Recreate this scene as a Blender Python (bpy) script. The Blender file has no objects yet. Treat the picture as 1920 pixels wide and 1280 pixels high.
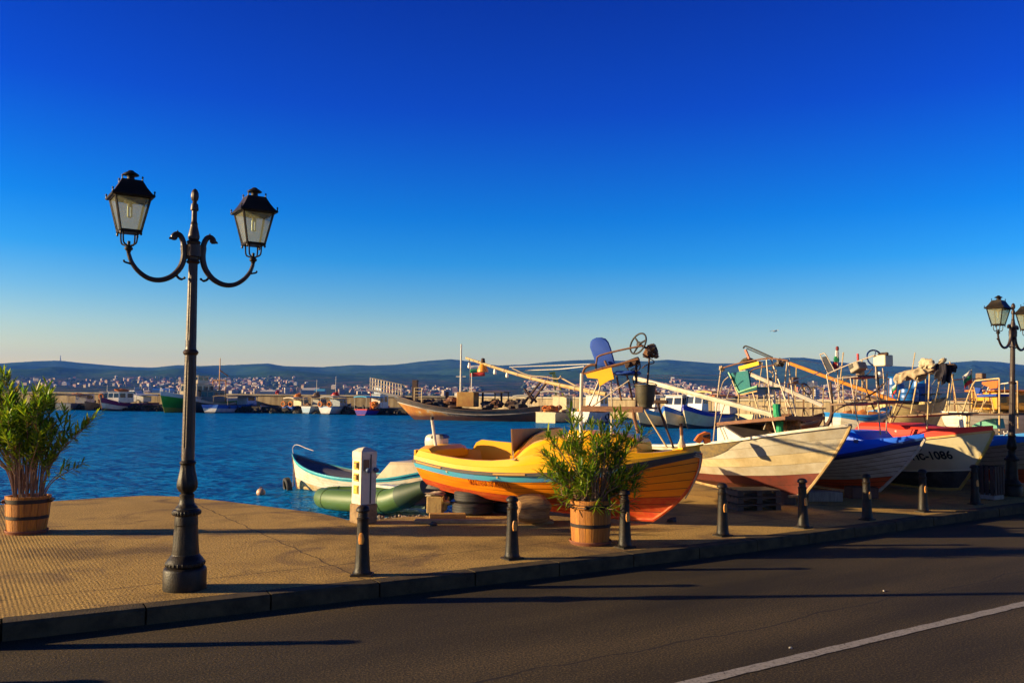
import bpy, bmesh, math, random
from mathutils import Vector, Matrix, Euler
from mathutils.bvhtree import BVHTree
R = math.radians
PI = math.pi
scene = bpy.context.scene
COL = scene.collection
rnd = random.Random(11)

# ------------------------------------------------------------------ camera
FPX = 1600.0
CAMZ = 1.72
PITCH = math.atan(105 / FPX)
ROLL = R(0.6)
cF = Vector((0, math.cos(PITCH), math.sin(PITCH)))
r0 = Vector((1, 0, 0))
u0 = Vector((0, -math.sin(PITCH), math.cos(PITCH)))
cU = u0 * math.cos(ROLL) - r0 * math.sin(ROLL)
cR = r0 * math.cos(ROLL) + u0 * math.sin(ROLL)
CAM = Vector((0, 0, CAMZ))

def ray(px, py):
    return cF + cR * ((px - 960) / FPX) + cU * ((640 - py) / FPX)
def P(px, py, D):
    """point seen at photo pixel (px,py), D metres ahead"""
    d = ray(px, py)
    return CAM + d * (D / d.y)
def G(px, py, z=0.0):
    """point of the level z seen at a photo pixel"""
    d = ray(px, py)
    return CAM + d * ((z - CAMZ) / d.z)

cam = bpy.data.cameras.new('camera')
cam.sensor_width = 36
cam.sensor_fit = 'HORIZONTAL'
cam.lens = FPX / 1920 * 36
cam.clip_start = 0.1
cam.clip_end = 20000
camo = bpy.data.objects.new('camera', cam)
COL.objects.link(camo)
camo.matrix_world = Matrix(((cR.x, cU.x, -cF.x, 0), (cR.y, cU.y, -cF.y, 0), (cR.z, cU.z, -cF.z, CAMZ), (0, 0, 0, 1)))
scene.camera = camo

# ------------------------------------------------------------------ light
SUN_EL = R(13.5)
SUN_AZ = Vector((-0.995, -0.095, 0)).normalized()
SUN = Vector((SUN_AZ.x * math.cos(SUN_EL), SUN_AZ.y * math.cos(SUN_EL), math.sin(SUN_EL)))
sl = bpy.data.lights.new('sun', 'SUN')
sl.energy = 5.0
sl.angle = R(0.5)
sl.color = (1.0, 0.75, 0.40)
so = bpy.data.objects.new('sun', sl)
COL.objects.link(so)
so.rotation_euler = SUN.to_track_quat('Z', 'Y').to_euler()
so.location = (-40, -10, 30)

w = bpy.data.worlds.new('World')
scene.world = w
w.use_nodes = True
nt = w.node_tree
bg = nt.nodes['Background']
sky = nt.nodes.new('ShaderNodeTexSky')
sky.sky_type = 'NISHITA'
sky.sun_disc = False
sky.sun_elevation = SUN_EL
sky.sun_rotation = math.atan2(SUN.x, SUN.y)
sky.air_density = 1.0
sky.dust_density = 0.6
sky.ozone_density = 3.0
hs = nt.nodes.new('ShaderNodeHueSaturation')
hs.inputs['Saturation'].default_value = 1.35
nt.links.new(sky.outputs[0], hs.inputs['Color'])
# the deep polarised blue high up and the pale band over the hills: a tint by elevation
tc = nt.nodes.new('ShaderNodeTexCoord')
sp = nt.nodes.new('ShaderNodeSeparateXYZ')
nt.links.new(tc.outputs['Generated'], sp.inputs[0])
rp = nt.nodes.new('ShaderNodeValToRGB')
nt.links.new(sp.outputs['Z'], rp.inputs[0])
SKYRAMP = [(0.0, (1.45, 0.98, 0.68)), (0.05, (1.12, 0.88, 0.69)), (0.11, (0.50, 0.70, 0.84)), (0.155, (0.12, 0.58, 0.92)), (0.205, (0.010, 0.46, 0.92)),
           (0.32, (0.0, 0.205, 0.83)), (0.45, (0.0, 0.12, 0.62)), (0.6, (0.004, 0.05, 0.20)), (1.0, (0.006, 0.03, 0.10))]  # stops above the view are dimmed to cut the blue fill light
while len(rp.color_ramp.elements) < len(SKYRAMP):
    rp.color_ramp.elements.new(0.5)
for e, (p, c) in zip(rp.color_ramp.elements, SKYRAMP):
    e.position = p
    e.color = (*c, 1)
mul = nt.nodes.new('ShaderNodeMix')
mul.data_type = 'RGBA'
mul.blend_type = 'MULTIPLY'
mul.inputs[0].default_value = 1.0
nt.links.new(hs.outputs[0], mul.inputs[6])
nt.links.new(rp.outputs[0], mul.inputs[7])
nt.links.new(mul.outputs[2], bg.inputs['Color'])
bg.inputs['Strength'].default_value = 0.10

vs = scene.view_settings
vs.view_transform = 'Standard'
vs.look = 'None'
vs.gamma = 1
vs.exposure = 1.2

# ------------------------------------------------------------------ materials
def H(h):
    h = h.lstrip('#')
    v = [int(h[i:i + 2], 16) / 255 for i in (0, 2, 4)]
    return tuple(c / 12.92 if c <= 0.04045 else ((c + 0.055) / 1.055) ** 2.4 for c in v)
MATS = {}
def mat(name, col, rough=0.55, metal=0.0, var=0.0, vscale=6.0, col2=None, bump=0.0, bscale=40.0, spec=0.5, fac=None, stretch=(1, 1, 1), coat=0.0):
    """principled paint / wood / stone with blotchy wear (col -> col2) and a fine bump"""
    if name in MATS:
        return MATS[name]
    m = bpy.data.materials.new(name)
    m.use_nodes = True
    t = m.node_tree
    b = t.nodes['Principled BSDF']
    if isinstance(col, str): col = H(col)
    b.inputs['Base Color'].default_value = (*col, 1)
    b.inputs['Roughness'].default_value = rough
    b.inputs['Metallic'].default_value = metal
    b.inputs['Specular IOR Level'].default_value = spec
    b.inputs['Coat Weight'].default_value = coat
    m.diffuse_color = (*col, 1)
    if var or bump:
        c = t.nodes.new('ShaderNodeTexCoord')
        mp = t.nodes.new('ShaderNodeMapping')
        mp.inputs['Scale'].default_value = stretch
        t.links.new(c.outputs['Object'], mp.inputs[0])
    if var:
        if col2 is None: col2 = tuple(x * 0.45 for x in col)
        elif isinstance(col2, str): col2 = H(col2)
        n = t.nodes.new('ShaderNodeTexNoise')
        n.inputs['Scale'].default_value = vscale
        n.inputs['Detail'].default_value = 7
        n.inputs['Roughness'].default_value = 0.65
        t.links.new(mp.outputs[0], n.inputs['Vector'])
        r = t.nodes.new('ShaderNodeValToRGB')
        lo = 0.62 - 0.3 * var
        r.color_ramp.elements[0].position = lo
        r.color_ramp.elements[1].position = min(1, lo + 0.28)
        r.color_ramp.elements[0].color = (*col, 1)
        r.color_ramp.elements[1].color = (*col2, 1)
        t.links.new(n.outputs[0], r.inputs[0])
        t.links.new(r.outputs[0], b.inputs['Base Color'])
    if bump:
        n2 = t.nodes.new('ShaderNodeTexNoise')
        n2.inputs['Scale'].default_value = bscale
        n2.inputs['Detail'].default_value = 5
        t.links.new(mp.outputs[0], n2.inputs['Vector'])
        bp = t.nodes.new('ShaderNodeBump')
        bp.inputs['Strength'].default_value = bump
        bp.inputs['Distance'].default_value = 0.01
        t.links.new(n2.outputs[0], bp.inputs['Height'])
        t.links.new(bp.outputs[0], b.inputs['Normal'])
    MATS[name] = m
    return m

# ------------------------------------------------------------------ mesh builder
class MB:
    def __init__(self):
        self.v = []; self.f = []; self.mi = []
    def add(self, verts, faces, mi=0):
        o = len(self.v)
        self.v += [tuple(p) for p in verts]
        for f in faces:
            self.f.append(tuple(i + o for i in f)); self.mi.append(mi)
        return self
    def box(self, c, s, mi=0, rot=None, taper=1.0):
        hx, hy, hz = s[0] / 2, s[1] / 2, s[2] / 2
        vs_ = []
        for z, k in ((-hz, 1), (hz, taper)):
            for x, y in ((-hx, -hy), (hx, -hy), (hx, hy), (-hx, hy)):
                vs_.append(Vector((x * k, y * k, z)))
        if rot is not None:
            m = rot if isinstance(rot, Matrix) else Euler(rot).to_matrix()
            vs_ = [m @ p for p in vs_]
        c = Vector(c)
        return self.add([p + c for p in vs_], [(0, 3, 2, 1), (4, 5, 6, 7), (0, 1, 5, 4), (1, 2, 6, 5), (2, 3, 7, 6), (3, 0, 4, 7)], mi)
    def bbox(self, c, s, b=0.01, mi=0, rot=None):
        """box with chamfered edges"""
        hx, hy, hz = s[0] / 2, s[1] / 2, s[2] / 2
        rings = []
        for z, i in ((-hz, b), (-hz + b, 0), (hz - b, 0), (hz, b)):
            x, y = hx - i, hy - i
            q = b if i == 0 else b * 0.6
            rings.append([(-x + q, -y, z), (x - q, -y, z), (x, -y + q, z), (x, y - q, z), (x - q, y, z), (-x + q, y, z), (-x, y - q, z), (-x, -y + q, z)])
        m = rot if isinstance(rot, Matrix) else (Euler(rot).to_matrix() if rot is not None else Matrix.Identity(3))
        c = Vector(c)
        return self.rings([[m @ Vector(p) + c for p in r] for r in rings], mi=mi)
    def rings(self, rings, mi=0, closed=True, caps=True):
        n = len(rings[0]); o = len(self.v)
        for r in rings: self.v += [tuple(p) for p in r]
        for i in range(len(rings) - 1):
            m_ = mi[i] if isinstance(mi, (list, tuple)) else mi
            for j in range(n if closed else n - 1):
                k = (j + 1) % n
                self.f.append((o + i * n + j, o + i * n + k, o + (i + 1) * n + k, o + (i + 1) * n + j)); self.mi.append(m_)
        if caps and closed:
            m0 = mi[0] if isinstance(mi, (list, tuple)) else mi
            m1 = mi[-1] if isinstance(mi, (list, tuple)) else mi
            self.f.append(tuple(o + j for j in reversed(range(n)))); self.mi.append(m0)
            self.f.append(tuple(o + (len(rings) - 1) * n + j for j in range(n))); self.mi.append(m1)
        return self
    def tube(self, pts, r, n=8, mi=0, caps=True):
        pts = [Vector(p) for p in pts]
        rr = r if isinstance(r, (list, tuple)) else [r] * len(pts)
        rings = []
        t0 = (pts[1] - pts[0]).normalized()
        up = Vector((0, 0, 1)) if abs(t0.z) < 0.9 else Vector((1, 0, 0))
        a = t0.cross(up).normalized()
        for i, p in enumerate(pts):
            if i == 0: t = pts[1] - pts[0]
            elif i == len(pts) - 1: t = pts[-1] - pts[-2]
            else: t = (pts[i + 1] - pts[i]).normalized() + (pts[i] - pts[i - 1]).normalized()
            t = t.normalized() if t.length > 1e-9 else t0
            a = (a - t * a.dot(t))
            a = a.normalized() if a.length > 1e-6 else t.orthogonal().normalized()
            b = t.cross(a)
            rings.append([p + (a * math.cos(2 * PI * k / n) + b * math.sin(2 * PI * k / n)) * rr[i] for k in range(n)])
        return self.rings(rings, mi=mi, caps=caps)
    def lathe(self, prof, n=20, o=(0, 0, 0), mi=0, axis=None, caps=True, flute=None):
        """prof: [(r,z)...]"""
        o = Vector(o)
        rings = []
        for r, z in prof:
            ring = []
            for k in range(n):
                a = 2 * PI * k / n
                q = r * (flute(a, z) if flute else 1)
                ring.append(Vector((q * math.cos(a), q * math.sin(a), z)))
            rings.append(ring)
        if axis is not None:
            m = Vector(axis).to_track_quat('Z', 'Y').to_matrix()
            rings = [[m @ p for p in r] for r in rings]
        return self.rings([[p + o for p in r] for r in rings], mi=mi, caps=caps)
    def prism(self, pts, thick, mi=0):
        """planar outline of 3-D points given a thickness vector"""
        t = Vector(thick); n = len(pts)
        pts = [Vector(p) for p in pts]
        vs_ = pts + [p + t for p in pts]
        fs = [tuple(range(n)), tuple(reversed(range(n, 2 * n)))]
        fs += [(i, i + n, (i + 1) % n + n, (i + 1) % n) for i in range(n)]
        return self.add(vs_, fs, mi)
    def blob(self, c, s, mi=0, seed=0, nu=12, nv=8, rough=0.15, rot=None):
        """lumpy rounded solid"""
        q = random.Random(seed)
        ph = [(q.uniform(0, 6.28), q.uniform(1, 3.4), q.uniform(0, 6.28), q.uniform(1, 3.4)) for _ in range(4)]
        rings = []
        m = Euler(rot).to_matrix() if rot else Matrix.Identity(3)
        for i in range(nv + 1):
            th = PI * (0.03 + 0.94 * i / nv)
            ring = []
            for j in range(nu):
                a = 2 * PI * j / nu
                d = 1 + rough * sum(math.sin(f1 * a * 1.0 + p1) * math.sin(f2 * th * 1.5 + p2) for p1, f1, p2, f2 in [(p[0], round(p[1]), p[2], p[3]) for p in ph]) / 2
                ring.append(m @ Vector((s[0] * math.sin(th) * math.cos(a) * d, s[1] * math.sin(th) * math.sin(a) * d, -s[2] * math.cos(th) * d)) + Vector(c))
            rings.append(ring)
        return self.rings(rings, mi=mi)
    def torus(self, c, R_, r, axis=(0, 0, 1), n=24, k=8, mi=0):
        m = Vector(axis).to_track_quat('Z', 'Y').to_matrix(); c = Vector(c)
        vs_ = []; fs = []
        for i in range(n):
            a = 2 * PI * i / n
            for j in range(k):
                b = 2 * PI * j / k
                vs_.append(m @ Vector(((R_ + r * math.cos(b)) * math.cos(a), (R_ + r * math.cos(b)) * math.sin(a), r * math.sin(b))) + c)
        for i in range(n):
            for j in range(k):
                fs.append((i * k + j, ((i + 1) % n) * k + j, ((i + 1) % n) * k + (j + 1) % k, i * k + (j + 1) % k))
        return self.add(vs_, fs, mi)
    def mesh(self, name, mats, ang=35, smooth=True, fix=True):
        me = bpy.data.meshes.new(name)
        me.from_pydata(self.v, [], self.f)
        if not isinstance(mats, (list, tuple)): mats = [mats]
        for m in mats: me.materials.append(m)
        me.polygons.foreach_set('material_index', self.mi)
        if fix:
            b = bmesh.new(); b.from_mesh(me)
            bmesh.ops.recalc_face_normals(b, faces=b.faces)
            b.to_mesh(me); b.free()
        if smooth:
            me.polygons.foreach_set('use_smooth', [True] * len(me.polygons))
            me.set_sharp_from_angle(angle=R(ang))
        me.update()
        return me
    def build(self, name, mats, parent=None, loc=None, **k):
        o = bpy.data.objects.new(name, self.mesh(name, mats, **k))
        COL.objects.link(o)
        if parent is not None: o.parent = parent
        if loc is not None: o.location = loc
        return o

def tag(o, label=None, cat=None, group=None, kind=None):
    if label: o['label'] = label
    if cat: o['category'] = cat
    if group: o['group'] = group
    if kind: o['kind'] = kind
    return o
def thing(name, label, cat, loc=(0, 0, 0), rz=0.0, group=None, lean=None):
    o = bpy.data.objects.new(name, None)
    o.empty_display_size = 0.2
    COL.objects.link(o)
    o.location = loc
    o.rotation_euler = (lean[0], lean[1], rz) if lean else (0, 0, rz)
    return tag(o, label, cat, group)
def copy_tree(o, parent=None):
    c = o.copy()
    COL.objects.link(c)
    c.parent = parent
    for ch in list(o.children):
        copy_tree(ch, c)
    return c
def lerp(a, b, t): return a + (b - a) * t
def interp(tab, x):
    if x <= tab[0][0]: return tab[0][1]
    for (a, va), (b, vb) in zip(tab, tab[1:]):
        if x <= b: return lerp(va, vb, (x - a) / (b - a))
    return tab[-1][1]
def sinterp(tab, x):
    """smooth (Catmull-Rom) interpolation"""
    n = len(tab)
    if x <= tab[0][0]: return tab[0][1]
    if x >= tab[-1][0]: return tab[-1][1]
    for i in range(n - 1):
        if x <= tab[i + 1][0]:
            x0, y1 = tab[i]; x1, y2 = tab[i + 1]
            t = (x - x0) / (x1 - x0)
            m1 = (y2 - tab[i - 1][1]) / (x1 - tab[i - 1][0]) * (x1 - x0) if i > 0 else y2 - y1
            m2 = (tab[i + 2][1] - y1) / (tab[i + 2][0] - x0) * (x1 - x0) if i + 2 < n else y2 - y1
            return (2 * t**3 - 3 * t**2 + 1) * y1 + (t**3 - 2 * t**2 + t) * m1 + (-2 * t**3 + 3 * t**2) * y2 + (t**3 - t**2) * m2
def bez(pts, n=12):
    """smooth curve through points"""
    pts = [Vector(p) for p in pts]
    out = []
    for i in range(len(pts) - 1):
        a = pts[i - 1] if i else pts[i] * 2 - pts[i + 1]
        b, c = pts[i], pts[i + 1]
        d = pts[i + 2] if i + 2 < len(pts) else c * 2 - b
        for k in range(n):
            t = k / n
            out.append(0.5 * ((2 * b) + (c - a) * t + (2 * a - 5 * b + 4 * c - d) * t * t + (3 * b - a - 3 * c + d) * t**3))
    out.append(pts[-1])
    return out
def text_mesh(body, size, extrude=0.002, bold=0.0):
    cu = bpy.data.curves.new('lettering', 'FONT')
    cu.body = body; cu.size = size; cu.extrude = extrude; cu.align_x = 'LEFT'
    cu.resolution_u = 3; cu.offset = bold
    o = bpy.data.objects.new('lettering', cu)
    COL.objects.link(o)
    dg = bpy.context.evaluated_depsgraph_get()
    dg.update()
    me = bpy.data.meshes.new_from_object(o.evaluated_get(dg))
    bpy.data.objects.remove(o)
    bpy.data.curves.remove(cu)
    return me
from mathutils import noise as mn
# ================================================================== SETTING
WZ = -0.6            # water level
ROADZ = -0.13
def node(t, kind, **kw):
    n = t.nodes.new(kind)
    for k, v in kw.items():
        if k.startswith('i_'):
            n.inputs[k[2:].replace('_', ' ')].default_value = v
        else:
            setattr(n, k, v)
    return n
def ramp(t, src, stops):
    r = t.nodes.new('ShaderNodeValToRGB')
    while len(r.color_ramp.elements) < len(stops): r.color_ramp.elements.new(0.5)
    for e, (p, c) in zip(r.color_ramp.elements, stops):
        e.position = p
        e.color = (*(H(c) if isinstance(c, str) else c), 1)
    t.links.new(src, r.inputs[0])
    return r
def mixc(t, a, b, fac, mode='MIX'):
    m = t.nodes.new('ShaderNodeMix'); m.data_type = 'RGBA'; m.blend_type = mode
    for s, i in ((fac, 0), (a, 6), (b, 7)):
        if isinstance(s, (float, int)): m.inputs[i].default_value = s
        elif isinstance(s, tuple): m.inputs[i].default_value = (*s, 1)
        else: t.links.new(s, m.inputs[i])
    return m.outputs[2]
def newmat(name):
    m = bpy.data.materials.new(name); m.use_nodes = True
    t = m.node_tree
    return m, t, t.nodes['Principled BSDF']
def math_(t, op, a, b=None, clamp=False):
    m = t.nodes.new('ShaderNodeMath'); m.operation = op; m.use_clamp = clamp
    for s, i in ((a, 0), (b, 1)):
        if s is None: continue
        if isinstance(s, (float, int)): m.inputs[i].default_value = s
        else: t.links.new(s, m.inputs[i])
    return m.outputs[0]

KD = Vector((0.835, 0.55, 0))                 # street direction
kang = math.atan2(KD.y, KD.x)

# ---- promenade concrete
pm, t, b = newmat('promenade concrete')
c = node(t, 'ShaderNodeTexCoord')
mp = node(t, 'ShaderNodeMapping'); mp.inputs['Rotation'].default_value = (0, 0, -kang)
t.links.new(c.outputs['Object'], mp.inputs[0])
nl = node(t, 'ShaderNodeTexNoise', i_Scale=0.55, i_Detail=6.0, i_Roughness=0.6); t.links.new(mp.outputs[0], nl.inputs['Vector'])
nf = node(t, 'ShaderNodeTexNoise', i_Scale=48.0, i_Detail=5.0, i_Roughness=0.7); t.links.new(mp.outputs[0], nf.inputs['Vector'])
base = ramp(t, nl.outputs[0], [(0.3, (0.33, 0.205, 0.062)), (0.5, (0.46, 0.29, 0.085)), (0.64, (0.21, 0.13, 0.045)), (0.75, (0.36, 0.23, 0.075))])
spk = ramp(t, nf.outputs[0], [(0.36, (0.30, 0.27, 0.25)), (0.5, (0.95, 0.95, 0.95)), (0.66, (1.65, 1.6, 1.45))])
col = mixc(t, base.outputs[0], spk.outputs[0], 1.0, 'MULTIPLY')
# dark oil stains
ns = node(t, 'ShaderNodeTexNoise', i_Scale=0.9, i_Detail=5.0, i_Distortion=1.2); t.links.new(mp.outputs[0], ns.inputs['Vector'])
st = ramp(t, ns.outputs[0], [(0.54, (0, 0, 0)), (0.68, (1, 1, 1))])
col = mixc(t, col, (0.10, 0.06, 0.04), math_(t, 'MULTIPLY', st.outputs[0], 0.7))
# slab joints
br = node(t, 'ShaderNodeTexBrick', offset=0.0, i_Scale=1.0)
br.inputs['Brick Width'].default_value = 3.4; br.inputs['Row Height'].default_value = 4.2
br.inputs['Mortar Size'].default_value = 0.012; br.inputs['Mortar Smooth'].default_value = 0.3
nw = node(t, 'ShaderNodeTexNoise', i_Scale=3.0, i_Detail=4.0); t.links.new(mp.outputs[0], nw.inputs['Vector'])
va = node(t, 'ShaderNodeVectorMath', operation='MULTIPLY_ADD'); t.links.new(nw.outputs[1], va.inputs[0])
va.inputs[1].default_value = (0.12, 0.12, 0); t.links.new(mp.outputs[0], va.inputs[2])
t.links.new(va.outputs[0], br.inputs['Vector'])
col = mixc(t, col, (0.05, 0.03, 0.02), math_(t, 'MULTIPLY', br.outputs['Fac'], 0.75))
t.links.new(col, b.inputs['Base Color'])
b.inputs['Roughness'].default_value = 0.9
b.inputs['Specular IOR Level'].default_value = 0.2
# broom ribs across the pavement, strongest at the left
wv = node(t, 'ShaderNodeTexWave', wave_type='BANDS', bands_direction='X', i_Scale=9.0, i_Distortion=1.3, i_Detail=4.0)
wv.inputs['Detail Scale'].default_value = 2.2
t.links.new(mp.outputs[0], wv.inputs['Vector'])
sx = node(t, 'ShaderNodeSeparateXYZ'); t.links.new(mp.outputs[0], sx.inputs[0])
mask = math_(t, 'SUBTRACT', 1.0, math_(t, 'MULTIPLY', math_(t, 'ADD', sx.outputs[0], 0.4), 0.55), clamp=True)
nm_ = ramp(t, nl.outputs[0], [(0.38, (0.25, 0.25, 0.25)), (0.62, (1, 1, 1))])
mask = math_(t, 'MULTIPLY', math_(t, 'ADD', math_(t, 'MULTIPLY', mask, 0.85), 0.12), nm_.outputs[0])
hgt = math_(t, 'ADD', math_(t, 'MULTIPLY', wv.outputs['Fac'], mask), math_(t, 'MULTIPLY', nf.outputs[0], 1.5))
bp = node(t, 'ShaderNodeBump', i_Strength=0.75, i_Distance=0.014); t.links.new(hgt, bp.inputs['Height'])
t.links.new(bp.outputs[0], b.inputs['Normal'])

# ---- asphalt
am, t, b = newmat('asphalt')
c = node(t, 'ShaderNodeTexCoord')
mp = node(t, 'ShaderNodeMapping'); mp.inputs['Rotation'].default_value = (0, 0, -kang); t.links.new(c.outputs['Object'], mp.inputs[0])
n1 = node(t, 'ShaderNodeTexNoise', i_Scale=62.0, i_Detail=4.0, i_Roughness=0.75); t.links.new(mp.outputs[0], n1.inputs['Vector'])
mp2 = node(t, 'ShaderNodeMapping'); mp2.inputs['Scale'].default_value = (0.18, 1.0, 1); t.links.new(mp.outputs[0], mp2.inputs[0])
n2 = node(t, 'ShaderNodeTexNoise', i_Scale=1.1, i_Detail=5.0); t.links.new(mp2.outputs[0], n2.inputs['Vector'])
base = ramp(t, n2.outputs[0], [(0.32, (0.018, 0.013, 0.006)), (0.5, (0.042, 0.030, 0.013)), (0.68, (0.068, 0.048, 0.021))])
spk = ramp(t, n1.outputs[0], [(0.36, (0.2, 0.2, 0.2)), (0.52, (1, 1, 1)), (0.64, (3.4, 3.1, 2.6))])
col = mixc(t, base.outputs[0], spk.outputs[0], 0.9, 'MULTIPLY')
# seam of an old trench patch running along the street
sx = node(t, 'ShaderNodeSeparateXYZ'); t.links.new(mp.outputs[0], sx.inputs[0])
n3 = node(t, 'ShaderNodeTexNoise', i_Scale=1.3, i_Detail=5.0); t.links.new(mp.outputs[0], n3.inputs['Vector'])
yy = math_(t, 'ADD', sx.outputs[1], math_(t, 'MULTIPLY', n3.outputs[0], 0.35))
line = math_(t, 'LESS_THAN', math_(t, 'ABSOLUTE', math_(t, 'SUBTRACT', yy, 5.02)), 0.011)
col = mixc(t, col, (0.012, 0.01, 0.009), math_(t, 'MULTIPLY', line, 0.8))
t.links.new(col, b.inputs['Base Color'])
b.inputs['Roughness'].default_value = 0.85
b.inputs['Specular IOR Level'].default_value = 0.25
bp = node(t, 'ShaderNodeBump', i_Strength=0.7, i_Distance=0.008); t.links.new(n1.outputs[0], bp.inputs['Height'])
t.links.new(bp.outputs[0], b.inputs['Normal'])

# ---- kerb polyline (front top edge), real curve of the street
KP = [G(0, 1170), G(872, 1075), G(1280, 1033), G(1900, 949)]
KP = [KP[0] - Vector((0.86, 0.51, 0)) * 60] + KP + [KP[-1] + Vector((0.82, 0.57, 0)) * 90]
_tab = [(p.x, p.y) for p in KP]
_xs = [KP[0].x + 0.25 * i for i in range(int((KP[-1].x - KP[0].x) / 0.25))]
_ys = [interp(_tab, x) for x in _xs]
for _ in range(3):
    _ys = [sum(_ys[max(0, i - 7):i + 8]) / len(_ys[max(0, i - 7):i + 8]) if 8 < i < len(_ys) - 9 else _ys[i] for i in range(len(_ys))]
KC = [Vector((x, y, 0)) for x, y in zip(_xs, _ys)][::2]
def klen(pts):
    L = [0]
    for a, b_ in zip(pts, pts[1:]): L.append(L[-1] + (b_ - a).length)
    return L
KL = klen(KC)
def kat(s):
    for i in range(len(KC) - 1):
        if s <= KL[i + 1] or i == len(KC) - 2:
            u = (s - KL[i]) / (KL[i + 1] - KL[i])
            d = (KC[i + 1] - KC[i]).normalized()
            return KC[i] + d * (s - KL[i]), d
kerb_m = mat('kerb stone', (0.085, 0.060, 0.030), 0.9, var=0.8, vscale=5, col2=(0.035, 0.026, 0.015), bump=0.7, bscale=60, spec=0.2)
k = MB()
s = 40.0
q = random.Random(3)
KW = 0.2
while s < KL[-1] - 60:
    a, d = kat(s + 0.008); e, d2 = kat(s + 0.992)
    n = Vector((-d.y, d.x, 0)); n2 = Vector((-d2.y, d2.x, 0))
    j = q.uniform(-0.006, 0.006)
    zt = 0.004 + q.uniform(-0.004, 0.004)
    rg = []
    for p, nn in ((a, n), (e, n2)):
        p = p + nn * j
        rg.append([p + Vector((0, 0, -0.3)), p + Vector((0, 0, zt - 0.022)) + nn * 0.002, p + nn * 0.022 + Vector((0, 0, zt)),
                   p + nn * KW + Vector((0, 0, zt)), p + nn * KW + Vector((0, 0, -0.3))])
    k.rings(rg)
    s += 1.0
tag(k.build('kerb', kerb_m, ang=25), 'grey stone kerb', 'kerb', kind='structure')
k = MB(); k.tube([p + Vector((-0.0, 0.1, -0.06)) for p in KC], 0.06, n=4)
tag(k.build('kerb_bedding', kerb_m), 'mortar under the kerb stones', 'kerb', kind='structure')

# ---- promenade slab with the quay edge
edge = [Vector((-60, 9.0, 0)), Vector((-14, 12.6, 0)), G(-120, 954), G(100, 939), G(200, 932), G(270, 928.5), G(330, 930), G(430, 940), G(600, 961.5), G(652, 974), G(705, 974),
        Vector((-1.55, 12.35, 0)), Vector((-0.6, 12.6, 0)), Vector((1.2, 15.2, 0)), Vector((2.0, 22, 0)), Vector((9, 31, 0)), Vector((20, 40, 0)), Vector((60, 62, 0))]
back = []
for i in range(0, 61):
    p, d = kat(20 + (KL[-1] - 40) * i / 60)
    n = Vector((-d.y, d.x, 0))
    back.append(p + n * (KW - 0.004))
top = [Vector((p.x, p.y, 0)) for p in edge] + list(reversed([Vector((p.x, p.y, 0)) for p in back]))
b_ = bmesh.new()
vt = [b_.verts.new(p) for p in top]
vb = [b_.verts.new(p + Vector((0, 0, -2.5))) for p in top]
f = b_.faces.new(vt)
for i in range(len(edge) - 1):
    b_.faces.new((vt[i], vb[i], vb[i + 1], vt[i + 1]))
bmesh.ops.recalc_face_normals(b_, faces=b_.faces)
bmesh.ops.triangulate(b_, faces=[f])
me = bpy.data.meshes.new('promenade'); b_.to_mesh(me); b_.free(); me.materials.append(pm)
if me.polygons[-1].normal.z < 0: me.flip_normals()
prom = bpy.data.objects.new('promenade', me); COL.objects.link(prom)
tag(prom, 'ribbed tan concrete promenade by the harbour', 'pavement', kind='structure')

# ---- road
k = MB()
A = KC[0] + Vector((0, 0.1, 0)); B = KC[-1] + Vector((0, 0.1, 0))
k.add([Vector((-150, -60, ROADZ)), Vector((150, -60, ROADZ)), Vector((B.x + 60, B.y + 30, ROADZ))] + [Vector((p.x - 0.05, p.y + 0.1, ROADZ)) for p in reversed(KC)] + [Vector((-150, A.y - 50, ROADZ))],
      [tuple(range(len(KC) + 4))])
road = k.build('road', am, smooth=False)
tag(road, 'dark asphalt road', 'road', kind='structure')
if road.data.polygons[0].normal.z < 0: road.data.flip_normals()
# worn white line
lm, t, b = newmat('road line paint')
c = node(t, 'ShaderNodeTexCoord')
n1 = node(t, 'ShaderNodeTexNoise', i_Scale=42.0, i_Detail=5.0, i_Roughness=0.7); t.links.new(c.outputs['Object'], n1.inputs['Vector'])
cr = ramp(t, n1.outputs[0], [(0.36, (0.06, 0.05, 0.045)), (0.44, (0.22, 0.20, 0.18)), (0.7, (0.32, 0.29, 0.26))])
t.links.new(cr.outputs[0], b.inputs['Base Color']); b.inputs['Roughness'].default_value = 0.8
l0, l1 = G(1305, 1278, ROADZ), G(1920, 1131, ROADZ)
d = (l1 - l0).normalized(); n = Vector((-d.y, d.x, 0))
k = MB()
q = random.Random(5)
M_ = 420
vs_ = []
for i in range(M_ + 1):
    p = l0 + d * (-9 + 44 * i / M_)
    p.z = ROADZ + 0.004
    p -= n * (0.00022 * (i - 90) ** 2 / 44 if i > 90 else 0)
    wj = 0.052
    vs_ += [p - n * (wj + q.uniform(-0.007, 0.007)), p + n * (wj + q.uniform(-0.007, 0.007))]
k.add(vs_, [(2 * i, 2 * i + 2, 2 * i + 3, 2 * i + 1) for i in range(M_)])
ln = k.build('road_line', lm, smooth=False)
tag(ln, 'worn white line painted along the road', 'road marking', kind='structure')
# litter on the asphalt
lit = mat('litter paper', (0.4, 0.36, 0.3), 0.7)
LIT = [(1482, 1215, .014), (1657, 1108, .022)]
for i, (px, py, s) in enumerate(LIT):
    p = G(px, py, ROADZ)
    k = MB(); k.blob((0, 0, 0.006), (s, s * 0.45, 0.007), seed=i, nu=8, nv=5, rough=0.5, rot=(0, 0, i * 1.3))
    o = k.build('litter', lit, loc=(p.x, p.y, ROADZ))
    tag(o, 'tiny pale scrap of litter lying on the dark asphalt road', 'litter', 'scraps of litter on the road')

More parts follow.
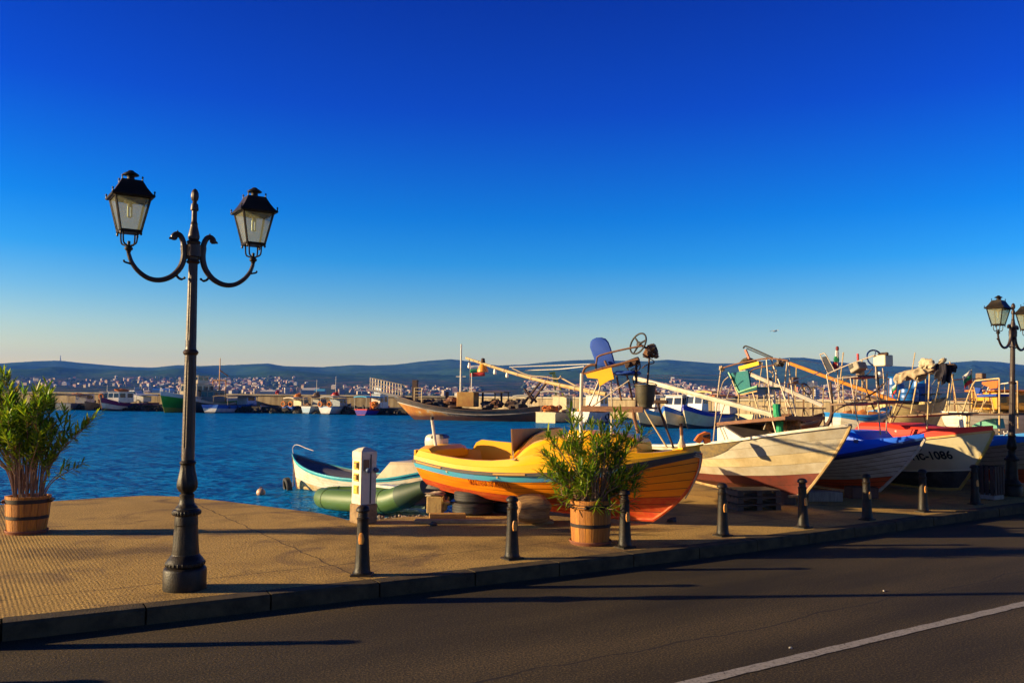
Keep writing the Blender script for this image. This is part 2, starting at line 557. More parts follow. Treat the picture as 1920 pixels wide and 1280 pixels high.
# ---- gravel slip between the promenade and the water
gm = mat('gravel soil', (0.20, 0.13, 0.07), 0.95, var=0.9, vscale=14, col2=(0.05, 0.035, 0.025), bump=1.0, bscale=50, spec=0.2)
k = MB()
gx = [(-2.6, 11.4), (-2.15, 11.9)]
N1, N2 = 26, 14
vs_ = []
for i in range(N1 + 1):
    u = i / N1
    a = Vector((lerp(-2.5, 3.2, u), lerp(11.6, 14.6, u), -0.02))
    e = Vector((lerp(-3.0, 5.5, u), lerp(17.0, 27.0, u), -1.0))
    for j in range(N2 + 1):
        v = j / N2
        p = a.lerp(e, v)
        p.z += 0.06 * mn.noise(p * 1.7) + 0.025 * mn.noise(p * 6)
        vs_.append(p)
k.add(vs_, [(i * (N2 + 1) + j, (i + 1) * (N2 + 1) + j, (i + 1) * (N2 + 1) + j + 1, i * (N2 + 1) + j + 1) for i in range(N1) for j in range(N2)])
tag(k.build('shore', gm, ang=60), 'gravel shore sloping into the water', 'shore', kind='structure')
k = MB(); q = random.Random(8)
for i in range(420):
    u, v = q.random(), q.random() ** 1.5
    p = Vector((lerp(-2.05, 1.0, u), lerp(12.35, 13.2, u) + v * 2.2, 0)); p.z = -0.03 - v * 0.36 + q.uniform(-.02, .03)
    r = q.uniform(0.012, 0.05)
    k.blob(p, (r * q.uniform(.7, 1.4), r, r * q.uniform(.5, .8)), seed=i, nu=6, nv=4, rough=0.4, rot=(0, 0, q.random() * 6), mi=q.choice((0, 0, 1, 2)))
tag(k.build('pebbles', [mat('pebble grey', (0.2, 0.16, 0.12), 0.9), mat('pebble dark', (0.07, 0.055, 0.045), 0.9), mat('pebble pale', (0.36, 0.28, 0.2), 0.9)]),
    'loose pebbles on the gravel shore', 'pebbles', kind='stuff')

# ---- water
wm, t, b = newmat('sea water')
c = node(t, 'ShaderNodeTexCoord')
b.inputs['Base Color'].default_value = (0.002, 0.165, 0.47, 1)
b.inputs['Roughness'].default_value = 0.12
b.inputs['IOR'].default_value = 1.33
b.inputs['Specular IOR Level'].default_value = 0.3
def wave(scale, sx_, det, rot=0.0):
    m_ = node(t, 'ShaderNodeMapping'); m_.inputs['Scale'].default_value = (sx_, 1, 1); m_.inputs['Rotation'].default_value = (0, 0, rot)
    t.links.new(c.outputs['Object'], m_.inputs[0])
    n_ = node(t, 'ShaderNodeTexNoise', i_Scale=scale, i_Detail=det, i_Roughness=0.55); t.links.new(m_.outputs[0], n_.inputs['Vector'])
    return n_.outputs[0]
h = math_(t, 'ADD', math_(t, 'MULTIPLY', wave(0.9, 0.45, 5.0, 0.15), 0.8), math_(t, 'MULTIPLY', wave(3.4, 0.5, 4.0, -0.1), 0.26))
h = math_(t, 'ADD', h, math_(t, 'MULTIPLY', wave(0.22, 0.5, 3.0, 0.3), 0.9))
bp = node(t, 'ShaderNodeBump', i_Strength=1.0, i_Distance=1.1); t.links.new(h, bp.inputs['Height'])
b.inputs['Specular IOR Level'].default_value = 0.0
b.inputs['Roughness'].default_value = 0.6
gl = node(t, 'ShaderNodeBsdfGlossy', i_Roughness=0.10); gl.inputs['Color'].default_value = (0.34, 0.70, 1.0, 1)
fr = node(t, 'ShaderNodeFresnel', i_IOR=1.33)
for s_ in (b, gl, fr): t.links.new(bp.outputs[0], s_.inputs['Normal'])
mx = node(t, 'ShaderNodeMixShader'); t.links.new(math_(t, 'MULTIPLY', fr.outputs[0], 1.0), mx.inputs[0]); t.links.new(b.outputs[0], mx.inputs[1]); t.links.new(gl.outputs[0], mx.inputs[2])
t.links.new(mx.outputs[0], t.nodes['Material Output'].inputs['Surface'])
k = MB()
k.add([(-4200, 8, WZ), (4200, 8, WZ), (4200, 1400, WZ), (-4200, 1400, WZ)], [(0, 1, 2, 3)])
tag(k.build('water', wm, smooth=False), 'blue rippled harbour water', 'water', kind='structure')

# ---- far coast and hills
RIDGE = [(-900, 690), (-500, 672), (-200, 684), (0, 681), (60, 677), (105, 675.5), (160, 681), (230, 687), (285, 689), (330, 684), (370, 686), (430, 684), (500, 681), (530, 686),
         (600, 688), (660, 684), (700, 685), (745, 683), (790, 677), (845, 673), (885, 678), (930, 685), (985, 683), (1010, 680), (1060, 676), (1110, 674), (1160, 676), (1215, 677),
         (1250, 674), (1290, 677), (1340, 681), (1380, 681), (1430, 676), (1480, 670), (1510, 670.5), (1560, 677), (1620, 684), (1680, 686), (1720, 688), (1765, 681), (1830, 676),
         (1875, 678), (1920, 684), (2100, 690), (2400, 678), (2900, 690)]
DR = 3900.0
def terrain(px, D):
    hr = P(px, interp(RIDGE, px) + 0.6 * mn.noise(Vector((px * 0.09, 3, 0))), DR).z
    plain = 58 * max(0, min(1, (D - 1150) / 1300)) ** 1.3
    if D > DR:
        return hr - (D - DR) * 0.1
    u = max(0, min(1, (D - 2050) / (DR - 2050)))
    x = (px - 960) / 1600 * D
    n = mn.fractal(Vector((x * 0.0021 + D * 0.0007, D * 0.00045, 1.3)), 1.0, 2.0, 4)
    n2 = abs(mn.noise(Vector((x * 0.0042 + D * 0.0016, D * 0.0008, 7.7))))
    e = 1.35 + 0.75 * n + 0.7 * n2
    s = u ** max(0.5, e)
    hh = plain + (hr - plain) * s - 75 * n2 * u * (1 - u) * 2
    return hh + 2.0 * mn.noise(Vector((x * 0.02, D * 0.02, 0))) * (1 - u)
hm, t, b = newmat('forested hills')
c = node(t, 'ShaderNodeTexCoord')
n1 = node(t, 'ShaderNodeTexNoise', i_Scale=0.006, i_Detail=8.0, i_Roughness=0.62); t.links.new(c.outputs['Object'], n1.inputs['Vector'])
gr = ramp(t, n1.outputs[0], [(0.35, (0.015, 0.042, 0.020)), (0.55, (0.034, 0.075, 0.024)), (0.70, (0.065, 0.095, 0.035)), (0.78, (0.14, 0.12, 0.07))])
sx = node(t, 'ShaderNodeSeparateXYZ'); t.links.new(c.outputs['Object'], sx.inputs[0])
n2 = node(t, 'ShaderNodeTexNoise', i_Scale=0.02, i_Detail=6.0); t.links.new(c.outputs['Object'], n2.inputs['Vector'])
fl = ramp(t, n2.outputs[0], [(0.35, (0.02, 0.04, 0.02)), (0.55, (0.045, 0.055, 0.03)), (0.68, (0.15, 0.085, 0.05))])
low = math_(t, 'SUBTRACT', 1.0, math_(t, 'MULTIPLY', math_(t, 'SUBTRACT', sx.outputs[2], math_(t, 'MULTIPLY', n1.outputs[0], 60.0)), 0.04), clamp=True)
t.links.new(mixc(t, gr.outputs[0], fl.outputs[0], low), b.inputs['Base Color'])
b.inputs['Roughness'].default_value = 1.0; b.inputs['Specular IOR Level'].default_value = 0.0
n3 = node(t, 'ShaderNodeTexNoise', i_Scale=0.03, i_Detail=6.0); t.links.new(c.outputs['Object'], n3.inputs['Vector'])
bp = node(t, 'ShaderNodeBump', i_Strength=0.5, i_Distance=14.0); t.links.new(n3.outputs[0], bp.inputs['Height']); t.links.new(bp.outputs[0], b.inputs['Normal'])
k = MB()
pxs = [-900 + 8 * i for i in range(470)]
Ds = [1100 + 62 * i for i in range(48)]
Ds = [d_ for d_ in Ds if d_ < DR - 20] + [DR, DR + 120, DR + 500]
vs_ = []
for px in pxs:
    for D in Ds:
        d_ = ray(px, 745); x = d_.x / d_.y * D
        vs_.append((x, D, -2 if D <= 1100 else terrain(px, D)))
n_ = len(Ds)
k.add(vs_, [(i * n_ + j, (i + 1) * n_ + j, (i + 1) * n_ + j + 1, i * n_ + j + 1) for i in range(len(pxs) - 1) for j in range(n_ - 1)])
tag(k.build('hills', hm, ang=180), 'long forested hills across the bay', 'hills', kind='structure')
def onland(px, D):
    d_ = ray(px, 745)
    return Vector((d_.x / d_.y * D, D, terrain(px, D)))

# ---- haze
hz, t, b = newmat('haze air')
t.nodes.remove(b)
pv = node(t, 'ShaderNodeVolumePrincipled')
pv.inputs['Color'].default_value = (0.07, 0.26, 1.0, 1)
HAZE_D = 0.00011
pv.inputs['Density'].default_value = HAZE_D
t.links.new(pv.outputs[0], t.nodes['Material Output'].inputs['Volume'])
k = MB(); k.box((0, 2200, 104), (9600, 4900, 218))
hzo = k.build('haze', hz, smooth=False)
tag(hzo, 'thin blue haze in the air over the bay', 'haze', kind='stuff')

# ================================================================== HARBOUR WALL AND QUAY
bw = [Vector((-190, 151, 0)), Vector((-62, 127, 0)), Vector((-8.5, 117, 0)), Vector((42, 66, 0)), Vector((90, 18, 0))]
bm_, t, b = newmat('breakwater concrete')
c = node(t, 'ShaderNodeTexCoord')
n1 = node(t, 'ShaderNodeTexNoise', i_Scale=0.35, i_Detail=8.0, i_Roughness=0.65); t.links.new(c.outputs['Object'], n1.inputs['Vector'])
m_ = node(t, 'ShaderNodeMapping'); m_.inputs['Scale'].default_value = (1.4, 1.4, 0.15); t.links.new(c.outputs['Object'], m_.inputs[0])
n2 = node(t, 'ShaderNodeTexNoise', i_Scale=1.3, i_Detail=5.0); t.links.new(m_.outputs[0], n2.inputs['Vector'])
cc = ramp(t, n1.outputs[0], [(0.3, (0.26, 0.19, 0.10)), (0.5, (0.37, 0.28, 0.15)), (0.72, (0.20, 0.145, 0.08))])
dr = ramp(t, n2.outputs[0], [(0.4, (0.62, 0.58, 0.55)), (0.62, (1.05, 1.05, 1.05))])
t.links.new(mixc(t, cc.outputs[0], dr.outputs[0], 1.0, 'MULTIPLY'), b.inputs['Base Color'])
b.inputs['Roughness'].default_value = 0.9
def wallseg(k, a, e, z0, z1, th, mi=0):
    d = (e - a).normalized(); n = Vector((-d.y, d.x, 0)) * th
    if n.y < 0: n = -n
    k.add([(*a.xy, z0), (*e.xy, z0), (*(e + n).xy, z0), (*(a + n).xy, z0), (*a.xy, z1), (*e.xy, z1), (*(e + n).xy, z1), (*(a + n).xy, z1)],
          [(0, 3, 2, 1), (4, 5, 6, 7), (0, 1, 5, 4), (1, 2, 6, 5), (2, 3, 7, 6), (3, 0, 4, 7)], mi)
bwo = thing('breakwater_wall', 'long concrete breakwater wall enclosing the harbour behind the moored boats', 'wall', (0, 110, -1))
k = MB(); kc = MB()
off = Vector((0, 110, -1))
for a, e in zip(bw, bw[1:]):
    L = (e - a).length; d = (e - a) / L; n = int(L / 6)
    for i in range(n):
        p0 = a + d * (L * i / n + 0.02); p1 = a + d * (L * (i + 1) / n - 0.02)
        wallseg(k, p0 - off, p1 - off, -0.5, 2.62, 1.0)
    wallseg(kc, a - off - Vector((0.12, 0.16, 0)), e - off - Vector((0.12, 0.16, 0)), 2.623, 2.84, 1.3)
k.build('wall', bm_, bwo, smooth=False)
kc.build('coping', mat('coping concrete', (0.36, 0.30, 0.2), 0.9, var=0.6, vscale=0.6), bwo, smooth=False)

qa, qb = Vector((-150, 143, 0)), Vector((-13, 106, 0))
qd = (qb - qa).normalized(); qn = Vector((-qd.y, qd.x, 0))
k = MB()
wallseg(k, qa, qb, -2, 0.22, 11.5)
tag(k.build('quay', mat('quay concrete', (0.05, 0.036, 0.025), 0.9, var=0.9, vscale=0.8, col2=(0.02, 0.016, 0.012)), smooth=False), 'low dark quay below the breakwater wall', 'quay', kind='structure')
k = MB(); q = random.Random(21)
for i in range(520):
    s = q.random() * (qb - qa).length
    p = qa + qd * s - qn * q.uniform(0.1, 1.3); r = q.uniform(0.25, 0.6)
    p.z = WZ + q.uniform(-0.1, 0.55)
    k.blob(p, (r, r, r * 0.7), seed=i, nu=7, nv=5, rough=0.5, rot=(q.random(), q.random(), q.random() * 6))
tag(k.build('quay_rubble', mat('wet rubble', (0.026, 0.018, 0.013), 0.8, var=0.8, vscale=2, col2=(0.012, 0.009, 0.007))), 'dark boulders piled along the foot of the quay', 'rocks', kind='stuff')
# ================================================================== STREET FURNITURE
iron = mat('dark cast iron', (0.009, 0.007, 0.005), 0.5, 0.0, var=0.6, vscale=9, col2=(0.036, 0.022, 0.012), bump=0.3, bscale=70, spec=0.28)
ironb = mat('brown cast iron', (0.034, 0.018, 0.012), 0.45, 0.1, var=0.5, vscale=9, col2=(0.05, 0.030, 0.018), bump=0.2, bscale=70, spec=0.45)
LRZ = math.atan2(0.56, 0.83)

glass_m = bpy.data.materials.new('lantern glass'); glass_m.use_nodes = True
t = glass_m.node_tree
b = t.nodes['Principled BSDF']
b.inputs['Base Color'].default_value = (0.62, 0.60, 0.42, 1); b.inputs['Roughness'].default_value = 0.25
tr = node(t, 'ShaderNodeBsdfTransparent'); tr.inputs[0].default_value = (0.80, 0.84, 0.80, 1)
tl = node(t, 'ShaderNodeBsdfTranslucent'); tl.inputs[0].default_value = (0.75, 0.66, 0.42, 1)
m1 = node(t, 'ShaderNodeMixShader', i_Fac=0.5); t.links.new(b.outputs[0], m1.inputs[1]); t.links.new(tl.outputs[0], m1.inputs[2])
m2 = node(t, 'ShaderNodeMixShader', i_Fac=0.22); t.links.new(tr.outputs[0], m2.inputs[1]); t.links.new(m1.outputs[0], m2.inputs[2])
t.links.new(m2.outputs[0], t.nodes['Material Output'].inputs['Surface'])
bulb_m = mat('bulb white', (0.9, 0.86, 0.7), 0.3)

def lantern(root, x, z):
    """hung on the arm end (x, 0, z) : z is the cup on which the lantern stands"""
    def sq(h, zz, rot=0.0): return [Vector((x + sx_ * h, sy_ * h, z + zz)) for sx_, sy_ in ((-1, -1), (1, -1), (1, 1), (-1, 1))]
    z0, z1 = 0.13, 0.425          # bottom and top of the glass body
    h0, h1 = 0.082, 0.142
    k = MB()
    for a, b_ in zip(sq(h0, z0), sq(h1, z1)): k.tube([a, b_], 0.0105, n=4)
    for hh, zz, r in ((h0, z0, 0.013), (h1, z1, 0.013)):
        s4 = sq(hh, zz)
        for i in range(4): k.tube([s4[i], s4[(i + 1) % 4]], r, n=6)
        for p in s4: k.blob(p + Vector((0, 0, -0.022 if zz == z0 else 0)), (0.011, 0.011, 0.016), nu=6, nv=4, rough=0)
    k.rings([sq(h0 - .012, z0 - .012), sq(h0 - .012, z0 - 0.002)])
    fr = k.build('lantern', iron, root)
    # panes
    g = MB()
    a4, b4 = sq(h0 - 0.003, z0 + 0.01), sq(h1 - 0.003, z1 - 0.01)
    for i in range(4):
        j = (i + 1) % 4
        n = Vector((a4[i] + a4[j]).xy.to_3d()) / 2 - Vector((x, 0, 0)); n.z = 0
        n = n.normalized() * 0.004
        g.prism([a4[i], a4[j], b4[j], b4[i]], -n)
    g.build('glass', glass_m, fr, smooth=False)
    # roof with flared eaves, corner studs and a mushroom chimney
    k = MB()
    k.rings([sq(0.170, z1 - 0.004), sq(0.176, z1 + 0.008), sq(0.150, z1 + 0.035), sq(0.118, z1 + 0.085), sq(0.088, z1 + 0.145), sq(0.086, z1 + 0.153), sq(0.04, z1 + 0.165)])
    k.lathe([(0.036, z1 + 0.155), (0.030, z1 + 0.185), (0.036, z1 + 0.200), (0.066, z1 + 0.205), (0.068, z1 + 0.212), (0.046, z1 + 0.228), (0.030, z1 + 0.236), (0.022, z1 + 0.246), (0.004, z1 + 0.252)], 16, (x, 0, z))
    for p in sq(0.168, z1 + 0.02) + sq(0.082, z1 + 0.158): k.lathe([(0.007, -0.01), (0.005, 0.012), (0.009, 0.018), (0.007, 0.028), (0.001, 0.032)], 6, p)
    k.build('lantern_roof', iron, fr, ang=25)
    # lamp holder and the pair of glass tubes
    k = MB()
    k.box((x, 0, z + z1 - 0.03), (0.08, 0.08, 0.02), mi=1)
    k.lathe([(0.02, z1 - 0.04), (0.02, z1 - 0.07), (0.016, z1 - 0.075)], 10, (x, 0, z), mi=1)
    for dx in (-0.014, 0.014):
        k.tube([(x + dx, 0, z + z1 - 0.07), (x + dx, 0, z + z1 - 0.165)], 0.0085, n=8)
    k.tube([(x - 0.014, 0, z + z1 - 0.165), (x + 0.014, 0, z + z1 - 0.165)], 0.007, n=6)
    k.build('bulb', [bulb_m, mat('lamp holder', (0.45, 0.38, 0.24), 0.6)], fr)
    # cradle of four prongs over a cup
    k = MB()
    for sx_, sy_ in ((-1, -1), (1, -1), (1, 1), (-1, 1)):
        k.tube(bez([(x + sx_ * 0.058, sy_ * 0.058, z + z0 - 0.01), (x + sx_ * 0.055, sy_ * 0.055, z + 0.05), (x + sx_ * 0.045, sy_ * 0.045, z + 0.022), (x + sx_ * 0.015, sy_ * 0.015, z + 0.008)], 4), 0.0075, n=6)
    k.lathe([(0.012, -0.065), (0.018, -0.05), (0.022, -0.035), (0.034, -0.026), (0.036, -0.012), (0.026, -0.004), (0.030, 0.006), (0.012, 0.012), (0.014, 0.045), (0.004, 0.05)], 14, (x, 0, z))
    k.build('lantern_cradle', iron, fr)

def make_lamp(label, loc, lean=None):
    root = thing('street_lamp', label, 'street lamp', loc, LRZ, 'twin lantern street lamps', lean)
    k = MB()
    k.lathe([(0.182, 0), (0.184, 0.012), (0.184, 0.168), (0.176, 0.186), (0.160, 0.196), (0.10, 0.198)], 36)
    k.build('plinth', iron, root)
    k = MB()
    def panel(a, z): return 1 - (0.045 if (0.30 < z < 0.56 and (a / (PI / 2)) % 1 > 0.2 and (a / (PI / 2)) % 1 < 0.8) else 0)
    k.lathe([(0.150, 0.196), (0.163, 0.212), (0.166, 0.235), (0.156, 0.252), (0.150, 0.262), (0.142, 0.272), (0.128, 0.290), (0.118, 0.301), (0.116, 0.306), (0.1165, 0.312), (0.108, 0.40), (0.103, 0.50), (0.099, 0.554), (0.101, 0.565), (0.099, 0.60), (0.097, 0.64),
             (0.103, 0.648), (0.118, 0.660), (0.121, 0.678), (0.114, 0.692), (0.096, 0.700), (0.094, 0.715), (0.075, 0.735), (0.066, 0.755), (0.060, 0.80), (0.064, 0.815), (0.064, 0.828), (0.052, 0.838)], 48, flute=panel)
    for zz, rr in ((0.224, 0.160), (0.669, 0.115)):      # egg-and-dart rings
        for i in range(26):
            a = 2 * PI * i / 26
            k.blob((rr * math.cos(a), rr * math.sin(a), zz), (0.012, 0.012, 0.020), nu=6, nv=4, rough=0)
    k.build('base', iron, root, ang=28)
    k = MB()
    leaf = lambda a, z: 1 + 0.075 * abs(math.sin(a * 5 + (z - 0.84) * 9)) if 0.85 < z < 1.09 else 1
    k.lathe([(0.050, 0.836), (0.055, 0.846), (0.070, 0.862), (0.083, 0.89), (0.085, 0.925), (0.078, 0.97), (0.067, 1.02), (0.060, 1.06), (0.057, 1.088), (0.066, 1.098), (0.072, 1.108), (0.066, 1.12), (0.056, 1.128), (0.054, 1.15)], 60, flute=leaf)
    k.build('leaf_bulb', iron, root, ang=40)
    k = MB()
    fl = lambda a, z: 1 - 0.10 * max(0, math.cos(a * 8)) ** 3 if (1.24 < z < 2.02 or 2.2 < z < 2.83) else 1
    prof = [(0.056, 1.14), (0.056, 1.235), (0.0555, 1.245)] + [(lerp(0.0555, 0.050, i / 8), 1.25 + 0.765 * i / 8) for i in range(9)] + [(0.050, 2.03), (0.0505, 2.075)]
    k.lathe(prof, 64, flute=fl)
    k.lathe([(0.052, 2.07), (0.060, 2.078), (0.066, 2.09), (0.067, 2.10), (0.060, 2.112), (0.050, 2.12), (0.047, 2.14)], 28)
    prof = [(0.0465, 2.13), (0.0465, 2.195)] + [(lerp(0.0465, 0.0405, i / 6), 2.205 + 0.62 * i / 6) for i in range(7)] + [(0.0405, 2.84), (0.0405, 2.92)]
    k.lathe(prof, 64, flute=fl)
    k.build('shaft', ironb, root, ang=30)
    # hub and upper spindle
    k = MB()
    k.lathe([(0.044, 2.90), (0.055, 2.908), (0.060, 2.918), (0.052, 2.93), (0.046, 2.94), (0.048, 2.96), (0.070, 2.965), (0.072, 3.07), (0.055, 3.078), (0.058, 3.09), (0.062, 3.10), (0.052, 3.112),
             (0.040, 3.118), (0.048, 3.125), (0.052, 3.15), (0.045, 3.19), (0.034, 3.235), (0.030, 3.262), (0.033, 3.268), (0.028, 3.275), (0.024, 3.30), (0.023, 3.385), (0.034, 3.39), (0.036, 3.40), (0.033, 3.43), (0.030, 3.45), (0.018, 3.458)], 24)
    k.build('spindle', ironb, root)
    k = MB()
    k.lathe([(0.016, 3.455), (0.022, 3.466), (0.018, 3.474), (0.030, 3.49), (0.036, 3.52), (0.033, 3.55), (0.022, 3.578), (0.006, 3.592)], 18, flute=lambda a, z: 1 + 0.06 * math.sin(a * 8))
    k.build('finial', ironb, root)
    AX = 0.545
    for s in (-1, 1):
        k = MB()
        pts = bez([(s * 0.085, 0, 3.06), (s * 0.082, 0, 2.96), (s * 0.11, 0, 2.86), (s * 0.18, 0, 2.775), (s * 0.275, 0, 2.732), (s * 0.37, 0, 2.738), (s * 0.455, 0, 2.79), (s * 0.515, 0, 2.865), (s * AX, 0, 2.945)], 6)
        k.tube(pts, [lerp(0.030, 0.017, i / (len(pts) - 1)) for i in range(len(pts))], n=10)
        # beast head scroll at the root, tongue under the elbow, leaf at the tip
        pts = bez([(s * 0.085, 0, 3.02), (s * 0.090, 0, 3.09), (s * 0.115, 0, 3.145), (s * 0.150, 0, 3.16), (s * 0.178, 0, 3.135), (s * 0.172, 0, 3.108)], 5)
        k.tube(pts, [lerp(0.027, 0.021, i / len(pts)) for i in range(len(pts))], n=8)
        k.blob((s * 0.170, 0, 3.128), (0.032, 0.022, 0.026), nu=8, nv=6, rough=0.25, rot=(0, s * 0.5, 0))
        k.blob((s * 0.198, 0, 3.118), (0.020, 0.014, 0.012), nu=7, nv=5, rough=0.2, rot=(0, s * 0.4, 0))
        k.tube([(s * 0.140, 0, 3.165), (s * 0.142, 0, 3.195)], [0.012, 0.004], n=6)
        k.tube(bez([(s * 0.150, 0, 2.80), (s * 0.125, 0, 2.765), (s * 0.095, 0, 2.752), (s * 0.075, 0, 2.765)], 4), [0.012] * 9 + [0.009] * 4, n=6)
        k.blob((s * 0.073, 0, 2.766), (0.013, 0.012, 0.012), nu=6, nv=5, rough=0)
        k.tube(bez([(s * 0.50, 0, 2.845), (s * 0.54, 0, 2.858), (s * 0.575, 0, 2.868), (s * 0.582, 0, 2.885)], 3), 0.009, n=6)
        k.box((s * 0.06, 0, 3.0), (0.06, 0.03, 0.12))
        k.build('arm', ironb, root)
        lantern(root, s * AX, 3.005)
    return root

p = G(346, 1103)
lamp1 = make_lamp('tall black cast iron street lamp with two lanterns, nearest on the kerb at left', (p.x, p.y, 0))
p = G(1896, 929)
lamp1.rotation_euler = (Matrix.Rotation(R(-.5), 3, 'Y') @ Matrix.Rotation(LRZ, 3, 'Z')).to_euler()
lamp2 = copy_tree(lamp1)
lamp2.location = (p.x, p.y, 0)
lamp2['label'] = 'black twin lantern street lamp farther along, standing beside the slatted bin'
lamp2.rotation_euler = (Matrix.Rotation(R(2.2), 3, 'Y') @ Matrix.Rotation(LRZ, 3, 'Z')).to_euler()

# ---- bollards
def make_bollard(label, loc):
    root = thing('bollard', label, 'bollard', loc, LRZ, 'black bollards along the kerb')
    k = MB()
    k.rings([[(-.10, -.085, 0), (.10, -.085, 0), (.10, .085, 0), (-.10, .085, 0)], [(-.10, -.085, .014), (.10, -.085, .014), (.10, .085, .014), (-.10, .085, .014)], [(-.09, -.075, .02), (.09, -.075, .02), (.09, .075, .02), (-.09, .075, .02)]])
    for sx_ in (-0.082, 0.082): k.lathe([(0.014, 0.018), (0.014, 0.032), (0.008, 0.036)], 6, (sx_, 0, 0))
    k.build('foot_plate', iron, root, ang=25)
    k = MB()
    fl = lambda a, z: 1 - 0.06 * max(0, math.cos(a * 6)) ** 2 if 0.08 < z < 0.5 else 1
    k.lathe([(0.084, 0.018), (0.086, 0.03), (0.078, 0.042), (0.075, 0.075), (0.074, 0.085), (0.067, 0.2), (0.060, 0.35), (0.055, 0.49), (0.055, 0.51), (0.056, 0.53), (0.059, 0.535), (0.059, 0.545), (0.048, 0.553)], 36, flute=fl)
    k.build('post', iron, root)
    k = MB()
    k.lathe([(0.046, 0.55), (0.046, 0.572), (0.050, 0.576), (0.048, 0.583), (0.044, 0.588), (0.045, 0.602), (0.064, 0.610), (0.068, 0.618), (0.064, 0.636), (0.050, 0.654), (0.030, 0.664), (0.006, 0.668)], 28)
    k.build('cap', iron, root)
    # rust-eaten reflector pad on the street-facing right flank
    k = MB()
    for i in range(7):
        pass
    rg = []
    for i, (zz, hw) in enumerate([(0.300, 0.10), (0.306, 0.30), (0.33, 0.38), (0.36, 0.40), (0.39, 0.34), (0.408, 0.22), (0.415, 0.06)]):
        ring = []
        for j in range(7):
            a = -1.25 + hw * 1.35 * (j / 3 - 1)
            rr = lerp(0.067, 0.060, (zz - 0.2) / 0.15) + (0.006 if 0 < j < 6 and 0 < i < 6 else -0.003)
            ring.append((rr * math.cos(a - LRZ + 0.2), rr * math.sin(a - LRZ + 0.2), zz))
        rg.append(ring)
    k.rings(rg, closed=False)
    k.build('reflector', mat('amber reflector', (0.72, 0.28, 0.03), 0.5, var=0.5, vscale=40, col2=(0.34, 0.12, 0.02)), root)
    return root
BOL = [(679, 1078, 'black iron bollard with faded amber patch, nearest to the big street lamp'),
       (960, 1047, 'black iron bollard standing in front of the yellow boat, left of the tub planter'),
       (1172, 1026, 'black iron bollard half hidden behind the tub planter on its right side'),
       (1355, 1004, 'black iron bollard in front of the pale weathered boat, next after the planter'),
       (1506, 989, 'black iron bollard below the bow of the pale weathered boat'),
       (1626, 974, 'black iron bollard before the orange bottom of the blue decked boat'),
       (1731, 959, 'black iron bollard in shade before the numbered boat'),
       (1829, 945, 'black iron bollard beside the dark slatted bin')]
bol = make_bollard(BOL[0][2], (0, 0, 0))
for i, (px, py, lab) in enumerate(BOL):
    o = bol if i == 0 else copy_tree(bol)
    p = G(px, py)
    o.location = (p.x, p.y, 0)
    o.rotation_euler = (R(rnd.uniform(-.8, .8)), R(rnd.uniform(-1.2, .2)), LRZ + rnd.uniform(-.1, .1))
    o['label'] = lab
    if i == 0: o.rotation_euler.z = LRZ - .62
b1 = G(679, 1078)
for s in (3.6, 5.35):
    o = copy_tree(bol); o.location = (b1.x - KD.x * s, b1.y - KD.y * s - 0.10, 0)
    o['label'] = 'black iron bollard on the kerb beyond the big street lamp'

